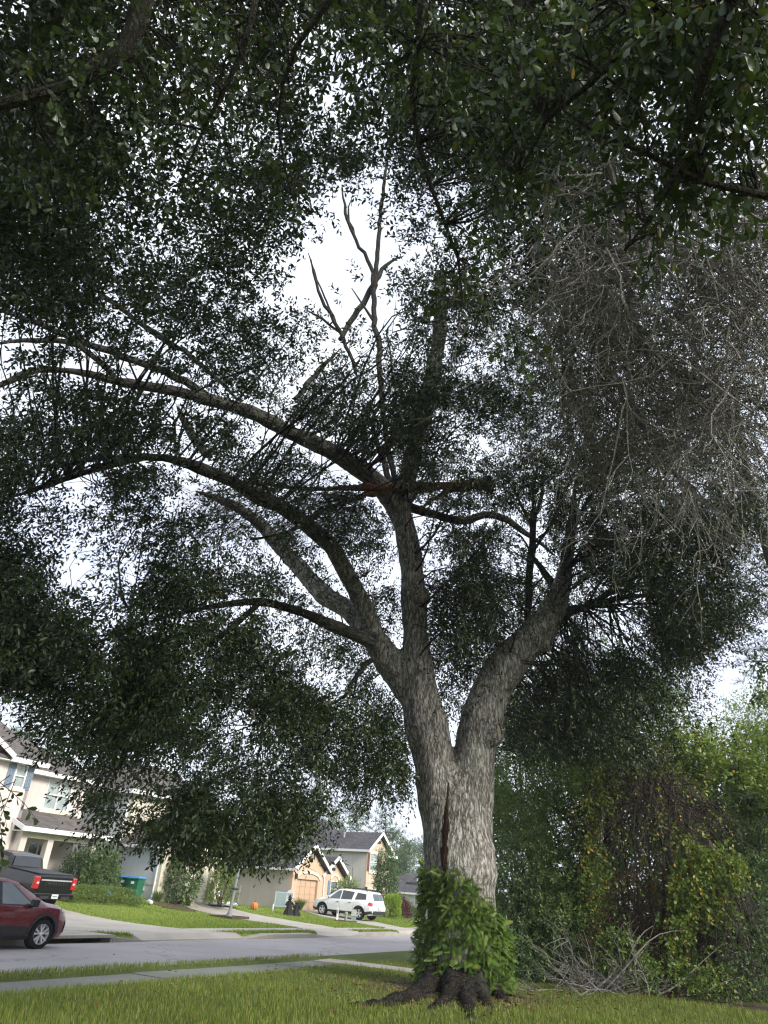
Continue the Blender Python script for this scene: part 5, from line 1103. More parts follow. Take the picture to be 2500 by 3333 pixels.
# peach one-storey house with twin gables
P = at(993, 2962, 60.0)
h = House('house', 'peach one-storey house with two front gables and arched garage', P)
gd = (-1.5, 1.4, 0, 2.02); wn = (3.9, 5.05, .95, 2.1)
h.wall(Fr(0), -2.1, 2.3, -.6, 2.63, M['peach'], .2, [gd]); h.wall(Fr(.4), 2.3, 5.9, -.6, 2.4, M['peach'], .2, [wn]); h.wall(Sd(-2.1), .2, 16, -.6, 2.63, M['taupe']); h.wall(Sd(2.3), .2, .4, -.6, 2.4, M['peach'], .02); MB().box(5.7, 5.9, .6, 16, -.6, 2.4).build('wall', M['taupe'], h.r)
h.tri(Fr(0), [(-2.1, 2.63), (2.3, 2.63), (.1, 4.15)], M['peach']); h.tri(Fr(.4), [(2.3, 2.4), (5.9, 2.4), (4.1, 3.55)], M['peach'])
h.garage(Fr(0), *gd, M['garpeach'])
m = MB(); n0 = 12
for i in range(n0):
    a0, a1 = math.pi * i / n0, math.pi * (i + 1) / n0
    q = [(-.05 + math.cos(a) * R_, 2.03 + math.sin(a) * z_) for a, R_, z_ in ((a0, 1.78, .62), (a1, 1.78, .62), (a1, 1.55, .40), (a0, 1.55, .40))]
    m.add([(x, -.002, z) for x, z in q] + [(x, -.08, z) for x, z in q], [(0, 1, 2, 3), (7, 6, 5, 4), (0, 4, 5, 1), (1, 5, 6, 2), (2, 6, 7, 3), (3, 7, 4, 0)])
m.build('arch_trim', M['trimcream'], h.r)
m = MB()
for i in range(8):
    a0, a1 = math.pi * i / 8, math.pi * (i + 1) / 8; q = [(4.48 + math.cos(a) * R_, 2.2 + math.sin(a) * z_) for a, R_, z_ in ((a0, .72, .45), (a1, .72, .45), (a1, .52, .25), (a0, .52, .25))]
    m.add([(x, .398, z) for x, z in q] + [(x, .33, z) for x, z in q], [(0, 1, 2, 3), (7, 6, 5, 4), (0, 4, 5, 1), (1, 5, 6, 2), (2, 6, 7, 3), (3, 7, 4, 0)])
m.build('arch_trim', M['trimcream'], h.r)
h.window(Fr(.4), *wn, 2, 2, 'panedark'); h.shutter(Fr(.4), 3.5, 3.86, .95, 2.1, M['shutblue']); h.shutter(Fr(.4), 5.09, 5.45, .95, 2.1, M['shutblue']); h.trim(Fr(.4), 3.8, 5.15, .8, .94, M['trimcream'], .08, 'sill')
for x0, x1, ap, za, y0, yb, ze in ((-2.5, 2.7, .1, 4.3, -.4, 9, 2.52), (2.0, 6.3, 4.15, 3.72, -.05, 9, 2.28)):
    h.slab([(x0, y0, ze), (ap, y0, za), (ap, yb, za), (x0, yb, ze)], M['shD']); h.slab([(x1, y0, ze), (ap, y0, za), (ap, yb, za), (x1, yb, ze)], M['shD'])
    h.bar((x0 - .02, y0 - .03, ze + .06), (ap, y0 - .03, za + .08), .05, .24, M['white']); h.bar((x1 + .02, y0 - .03, ze + .06), (ap, y0 - .03, za + .08), .05, .24, M['white'])
h.bar((-2.53, -.4, 2.58), (-2.53, 16.4, 2.58), .1, .16, M['white'], 'gutter'); h.slab([(-2.5, 9, 2.52), (6.3, 9, 2.52), (4.2, 11, 4.6), (.1, 11, 4.6)], M['shD']); h.slab([(-2.5, 9, 2.521), (-2.5, 16.4, 2.521), (1.9, 12.5, 4.6)], M['shD']); h.slab([(6.3, 9, 2.521), (6.3, 16.4, 2.521), (1.9, 12.5, 4.6)], M['shD'])
h.spout((2.2, -.06, 0), 2.5, 0); h.spout((2.62, .3, 0), 2.4, 0)
for x in (-1.85,): MB().box(x, x + .14, .01, .2, 2.0, 2.35, Fr(0)).build('wall_lamp', M['iron'], h.r)
MB().box(-.14, .34, .01, .06, 3.3, 3.55, Fr(0)).build('gable_vent', M['iron'], h.r); MB().box(3.9, 4.4, .01, .06, 2.85, 3.05, Fr(.4)).build('gable_vent', M['iron'], h.r)
MB().box(4.6, 4.85, .01, .2, .8, 1.3, Sd(-2.1)).build('meter_box', M['greybox'], h.r); MB().box(5.6, 5.8, .01, .16, 1.0, 1.3, Sd(-2.1)).build('meter_box', M['greybox'], h.r); MB().box(4.68, 4.76, .01, .1, -.1, .8, Sd(-2.1)).build('conduit', M['greybox'], h.r)
# two-storey tan house
P = at(1183, 2979, 75.0)
h = House('house', 'tan two-storey house with brown garage behind the white suv', P)
wn = (.5, 1.95, 3.7, 5.3); gd = (.12, 3.0, 0, 2.08)
h.wall(Fr(0), 0, 4.3, -.4, 5.5, M['tan'], .2, [wn, gd]); h.wall(Fr(.8), 4.3, 6.4, -.4, 5.3, M['tan'], .2, [(5.0, 5.5, 3.9, 5.0)]); h.wall(Sd(0), .2, 14, -.4, 5.5, M['grey']); MB().box(6.2, 6.4, 1, 14, -.4, 5.3).build('wall', M['grey'], h.r); h.wall(Sd(4.3), .2, .8, -.4, 5.3, M['tan'], .02)
h.tri(Fr(0), [(0, 5.5), (4.3, 5.5), (2.15, 7.0)], M['tan']); h.window(Fr(0), *wn, 2, 4, 'pane'); h.window(Fr(.8), 5.0, 5.5, 3.9, 5.0, 1, 2, 'pane'); h.shutter(Fr(0), .04, .46, 3.68, 5.3, M['shutbrown']); h.shutter(Fr(0), 1.99, 2.4, 3.68, 5.3, M['shutbrown']); h.shutter(Fr(.8), 4.62, 4.95, 3.9, 5.0, M['shutbrown']); h.shutter(Fr(.8), 5.55, 5.85, 3.9, 5.0, M['shutbrown'])
h.trim(Fr(0), .35, 2.1, 5.32, 5.6 - .12, M['trimcream']); h.trim(Fr(0), .35, 2.1, 3.5, 3.68, M['trimcream'], .09, 'sill'); h.trim(Fr(0), 0.01, 4.28, 2.66, 2.74, M['taupe'], .03, 'band'); h.garage(Fr(0), *gd, M['garbrown']); h.trim(Fr(0), .02, 3.15, 2.10, 2.32, M['trimcream'], .05, 'lintel')
h.slab([(-.45, -.45, 5.35), (2.15, -.45, 7.12), (2.15, 7.5, 7.12), (-.45, 7.5, 5.35)], M['shD']); h.slab([(4.75, -.45, 5.35), (2.15, -.45, 7.12), (2.15, 7.5, 7.12), (4.75, 7.5, 5.35)], M['shD'])
h.slab([(4.4, .3, 5.2), (6.9, .3, 5.2), (5.6, 6, 7.2), (3.2, 6, 7.2)], M['shD']); h.slab([(-.45, 4.2, 5.351), (3.6, 7.6, 8.35), (3.6, 9.5, 8.35), (-.45, 14.4, 5.351)], M['shD']); h.slab([(-.1, 4.6, 5.7), (6.9, 4.6, 5.5), (3.6, 7.6, 8.33)], M['shD']); h.slab([(6.9, 4.2, 5.3), (3.6, 7.6, 8.35), (3.6, 9.5, 8.35), (6.9, 14.4, 5.3)], M['shD'])
h.bar((-.47, -.48, 5.42), (2.15, -.48, 7.2), .05, .26, M['white']); h.bar((4.77, -.48, 5.42), (2.15, -.48, 7.2), .05, .26, M['white']); h.bar((-.48, -.45, 5.42), (-.48, 14.4, 5.42), .1, .2, M['white'], 'gutter'); h.bar((4.4, .27, 5.28), (6.95, .27, 5.28), .05, .22, M['white'])
MB().box(1.8, 2.5, .01, .06, 6.25, 6.5, Fr(0)).build('gable_vent', M['iron'], h.r); MB().box(-.05, .09, .01, .2, 2.0, 2.35, Fr(0)).build('wall_lamp', M['iron'], h.r)
MB().box(1.6, 1.8, 6.6, 7.6, 7.38, 7.5).build('roof_vent', M['vent'], h.r); MB().lathe([(.09, 6.2), (.09, 7.0), (.13, 7.02), (.13, 7.15)], 10, c=(1.3, 3.6, 0)).build('roof_pipe', M['greybox'], h.r); MB().lathe([(.09, 5.9), (.09, 6.7), (.13, 6.72), (.13, 6.85)], 10, c=(.8, 8.4, 0)).build('roof_pipe', M['greybox'], h.r)
# blue grey house at the end of the street
P = at(1345, 2985, 100.0)
h = House('house', 'blue grey one-storey house at the end of the street', P)
h.wall(Sd(0), -5, 7.5, -.6, 2.55, M['bluegrey']); h.wall(Fr(-5), .2, 9, -.6, 2.55, M['bluegrey']); MB().box(.2, 9, 7.3, 7.5, -.6, 2.55).build('wall', M['bluegrey'], h.r)
h.slab([(-.5, -5.5, 2.5), (-.5, 8, 2.5), (4.4, 3.2, 4.85), (4.4, -2.6, 4.85)], M['shD']); h.slab([(-.5, 8, 2.501), (9.5, 8, 2.501), (4.4, 3.2, 4.85)], M['shD']); h.slab([(-.5, -5.5, 2.501), (9.5, -5.5, 2.501), (4.4, -2.6, 4.85)], M['shD']); h.slab([(9.5, -5.5, 2.5), (9.5, 8, 2.5), (4.4, 3.2, 4.85), (4.4, -2.6, 4.85)], M['shD'])
h.bar((-.53, -5.5, 2.56), (-.53, 8, 2.56), .1, .2, M['white'], 'gutter'); h.spout((-.06, -.1, 0), 2.4, -.1)
for y, z, x in ((1.2, 3.75, 1.7), (-.3, 4.5, 3.2)): MB().box(x - .2, x + .05, y - .75, y + .75, z - .05, z + .1).build('roof_vent', M['vent'], h.r)
MB().lathe([(.08, 3.6), (.08, 4.2), (.12, 4.22), (.12, 4.35)], 8, c=(2.2, .7, 0)).build('roof_pipe', M['greybox'], h.r)
# ---------------------------------------------------------------- vehicles
def m_paint(name, c, rough=.22, coat=.6):
    t = NT(name); f = t.noise(t.coord(), 2.0, 3); d = t.noise(t.coord((1, 1, 2)), 6, 4)
    col = t.ramp(f, [(.3, tuple(x * .92 for x in c)), (.7, tuple(min(1, x * 1.06) for x in c))])
    return t.done(t.bsdf(col, t.math('ADD', rough, t.math('MULTIPLY', d, .10)), None, .5, 0, coat))
M['redpaint'] = m_paint('dark red paint', (.115, .008, .014)); M['blackpaint'] = m_paint('black paint', (.006, .006, .007), .2, .25); M['whitepaint'] = m_paint('white paint', (.78, .79, .80))
M['clad'] = m_plain('grey black cladding', (.028, .030, .033), .6, .15, 12, .3); M['tyre'] = m_plain('tyre rubber', (.014, .014, .015), .8, .25, 14, .2); M['alloy'] = m_plain('silver alloy', (.60, .61, .63), .35, .08, 8, .5, .25); M['chrome'] = m_plain('chrome', (.62, .63, .65), .15, .05, 8, .5, 1.0)
M['cglass'] = m_glass('car glass', (.05, .075, .078), .03); M['cdark'] = m_glass('tinted car glass', (.010, .012, .014), .03); M['redlamp'] = m_plain('red tail lamp', (.42, .012, .015), .15, .2, 20, .6, 0, .8); M['headlamp'] = m_plain('clear headlamp', (.62, .65, .68), .1, .1, 20, .6, .2, .8); M['amber'] = m_plain('amber lamp', (.5, .16, .03), .2, .1)
M['plate'] = m_plain('number plate', (.62, .63, .60), .4, .08, 30)
class Car:
    def __init__(s, name, label, P, rz, prof, paint, wheel_r, wheel_x, tw, arch=.06, spokes=5, rim='alloy', twin=True):
        s.r = empty(name, P, rz); tag(s.r, label, 'car' if 'pickup' not in name else 'pickup'); s.p = prof; s.wx = wheel_x; s.wr = wheel_r
        xs = sorted(set(np.round(np.concatenate([np.linspace(prof['x'][0], prof['x'][1], 46), [q[0] for q in prof['top']]]), 3)))
        V = []; 
        for x in xs:
            half = s.section(x); V.append(half + [(-y, z) for y, z in half[::-1][1:-1]])
        n = len(V[0]); m = MB()
        for x, sec in zip(xs, V): m.v += [(x, y, z) for y, z in sec]
        for i in range(len(xs) - 1): m.f += [(i * n + j, i * n + (j + 1) % n, (i + 1) * n + (j + 1) % n, (i + 1) * n + j) for j in range(n)]
        m.f.append(tuple(range(n))[::-1]); m.f.append(tuple((len(xs) - 1) * n + j for j in range(n)))
        body = m.build('body', M[paint], s.r)
        cut = MB()
        for x in wheel_x:
            for sg in (1, -1):
                a = sorted((sg * (tw + .35), sg * (tw - .28))); cut.lathe([(wheel_r + arch, a[0]), (wheel_r + arch, a[1])], 28, 'y', (x, 0, wheel_r))
        co_ = put(bpy.data.objects.new('cut', cut.mesh('cut', M['clad']))); co_.parent = s.r
        bpy.context.view_layer.update()
        md = body.modifiers.new('b', 'BOOLEAN'); md.object = co_; md.operation = 'DIFFERENCE'; md.solver = 'EXACT'
        dg = bpy.context.evaluated_depsgraph_get(); me = bpy.data.meshes.new_from_object(body.evaluated_get(dg)); body.modifiers.clear(); body.data = me; me.name = 'body'
        me.polygons.foreach_set('use_smooth', np.ones(len(me.polygons), bool)); me.set_sharp_from_angle(angle=math.radians(32)); bpy.data.objects.remove(co_)
        for x in wheel_x:
            for sg in (1, -1): s.wheel(x, sg, tw, spokes, rim, twin)
    def section(s, x):
        p = s.p; ip = lambda k: float(np.interp(x, *zip(*p[k])))
        top, bot, w_, wr = ip('top'), ip('bot'), ip('w'), ip('wr'); belt = min(ip('belt'), top - .05)
        return [(0, bot), (w_ * .86, bot), (w_ * .965, bot + .10), (w_, bot + (belt - bot) * .55), (w_ * .985, belt - .05), (w_ * .965, belt), (wr + (w_ * .965 - wr) * .10, top - (top - belt) * .10 - .015), (wr * .93, top - .012), (wr * .5, top), (0, top)]
    def sy(s, x, z):
        h = s.section(x); pts = sorted([(z_, y) for y, z_ in h[1:8]]); return float(np.interp(z, [a for a, b in pts], [b for a, b in pts]))
    def panel(s, name, pts, mat, off=.006, parent=None, sides=(1, -1)):
        """a convex outline in (x, z) laid on the flank as a fine grid"""
        P = np.array(pts, float); xs = np.linspace(P[:, 0].min() + .002, P[:, 0].max() - .002, 12); rows = 6; out = []
        for sg in sides:
            V = []
            for x in xs:
                zs = []
                for (a, b) in zip(P, np.roll(P, -1, 0)):
                    if (a[0] - x) * (b[0] - x) <= 0 and abs(a[0] - b[0]) > 1e-6: zs.append(a[1] + (b[1] - a[1]) * (x - a[0]) / (b[0] - a[0]))
                z0, z1 = min(zs), max(zs)
                for k in range(rows): z = z0 + (z1 - z0) * k / (rows - 1); V.append((x, sg * (s.sy(x, z) + off), z))
            out.append(MB().add(V, [(i * rows + j, i * rows + j + 1, (i + 1) * rows + j + 1, (i + 1) * rows + j) for i in range(11) for j in range(rows - 1)]).build(name, M[mat], parent or s.r, True))
        return out
    def across(s, name, x0, x1, inset, mat, off=.008, z_off=0.0):
        """glass that lies on the roof line between two stations (windscreen, rear window)"""
        V = []; n = 6
        for i in range(n + 1):
            x = x0 + (x1 - x0) * i / n; h = s.section(x); top = h[-1][1]; w_ = h[6][0] - inset
            V += [(x, w_ * k, top - .012 * abs(k) ** 2 + off) for k in (-1, -.5, 0, .5, 1)]
        return MB().add(V, [(i * 5 + j, i * 5 + j + 1, (i + 1) * 5 + j + 1, (i + 1) * 5 + j) for i in range(n) for j in range(4)]).build(name, M[mat], s.r, True)
    def wheel(s, x, sg, tw, spokes, rim, twin):
        R = s.wr; w_ = .22; e = empty('wheel', (0, 0, 0)); e.parent = s.r; e.location = (x, sg * tw, R)
        y = lambda q: sg * q
        MB().lathe([(R * .66, y(.012)), (R * .70, y(.025)), (R * .93, y(.018)), (R, y(-.02)), (R, y(-w_ + .02)), (R * .93, y(-w_)), (R * .66, y(-w_))], 32, 'y', (0, 0, 0), False).build('tyre', M['tyre'], e, True)
        m = MB(); m.lathe([(R * .67, y(.006)), (R * .64, y(.010)), (R * .60, y(-.06)), (R * .60, y(-.09))], 28, 'y', (0, 0, 0), False)
        for i in range(spokes):
            for dlt in ((-.16, .16) if twin else (0,)):
                a = 2 * math.pi * i / spokes + math.pi / 2; b = a + dlt * 1.6; wd = .05 * R if twin else .11 * R
                p0 = np.array([math.cos(a + dlt * .5) * R * .12, 0, math.sin(a + dlt * .5) * R * .12]); p1 = np.array([math.cos(b) * R * .64, 0, math.sin(b) * R * .64]); t_ = np.array([-math.sin((a + b) / 2), 0, math.cos((a + b) / 2)]) * wd
                m.add([p0 - t_ * .8 + [0, y(-.005), 0], p0 + t_ * .8 + [0, y(-.005), 0], p1 + t_ * 1.25 + [0, y(.008), 0], p1 - t_ * 1.25 + [0, y(.008), 0], p0 - t_ + [0, y(-.05), 0], p0 + t_ + [0, y(-.05), 0], p1 + t_ * 1.4 + [0, y(-.05), 0], p1 - t_ * 1.4 + [0, y(-.05), 0]], [(0, 1, 2, 3), (7, 6, 5, 4), (0, 4, 5, 1), (1, 5, 6, 2), (2, 6, 7, 3), (3, 7, 4, 0)])
        m.lathe([(R * .15, y(-.04)), (R * .15, y(.0)), (R * .10, y(.012)), (R * .02, y(.014))], 14, 'y'); m.build('rim', M[rim], e, True)
        MB().lathe([(R * .60, y(-.085)), (R * .02, y(-.09))], 20, 'y').build('brake', M['clad'], e)
    def arch_ring(s, mat='clad', r1=.075, r0=.012, z0=None, sides=(1, -1)):
        for x in s.wx:
            for sg in sides:
                V = []; n = 18
                for i in range(n + 1):
                    a = -.12 * math.pi + 1.24 * math.pi * i / n
                    for rr_, off in ((s.wr + .055 + r0 * 0, .012), (s.wr + .055 + r1, .016), (s.wr + .055 + r1, -.03), (s.wr + .055, -.10)):
                        X = x + math.cos(a) * rr_; Z = max(s.wr + math.sin(a) * rr_, s.section(min(max(X, s.p['x'][0]), s.p['x'][1]))[1][1] + .01); V.append((X, sg * (s.sy(min(max(X, s.p['x'][0]), s.p['x'][1]), Z) + off), Z))
                MB().add(V, [(i * 4 + j, i * 4 + (j + 1) % 4, (i + 1) * 4 + (j + 1) % 4, (i + 1) * 4 + j) for i in range(n) for j in range(4)]).build('wheel_arch', M[mat], s.r, True)
    def mirror(s, x, z, mat, glass='cglass'):
        for sg in (1, -1):
            y = s.sy(x, z); b = MB().add([(x + a * .11 * (1 - .25 * (c < 0)), sg * (y + .05 + bb_ * .17), z + c * .085 + .03) for a in (-.6, 1) for bb_ in (0, 1) for c in (-1, 1)], [(0, 1, 3, 2), (4, 6, 7, 5), (0, 4, 5, 1), (2, 3, 7, 6), (0, 2, 6, 4), (1, 5, 7, 3)]).build('mirror', M[mat], s.r)
            bv = b.modifiers.new('v', 'BEVEL'); bv.width = .03; bv.segments = 3
            MB().box(x - .072, x - .069, min(sg * (y + .07), sg * (y + .2)), max(sg * (y + .07), sg * (y + .2)), z - .03, z + .09).build('mirror_glass', M[glass], b)
            MB().box(x - .02, x + .03, min(sg * (y - .02), sg * (y + .07)), max(sg * (y - .02), sg * (y + .07)), z - .04, z).build('bracket', M['clad'], b)
    def handle(s, x, z, mat):
        for sg in (1, -1):
            y = s.sy(x, z); MB().box(x - .11, x + .11, min(sg * (y + .012), sg * (y + .045)), max(sg * (y + .012), sg * (y + .045)), z - .018, z + .02).build('door_handle', M[mat], s.r)
    def seam(s, x, z0, z1):
        for sg in (1, -1):
            zs = np.linspace(z0, z1, 6); V = []
            for z in zs: V += [(x - .004, sg * (s.sy(x, z) + .002), z), (x + .004, sg * (s.sy(x, z) + .002), z)]
            MB().add(V, [(2 * i, 2 * i + 1, 2 * i + 3, 2 * i + 2) for i in range(5)]).build('door_seam', M['clad'], s.r)
# red crossover at the far kerb
PR = dict(x=(-2.27, 2.25),
 top=[(-2.27, .98), (-2.18, 1.12), (-1.95, 1.42), (-1.5, 1.50), (-.6, 1.555), (.15, 1.545), (.5, 1.47), (.9, 1.28), (1.28, 1.075), (1.4, 1.045), (1.75, 1.0), (2.0, .93), (2.17, .84), (2.25, .66)],
 bot=[(-2.27, .48), (-2.05, .26), (-1.7, .22), (1.8, .22), (2.1, .26), (2.25, .40)], belt=[(-2.27, .90), (-1.5, 1.02), (0, .985), (1.2, .955), (1.8, .90), (2.25, .60)],
 w=[(-2.27, .70), (-2.05, .84), (-1.4, .905), (1.3, .905), (1.8, .87), (2.08, .78), (2.25, .60)], wr=[(-2.27, .6), (-1.9, .56), (-1.0, .60), (.3, .61), (.9, .66), (1.3, .74), (1.8, .72), (2.25, .5)])
wheel_w = np.array([-8.0, 21.0, 0]); P = wheel_w - 1.35 * S3 - .80 * N3; P[2] = .012
c = Car('red_crossover', 'dark red crossover parked against the far kerb by the storm drain', P, ANG, PR, 'redpaint', .345, (-1.35, 1.35), .86)
c.panel('side_window', [(-.02, 1.0), (.86, .985), (.80, 1.05), (.28, 1.42), (-.02, 1.46)], 'cglass'); c.panel('side_window', [(-.10, 1.0), (-1.0, 1.03), (-1.02, 1.40), (-.10, 1.46)], 'cglass'); c.panel('side_window', [(-1.08, 1.05), (-1.55, 1.14), (-1.35, 1.36), (-1.10, 1.40)], 'cdark')
c.panel('window_surround', [(-1.62, 1.00), (.98, .955), (.84, 1.06), (.28, 1.455), (-.4, 1.49), (-1.35, 1.42)], 'clad', .003); c.across('windscreen', .52, 1.25, .05, 'cglass'); c.across('rear_window', -2.14, -1.94, .06, 'cdark')
c.panel('lower_cladding', [(-1.0, .225), (.98, .225), (1.0, .30), (.95, .42), (-.95, .42), (-1.0, .3)], 'clad', .012); c.panel('rocker_trim', [(-.93, .43), (.93, .43), (.88, .52), (-.88, .55)], 'clad', .008)
c.arch_ring(); c.mirror(.82, 1.0, 'clad'); c.handle(-.02 + .22, .86, 'redpaint'); c.handle(-.85, .88, 'redpaint'); c.seam(-.06, .43, .98); c.seam(1.0, .55, .96); c.seam(-1.0, .55, 1.0)
c.panel('headlamp', [(1.80, .86), (2.12, .76), (2.17, .82), (1.92, .905)], 'headlamp', .01); c.panel('tail_lamp', [(-2.2, .92), (-1.95, .95), (-1.98, 1.05), (-2.2, 1.02)], 'redlamp', .01); c.panel('grille', [(2.05, .35), (2.22, .42), (2.235, .62), (2.08, .66)], 'clad', .01)
# black pickup in the drive
PT = dict(x=(-3.05, 2.83),
 top=[(-3.05, 1.30), (-3.0, 1.36), (-.92, 1.37), (-.88, 1.40), (-.80, 1.80), (-.6, 1.89), (.3, 1.92), (.75, 1.86), (1.45, 1.38), (1.6, 1.33), (2.5, 1.26), (2.75, 1.15), (2.83, .9)],
 bot=[(-3.05, .66), (-2.6, .52), (-2.2, .46), (2.4, .44), (2.83, .55)], belt=[(-3.05, 1.22), (-.95, 1.27), (1.4, 1.27), (2.6, 1.15), (2.83, .85)],
 w=[(-3.05, 1.0), (-2.95, 1.02), (2.2, 1.02), (2.6, .98), (2.83, .86)], wr=[(-3.05, .95), (-.92, .95), (-.86, .78), (-.6, .74), (.4, .74), (1.4, .82), (2.83, .8)])
P = S3 * 22.5 + N3 * -30.6; P[2] = float(zt(22.5, -30.0)) - .04
c = Car('black_pickup', 'black pickup truck with red tail lamps on the concrete driveway', P, math.radians(150), PT, 'blackpaint', .41, (-1.87, 1.87), .96, .09, 6, 'alloy', False)
c.r.rotation_euler = (0, math.radians(-5.0), math.radians(150))
c.panel('side_window', [(.15, 1.33), (1.22, 1.31), (.80, 1.72), (.15, 1.78)], 'cdark'); c.panel('side_window', [(.06, 1.33), (-.74, 1.35), (-.66, 1.72), (.06, 1.78)], 'cdark'); c.across('windscreen', .80, 1.42, .05, 'cdark'); c.across('rear_window', -.885, -.70, .10, 'cdark')
MB().add([(-.925, y * .70, 1.43) for y in (-1, 1)] + [(-.83, y * .63, 1.80) for y in (1, -1)] , [(0, 1, 2, 3)]).build('back_glass', M['cdark'], c.r)
tg = MB().box(-3.085, -3.05, -.80, .80, .74, 1.30).build('tailgate', M['blackpaint'], c.r); bv = tg.modifiers.new('v', 'BEVEL'); bv.width = .012
MB().box(-3.11, -3.086, -.76, .76, 1.15, 1.20).build('tailgate_trim', M['greybox'], tg)
tcv = bpy.data.curves.new('lettering', 'FONT'); tcv.body = 'CHEVROLET'; tcv.size = .17; tcv.align_x = 'CENTER'; tcv.extrude = .006; tcv.space_character = 1.25; M['letter'] = m_plain('black lettering', (.045, .045, .048), .3, .1); tcv.materials.append(M['letter']); o = put(text_obj('lettering', tcv), tg); o.location = (-3.094, 0, .99); o.rotation_euler = (math.pi / 2, 0, -math.pi / 2)
for sg in (1, -1):
    tl = MB().box(-3.10, -2.92, min(sg * .81, sg * 1.035), max(sg * .81, sg * 1.035), .84, 1.29).build('tail_lamp', M['redlamp'], c.r); bv = tl.modifiers.new('v', 'BEVEL'); bv.width = .03; bv.segments = 2
    MB().box(-3.106, -3.09, min(sg * .85, sg * .96), max(sg * .85, sg * .96), 1.03, 1.10).build('reverse_lens', M['headlamp'], tl)
bm_ = MB().box(-3.24, -3.02, -.98, .98, .50, .72).build('rear_bumper', M['blackpaint'], c.r); bv = bm_.modifiers.new('v', 'BEVEL'); bv.width = .04; bv.segments = 2
MB().box(-3.255, -3.242, -.16, .16, .53, .69).build('number_plate', M['plate'], bm_); MB().box(-3.262, -3.256, -.11, .11, .59, .63).build('plate_lettering', M['shut'], bm_); MB().box(-3.255, -3.242, -.72, -.30, .52, .62).build('bumper_step', M['clad'], bm_); MB().box(-3.255, -3.242, .30, .72, .52, .62).build('bumper_step', M['clad'], bm_)
MB().box(-2.98, -.95, -.86, .86, 1.372, 1.40).build('bed_cover', M['clad'], c.r); c.arch_ring('blackpaint', .05); c.mirror(1.25, 1.32, 'clad'); c.handle(-.55, 1.14, 'blackpaint'); c.handle(.3, 1.14, 'blackpaint'); c.seam(.10, .6, 1.3); c.seam(-.85, .6, 1.3)
# white suv in the drive
PS = dict(x=(-2.58, 2.52),
 top=[(-2.58, .92), (-2.50, 1.12), (-2.30, 1.60), (-2.15, 1.70), (-1.4, 1.755), (-.2, 1.775), (.35, 1.735), (.7, 1.58), (1.25, 1.20), (1.38, 1.14), (2.0, 1.06), (2.35, .98), (2.48, .80), (2.52, .62)],
 bot=[(-2.58, .50), (-2.3, .30), (2.1, .27), (2.52, .36)], belt=[(-2.58, .88), (-1.5, 1.13), (0, 1.09), (1.2, 1.04), (2.0, .97), (2.52, .6)],
 w=[(-2.58, .82), (-2.4, .94), (-1.6, .99), (1.6, .99), (2.15, .93), (2.4, .80), (2.52, .66)], wr=[(-2.58, .70), (-2.2, .66), (-1.2, .68), (.3, .68), (.9, .72), (1.3, .82), (2.52, .6)])
u0, v0_ = 48.15, -28.4; P = S3 * u0 + N3 * v0_; P[2] = float(zt(u0, v0_)) + .05
c = Car('white_suv', 'white three-row suv parked nose-in before the peach house', P, math.radians(150), PS, 'whitepaint', .375, (-1.51, 1.51), .93, .07, 5, 'alloy', False)
c.r.rotation_euler = (0, math.radians(-1.2), math.radians(148))
c.panel('side_window', [(.10, 1.12), (1.0, 1.09), (.92, 1.20), (.42, 1.60), (.10, 1.66)], 'cglass'); c.panel('side_window', [(.02, 1.12), (-.92, 1.15), (-.95, 1.62), (.02, 1.67)], 'cdark'); c.panel('side_window', [(-1.12, 1.17), (-1.98, 1.22), (-1.92, 1.55), (-1.15, 1.61)], 'cdark'); c.across('windscreen', .55, 1.28, .05, 'cglass'); c.across('rear_window', -2.47, -2.30, .07, 'cglass')
c.panel('lower_cladding', [(-1.05, .275), (1.07, .275), (1.07, .42), (-1.05, .44)], 'clad', .012); c.panel('bumper_cladding', [(-2.5, .42), (-1.95, .30), (-1.95, .50), (-2.5, .58)], 'clad', .012); c.panel('bumper_cladding', [(1.96, .28), (2.46, .38), (2.46, .50), (1.96, .46)], 'clad', .012)
MB().box(-2.62, -2.56, -.78, .78, .36, .60).build('rear_bumper', M['clad'], c.r); c.arch_ring('clad', .05); c.mirror(1.05, 1.12, 'whitepaint'); c.handle(.25, .95, 'chrome'); c.handle(-.75, .98, 'chrome'); c.seam(.06, .45, 1.1); c.seam(1.08, .5, 1.05); c.seam(-1.02, .5, 1.14)
c.panel('tail_lamp', [(-2.53, .86), (-2.18, .92), (-2.22, 1.10), (-2.49, 1.06)], 'redlamp', .012); c.panel('headlamp', [(2.0, .86), (2.38, .78), (2.40, .92), (2.05, 1.0)], 'headlamp', .012)
for sg in (1, -1): MB().tube([(-1.9, sg * .62, 1.73), (-1.7, sg * .62, 1.83), (-.2, sg * .62, 1.86), (.25, sg * .62, 1.76)], .022, 6).build('roof_rail', M['clad'], c.r)
MB().box(-2.66, -2.62, -.2, .2, .68, .84).build('number_plate', M['plate'], c.r)
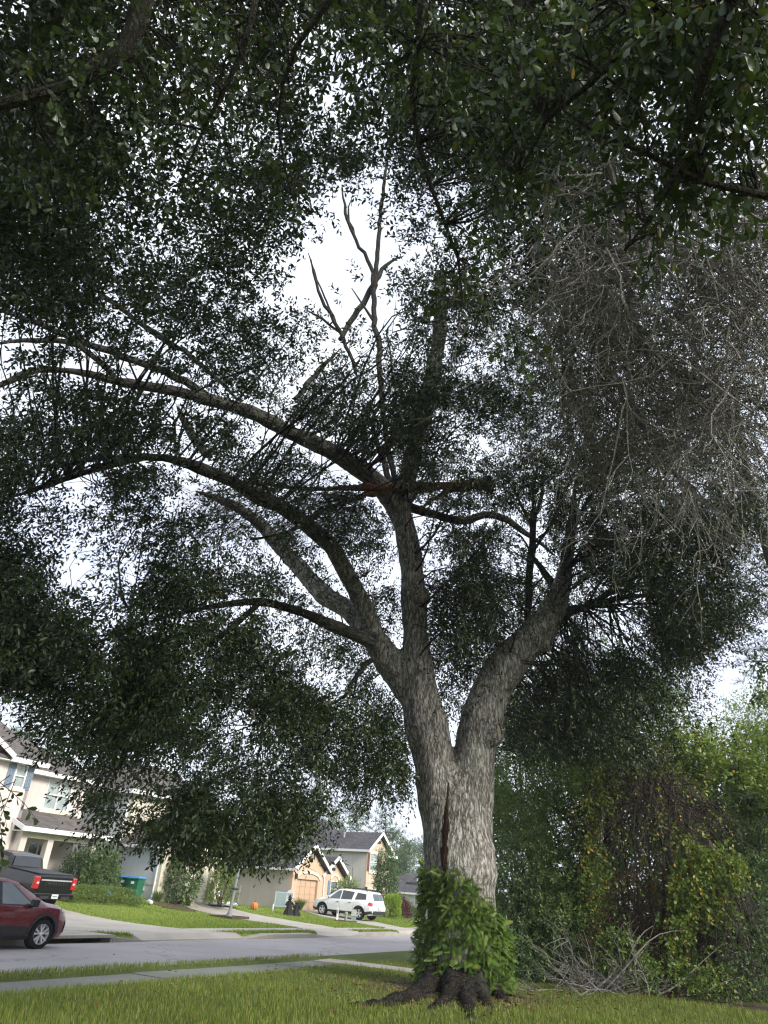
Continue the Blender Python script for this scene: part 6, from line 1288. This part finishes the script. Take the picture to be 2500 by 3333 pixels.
# ---------------------------------------------------------------- things on the lawns
def on(x, y, dz=0.0): p = hit(x, y); return np.array([p[0], p[1], p[2] + dz])
M['bingreen'] = m_plain('green bin plastic', (.018, .13, .075), .5, .12, 5, .4); M['binblue'] = m_plain('blue bin lid', (.06, .24, .52), .45, .1, 6, .4)
for i, (x, y, lab) in enumerate(((400, 2922, 'green wheelie bin with blue lid, the one tucked behind the other by the cream house'), (432, 2926, 'green wheelie bin with blue lid standing in front of its twin by the cream house'))):
    P = at(x, y, 44.3 - .5 * i); b = empty('wheelie_bin', P, ANG + .15); tag(b, lab, 'bin', 'bins beside the cream house')
    MB().add([(sx * .24, sy * .27, .03) for sx in (-1, 1) for sy in (-1, 1)] + [(sx * .31, sy * .36, 1.0) for sx in (-1, 1) for sy in (-1, 1)], [(0, 1, 3, 2), (4, 6, 7, 5), (0, 4, 5, 1), (2, 3, 7, 6), (0, 2, 6, 4), (1, 5, 7, 3)]).build('body', M['bingreen'], b)
    MB().box(-.34, .34, -.39, .39, .96, 1.01).build('rim', M['bingreen'], b); l = MB().add([(-.34, -.40, 1.012), (.34, -.40, 1.012), (.34, .42, 1.012), (-.34, .42, 1.012), (-.30, -.34, 1.08), (.30, -.34, 1.08), (.30, .36, 1.11), (-.30, .36, 1.11)], [(3, 2, 1, 0), (4, 5, 6, 7), (0, 1, 5, 4), (1, 2, 6, 5), (2, 3, 7, 6), (3, 0, 4, 7)]).build('lid', M['binblue'], b)
    MB().tube([(-.28, .44, .98), (.28, .44, .98)], .02, 6).build('handle', M['bingreen'], b)
    for sg in (1, -1): MB().lathe([(.12, sg * .0 - .03), (.12, .03)], 14, 'y', (0, 0, 0)).build('wheel', M['tyre'], b).matrix_local = Matrix.Translation((sg * .27, .26, .12)) @ Matrix.Rotation(math.pi / 2, 4, 'Z')
    MB().box(-.326, -.312, -.10, .10, .72, .84).build('label_print', M['white'], b); MB().box(-.30, -.285, -.09, .09, .36, .50).build('recess', M['iron'], b)
P = at(352, 2918, 42); b = empty('recycling_box', P, ANG); tag(b, 'small blue recycling tub by the dark porch shrub', 'tub')
MB().add([(sx * .22, sy * .16, 0) for sx in (-1, 1) for sy in (-1, 1)] + [(sx * .28, sy * .21, .34) for sx in (-1, 1) for sy in (-1, 1)], [(0, 1, 3, 2), (4, 6, 7, 5), (0, 4, 5, 1), (2, 3, 7, 6), (0, 2, 6, 4), (1, 5, 7, 3)]).build('body', M['binblue'], b); MB().box(-.30, .30, -.23, .23, .31, .345).build('rim', M['binblue'], b)
# shrubs and hedges
def bush(name, label, cat, P, R, n, mat, ll=.10, lw=.045, k=7, rz=0.0, boxy=0.0, group=None, stem=True, shell=.6, shape='leaf', lift=None, tint=(.45, .22)):
    P = np.array(P, float); root = empty(name, P, 0); tag(root, label, cat, group); R = np.array(R, float); d = rng.normal(size=(n, 3)); d[:, 2] = np.abs(d[:, 2]) if lift is None else d[:, 2]; d = nrm(d)
    if boxy: d = d / np.max(np.abs(d), axis=1, keepdims=True) * boxy + d * (1 - boxy)
    q = rng.uniform(shell, 1, (n, 1)); lump = np.array([1 + .16 * (1 - boxy) * noise.noise(Vector(a) * 2.2 + Vector(P)) for a in d])[:, None]; p = d * q * R * lump
    c_, s_ = math.cos(rz), math.sin(rz); p = np.stack([p[:, 0] * c_ - p[:, 1] * s_, p[:, 0] * s_ + p[:, 1] * c_, p[:, 2]], -1); d2 = np.stack([d[:, 0] * c_ - d[:, 1] * s_, d[:, 0] * s_ + d[:, 1] * c_, d[:, 2]], -1)
    if lift is not None: p[:, 2] += lift
    leaf_obj('foliage', p + P, nrm(d2 + rng.normal(0, .4, d.shape) + np.array([0, 0, .2])), ll * 2.2, k, ll, lw, M[mat], root, rng, shape=shape, droop=.1, tint=tint)['kind'] = 'stuff'
    if stem:
        m = MB()
        for _ in range(5 if lift is None else 1): m.tube(wiggly((random.uniform(-.1, .1), random.uniform(-.1, .1), -.1), rng.normal(0, .25, 3) * R * (lift is None) + np.array([0, 0, R[2] * .8 if lift is None else lift + R[2] * .4]), 6, .05), np.linspace(.05, .015, 6), 5)
        if lift is not None:
            for _ in range(9): m.tube(wiggly((0, 0, lift * .75), rng.normal(0, .5, 3) * R + np.array([0, 0, lift + .2]), 5, .06), np.linspace(.025, .006, 5), 4, False)
        m.build('stems', M['darktwig'], root)
    return root
bush('round_shrub', 'tall dark rounded shrub beside the end porch pillar', 'shrub', at(312, 2905, 42.5), (1.05, .95, 2.4), 1300, 'wood1', .12, .055, tint=(.6, .25))
bush('round_shrub', 'dark shrub seen through the porch between its pillars', 'shrub', at(245, 2893, 43.5), (1.1, 1.0, 2.0), 800, 'wood1', .12, .055)
hA, hB = on(300, 2926), on(330, 2940)
bush('clipped_hedge', 'upper row of clipped low hedge in front of the porch', 'hedge', hA, (.7, 2.5, .50), 1600, 'hedge', .07, .035, rz=-math.radians(32), boxy=.75, group='clipped hedges by the porch')
bush('clipped_hedge', 'lower row of clipped hedge nearer the lawn', 'hedge', hB, (.42, 2.4, .30), 1100, 'hedge', .06, .03, rz=-math.radians(36), boxy=.75, group='clipped hedges by the porch')
bush('magnolia_shrub', 'small glossy broad-leaved tree at the cream garage corner', 'shrub', on(583, 2946), (.72, .68, 1.35), 420, 'wood1', .20, .085, 7, lift=1.45, tint=(.6, .25))
mg = Wp(33.0, -30.5); o = bpy.data.meshes.new('mulch_bed'); n0 = 22; o.from_pydata([(mg[0] + math.cos(2 * math.pi * i / n0) * (1.3 + .2 * math.sin(3 * i)), mg[1] + math.sin(2 * math.pi * i / n0) * (1.3 + .2 * math.sin(2 * i)), 0) for i in range(n0)], [], [tuple(range(n0))])
for v in o.vertices: v.co.z = float(zt(*uv(v.co))) + .03
o.materials.append(M['mulch']); tag(put(bpy.data.objects.new('mulch_bed', o)), 'brown mulched bed under the glossy tree by the cream house', 'flower bed')
def tuft(label, P, n, L, mat='wood2'):
    P = np.array(P); root = empty('ornamental_grass', P); tag(root, label, 'plant'); m = []; a = rng.uniform(0, 6.28, n); d = nrm(np.stack([np.cos(a) * rng.uniform(.1, .9, n), np.sin(a) * rng.uniform(.1, .9, n), np.ones(n)], -1)); sd = nrm(np.cross(d, rng.normal(size=(n, 3)))); l = rng.uniform(.6, 1, n) * L
    V0 = np.array([[0, -.5, 0], [0, .5, 0], [.5, .45, 0], [.5, -.45, 0], [.85, .25, -.12], [.85, -.25, -.12], [1.05, 0, -.25]]); F0 = np.array([[0, 1, 2], [0, 2, 3], [3, 2, 4], [3, 4, 5], [5, 4, 6]])
    up = np.zeros((n, 3)); up[:, 2] = 1; A_ = np.stack([d * l[:, None], sd * .022, up * l[:, None]], -1); V, F = bake(V0, F0, rng.normal(0, .06, (n, 3)) * np.array([1, 1, 0]), A_); np_obj('blades', V, F, M[mat], root, tint=np.repeat(np.clip(rng.normal(.4, .2, n), 0, 1), 7))['kind'] = 'stuff'
tuft('spiky grass clump under the cream house downspout', on(512, 2936), 240, .85); tuft('small spiky tuft beside the glossy tree', on(612, 2950), 110, .6, 'hedge'); tuft('spiky grass clump behind the black robed figures', on(975, 2962), 260, 1.15, 'hedge')
bush('garden_shrub', 'leafy green shrub in the gap beside the cream garage', 'shrub', at(715, 2938, 47.0), (.8, .8, 2.4), 600, 'wood2', .13, .06, tint=(.7, .2))
tD = at(1248, 2979, 68.0); bush('ornamental_tree', 'slim dark-leaved young tree in front of the brown garage', 'tree', tD, (.95, .95, 2.25), 700, 'wood1', .20, .09, 7, lift=3.0, shell=.3, tint=(.5, .3))
bush('clipped_hedge', 'square lime green hedge beside the slim dark-leaved tree', 'hedge', at(1275, 2985, 66), (.62, .62, 1.55), 900, 'limehedge', .10, .05, boxy=.9, group='clipped hedges by the far drive')
bush('clipped_hedge', 'small lime hedge between the white suv and the brown garage', 'hedge', at(1216, 2968, 64), (.4, .4, 1.0), 250, 'limehedge', .10, .05, boxy=.85, group='clipped hedges by the far drive')
bush('maroon_shrub', 'maroon-leaved shrub beside the square lime hedge', 'shrub', at(1302, 2984, 70), (.7, .6, 1.45), 420, 'redleaf', .2, .06, tint=(.4, .3))
bush('round_shrub', 'low rounded shrub in front of the blue grey house', 'shrub', at(1328, 2986, 74), (.95, .8, 1.1), 500, 'hedge', .12, .05)
bush('round_shrub', 'yellow green shrub top behind the maroon-leaved shrub', 'shrub', at(1293, 2975, 76), (.8, .7, 1.7), 300, 'limehedge', .14, .06)
bush('round_shrub', 'leafy shrub showing over the white suv roof under the arched window', 'shrub', at(1128, 2950, 58.5), (1.3, .7, 1.9), 420, 'wood2', .13, .06, tint=(.7, .2))
bush('clipped_hedge', 'dark green hedge end beside the ferny trunk', 'hedge', at(1384, 2990, 72), (.5, .5, 1.5), 260, 'hedge', .12, .05, boxy=.85)
# lamps
M['lampglass'] = m_plain('frosted globe', (.80, .81, .83), .35, .04); M['galv'] = m_plain('grey post', (.20, .21, .225), .6, .15, 6)
def lamp(label, P, H_, lean=0.0):
    r = empty('street_lamp', P); r.rotation_euler = (0, lean, 0); tag(r, label, 'street lamp', 'street lamps')
    MB().lathe([(.16, 0), (.16, .15), (.10, .25), (.085, .5), (.075, H_ - .2), (.06, H_)], 14).build('post', M['galv'], r, True); MB().lathe([(.07, H_), (.15, H_ + .04), (.17, H_ + .12), (.12, H_ + .2)], 14).build('collar', M['iron'], r, True)
    MB().lathe([(.12, H_ + .2), (.19, H_ + .32), (.22, H_ + .48), (.18, H_ + .66), (.09, H_ + .78), (.03, H_ + .86)], 18).build('globe', M['lampglass'], r, True); MB().lathe([(.03, H_ + .86), (.02, H_ + .95), (.005, H_ + .99)], 8).build('finial', M['iron'], r); return r
lamp('acorn street lamp standing beside the oak trunk at the far end of the street', at(1388, 2990, 62), 3.75)
pl_ = lamp('grey lamp post strapped with a bracket on the lawn by the cream house', on(745, 2986), 3.4, .06)
MB().lathe([(.10, 1.30), (.11, 1.36), (.10, 1.42)], 12).build('strap', M['iron'], pl_); MB().box(-.22, .22, -.03, .03, 1.33, 1.39).build('bracket', M['iron'], pl_)
P = on(745, 2988); r = empty('mulch_ring', P, ANG); r.scale = (.82,) * 3; tag(r, 'dark edged mulch square round the strapped lamp post', 'flower bed')
for q in ((-.9, .9, -.95, -.85), (-.9, .9, .85, .95)): MB().box(*q, -.2, .13).build('edging', M['mulch'], r)
for q in ((-.95, -.85, -.84, .84), (.85, .95, -.84, .84)): MB().box(*q, -.2, .13).build('edging', M['mulch'], r)
MB().box(-.84, .84, -.84, .84, -.2, .09).build('mulch', M['mulch'], r)
# halloween pieces
M['pumpkin'] = m_plain('pumpkin orange', (.52, .19, .05), .6, .12, 6); M['robe'] = m_plain('black cloth', (.012, .012, .013), .75, .4, 9, .3); M['lattice'] = m_plain('pale blue lattice', (.50, .66, .72), .6, .06)
P = on(827, 2961); r = empty('pumpkin_lantern', P); r.scale = (.68,) * 3; tag(r, 'tall orange pumpkin lantern standing on the lawn', 'pumpkin'); m = MB(); n0 = 28
for t_, rr_ in ((0, .10), (.08, .22), (.25, .28), (.5, .30), (.75, .28), (.92, .2), (1, .05)): m.v += [(math.cos(a) * rr_ * (1 + .09 * math.cos(8 * a)), math.sin(a) * rr_ * (1 + .09 * math.cos(8 * a)), t_ * .62) for a in np.linspace(0, 2 * math.pi, n0, endpoint=False)]
for i in range(6): m.f += [(i * n0 + j, i * n0 + (j + 1) % n0, (i + 1) * n0 + (j + 1) % n0, (i + 1) * n0 + j) for j in range(n0)]
m.build('body', M['pumpkin'], r, True); MB().tube([(0, 0, .58), (.01, 0, .66), (.05, 0, .74)], [.04, .03, .025], 7).build('stem', M['mulch'], r); MB().add([(-.05, -.285, .38), (.0, -.29, .46), (.05, -.285, .38)], [(0, 1, 2)]).build('eye', M['iron'], r)
def robed(label, P, H_, wd, hat):
    r = empty('witch_figure', P, .4); tag(r, label, 'halloween figure', 'black robed halloween figures'); m = MB(); n0 = 26
    for t_, q in ((0, 1.0), (.06, .98), (.25, .78), (.45, .55), (.60, .44), (.70, .50), (.80, .42), (.84, .2)):
        m.v += [(math.cos(a) * wd * q * (1 + .13 * math.cos(7 * a + t_ * 2) * (1 - t_)), math.sin(a) * wd * .75 * q * (1 + .13 * math.cos(7 * a + 1) * (1 - t_)), t_ * H_) for a in np.linspace(0, 2 * math.pi, n0, endpoint=False)]
    for i in range(7): m.f += [(i * n0 + j, i * n0 + (j + 1) % n0, (i + 1) * n0 + (j + 1) % n0, (i + 1) * n0 + j) for j in range(n0)]
    m.f.append(tuple(7 * n0 + j for j in range(n0))); m.build('robe', M['robe'], r, True)
    MB().lathe([(.04, H_ * .82), (.11, H_ * .86), (.12, H_ * .91), (.08, H_ * .96), (.02, H_ * .98)], 12).build('head', M['robe'], r, True)
    for sg in (1, -1): MB().tube([(sg * wd * .42, 0, H_ * .74), (sg * wd * .75, -.08, H_ * .60), (sg * wd * .55, -.22, H_ * .52)], [.07, .065, .04], 7).build('sleeve', M['robe'], r, True)
    if hat: MB().lathe([(.30, H_ * .955), (.29, H_ * .965), (.13, H_ * .98), (.08, H_ * 1.08), (.02, H_ * 1.18)], 14).build('hat', M['robe'], r, True)
robed('taller black robed witch figure with a pointed hat on the lawn', on(938, 2979), .98, .33, True); robed('shorter black robed figure leaning beside the hatted witch', on(962, 2981), .78, .31, False)
P = at(893, 2950, 58.0); r = empty('lattice_screen', P, ANG - math.radians(75)); r.scale = (.78,) * 3; tag(r, 'pale blue lattice screen with white end against the peach house', 'screen'); m = MB()
for i in range(-7, 16):
    for sl_ in (1, -1):
        x0, x1 = i * .13, i * .13 + sl_ * 1.1; p_, q_ = np.array([x0, 0.0, .05]), np.array([x1, 0.0, 1.15])
        lo, hi = 0.0, 1.05
        ts = [t_ for t_ in ((lo - x0) / (x1 - x0), (hi - x0) / (x1 - x0))]; t0, t1 = max(0, min(ts)), min(1, max(ts))
        if t1 - t0 > .03: m.bar(p_ + (q_ - p_) * t0 + np.array([0, sl_ * .012, 0]), p_ + (q_ - p_) * t1 + np.array([0, sl_ * .012, 0]), .03, .02)
m.build('lattice', M['lattice'], r)
for b_ in ((-.03, .03, -.04, .04, 0, 1.22), (1.03, 1.09, -.04, .04, 0, 1.22), (.035, 1.025, -.03, .03, 0, .05), (.035, 1.025, -.03, .03, 1.15, 1.22)): MB().box(*b_).build('frame', M['lattice'], r)
MB().box(1.10, 1.75, -.03, .03, 0, 1.15).build('end_panel', M['white'], r); MB().lathe([(.32, -.03), (.32, .03)], 16, 'y', (1.42, 0, 1.12)).build('end_cap', M['white'], r)
P = on(887, 2967); r = empty('marker_post', P); r.scale = (.6,) * 3; tag(r, 'short white marker post on the lawn before the lattice screen', 'post'); MB().lathe([(.085, 0), (.085, .5), (.06, .62), (.05, .64), (.05, .72)], 10).build('post', M['white'], r, True); MB().lathe([(.055, .72), (.055, .76), (.01, .78)], 10).build('cap', M['greybox'], r, True)
# deflated inflatable on the cream house drive
M['nylon'] = m_plain('pale nylon', (.62, .64, .67), .4, .15, 5); M['nylongrey'] = m_plain('grey nylon', (.22, .23, .25), .5, .3, 5)
P = on(712, 2948); r = empty('deflated_inflatable', P, ANG); tag(r, 'collapsed white and grey lawn inflatable lying on the drive', 'inflatable'); us_ = np.linspace(-1, 1, 22); V = []
for a in us_:
    for b_ in us_: V.append((a * 1.3, b_ * .7, max(.0, (1 - a * a) * (1 - b_ * b_)) * .18 + .10 * abs(noise.noise(Vector((a * 3, b_ * 3, 5)))) + .05))
MB().add(V, [(i * 22 + j, i * 22 + j + 1, (i + 1) * 22 + j + 1, (i + 1) * 22 + j) for i in range(21) for j in range(21)]).build('fabric', M['nylongrey'], r, True); MB().tube([(-1.3, -.5, .16), (-.7, -.55, .2), (.2, -.5, .17), (.9, -.6, .15)], [.10, .13, .12, .06], 10).build('fabric_roll', M['nylon'], r, True); MB().tube([(-1.5, -.2, .12), (-1.1, -.3, .3), (-.9, -.2, .42)], [.11, .12, .1], 10).build('fabric_roll', M['nylon'], r, True)
P = on(706, 2944); r = empty('ghost_jug', P); tag(r, 'orange and white ghost decoration beside the collapsed inflatable', 'decoration'); MB().lathe([(.15, 0), (.2, .1), (.2, .42), (.17, .48)], 14).build('body', M['pumpkin'], r, True); MB().lathe([(.17, .48), (.16, .62), (.10, .74), (.02, .78)], 14).build('head', M['white'], r, True)
MB().add([(.06, -.195, .3), (-.06, -.195, .3), (0, -.2, .22)], [(0, 1, 2)]).build('mouth', M['iron'], r)
P = on(487, 2946); r = empty('floodlight', P, .6); tag(r, 'fallen white spotlight lying in the mulched bed', 'spotlight'); MB().lathe([(.04, -.24), (.09, -.2), (.115, .05), (.13, .2), (.12, .22)], 14, 'y', (0, 0, .13)).build('housing', M['white'], r, True); MB().tube([(0, 0, 0), (0, 0, .12)], .03, 6).build('spike', M['iron'], r)
# utility pedestals
P = on(1125, 3000); r = empty('utility_pad', P, ANG - math.radians(60)); r.scale = (.55,) * 3; tag(r, 'low dark mulch pad under the utility pedestals by the white suv', 'pad'); MB().box(-1.35, 1.35, -.5, .5, -.15, .10).build('edging', M['mulch'], r); MB().box(-1.28, 1.28, -.43, .43, .102, .13).build('mulch', M['mulch'], r); pz = P[2] + .06
M['pedgreen'] = m_plain('grey green pedestal', (.22, .27, .245), .6, .12, 5); M['pedtan'] = m_plain('weathered pedestal', (.33, .34, .30), .7, .2, 5)
r = empty('cable_marker', (P[0] - .55, P[1], pz)); r.scale = (.66,) * 3; tag(r, 'slim white cable marker post on the mulch pad', 'marker post'); MB().box(-.09, .09, -.05, .05, 0, 1.02).build('post', M['white'], r); MB().box(-.04, .04, -.056, -.051, .55, .95).build('sticker', M['vent'], r)
r = empty('utility_pedestal', (P[0], P[1], pz)); r.scale = (.66,) * 3; tag(r, 'short round grey green utility pedestal on the mulch pad', 'pedestal'); MB().lathe([(.14, 0), (.14, .55), (.16, .56), (.16, .70), (.10, .75)], 14).build('body', M['pedgreen'], r, True); MB().lathe([(.165, .56), (.165, .60)], 14).build('band', M['pedtan'], r)
r = empty('utility_pedestal', (P[0] + .5, P[1], pz)); r.scale = (.66,) * 3; tag(r, 'larger square weathered utility pedestal on the mulch pad', 'pedestal'); MB().box(-.24, .24, -.18, .18, 0, .42).build('base', M['pedgreen'], r); MB().add([(sx * .29, sy * .22, .42) for sx in (-1, 1) for sy in (-1, 1)] + [(sx * .22, sy * .17, .98) for sx in (-1, 1) for sy in (-1, 1)], [(0, 1, 3, 2), (4, 6, 7, 5), (0, 4, 5, 1), (2, 3, 7, 6), (0, 2, 6, 4), (1, 5, 7, 3)]).build('cover', M['pedtan'], r)
# leaf litter and twigs round the foot of the oak
n = 900; a_ = rng.uniform(0, 6.28, n); q_ = .9 + np.abs(rng.normal(0, 1.7, n)); lp = np.stack([base[0] + np.cos(a_) * q_ * 1.3, base[1] - .8 + np.sin(a_) * q_, np.full(n, .30)], -1); lp[:, 2] = .29 + rng.uniform(0, .05, n)
dl_ = nrm(np.stack([rng.normal(size=n), rng.normal(size=n), rng.normal(0, .3, n)], -1)); sd_ = nrm(np.cross(np.array([0, 0, 1.0]) + rng.normal(0, .3, (n, 3)), dl_)); A_ = np.stack([dl_ * .075, sd_ * .035, np.cross(dl_, sd_) * .05], -1)
M['litter'] = m_leaf('leaf litter', [(0, (.07, .035, .02)), (.6, (.16, .095, .05)), (1, (.28, .20, .10))], .1, .8); V, F = bake(LEAF_V, LEAF_F, lp, A_); tag(np_obj('leaf_litter', V, F, M['litter'], tint=np.repeat(rng.uniform(0, 1, n), 4)), 'scattered brown leaf litter round the roots of the oak', 'leaf litter', kind='stuff')
# fallen leaves on the near lawn
M['fallen'] = m_plain('fallen leaf', (.13, .05, .025), .8, .3, 20)
fl = np_mesh('fallen_leaf', BIG_V * np.array([1, .55, 1]), BIG_F, M['fallen'], True)
for k_i, (x, y) in enumerate(((885, 2180), (1050, 2183), (780, 2178), (950, 2195), (1150, 2178), (720, 2190), (300, 2140), (420, 2185), (1210, 2192), (200, 2165))):
    p = gq(x, y, .31); o = put(bpy.data.objects.new('fallen_leaf', fl)); o.location = p; o.scale = (.11,) * 3; o.rotation_euler = (random.uniform(-.4, .4), random.uniform(-.5, .5), random.uniform(0, 6.28)); tag(o, 'curled brown leaf lying on the lawn grass near the oak', 'leaf', 'fallen leaves on the lawn')

# ---------------------------------------------------------------- thin morning haze
hz = MB().box(-140, 160, -60, 260, -1.6, 40).build('haze', None); tag(hz, 'thin pale morning haze over the street', 'haze', kind='stuff')
t = NT('haze air'); vp = t.n('ShaderNodeVolumePrincipled'); vp.inputs['Color'].default_value = (.86, .91, 1.0, 1); vp.inputs['Density'].default_value = .0006; vp.inputs['Anisotropy'].default_value = .2
t.l(vp.outputs[0], t.out.inputs['Volume']); hz.data.materials.append(t.m)
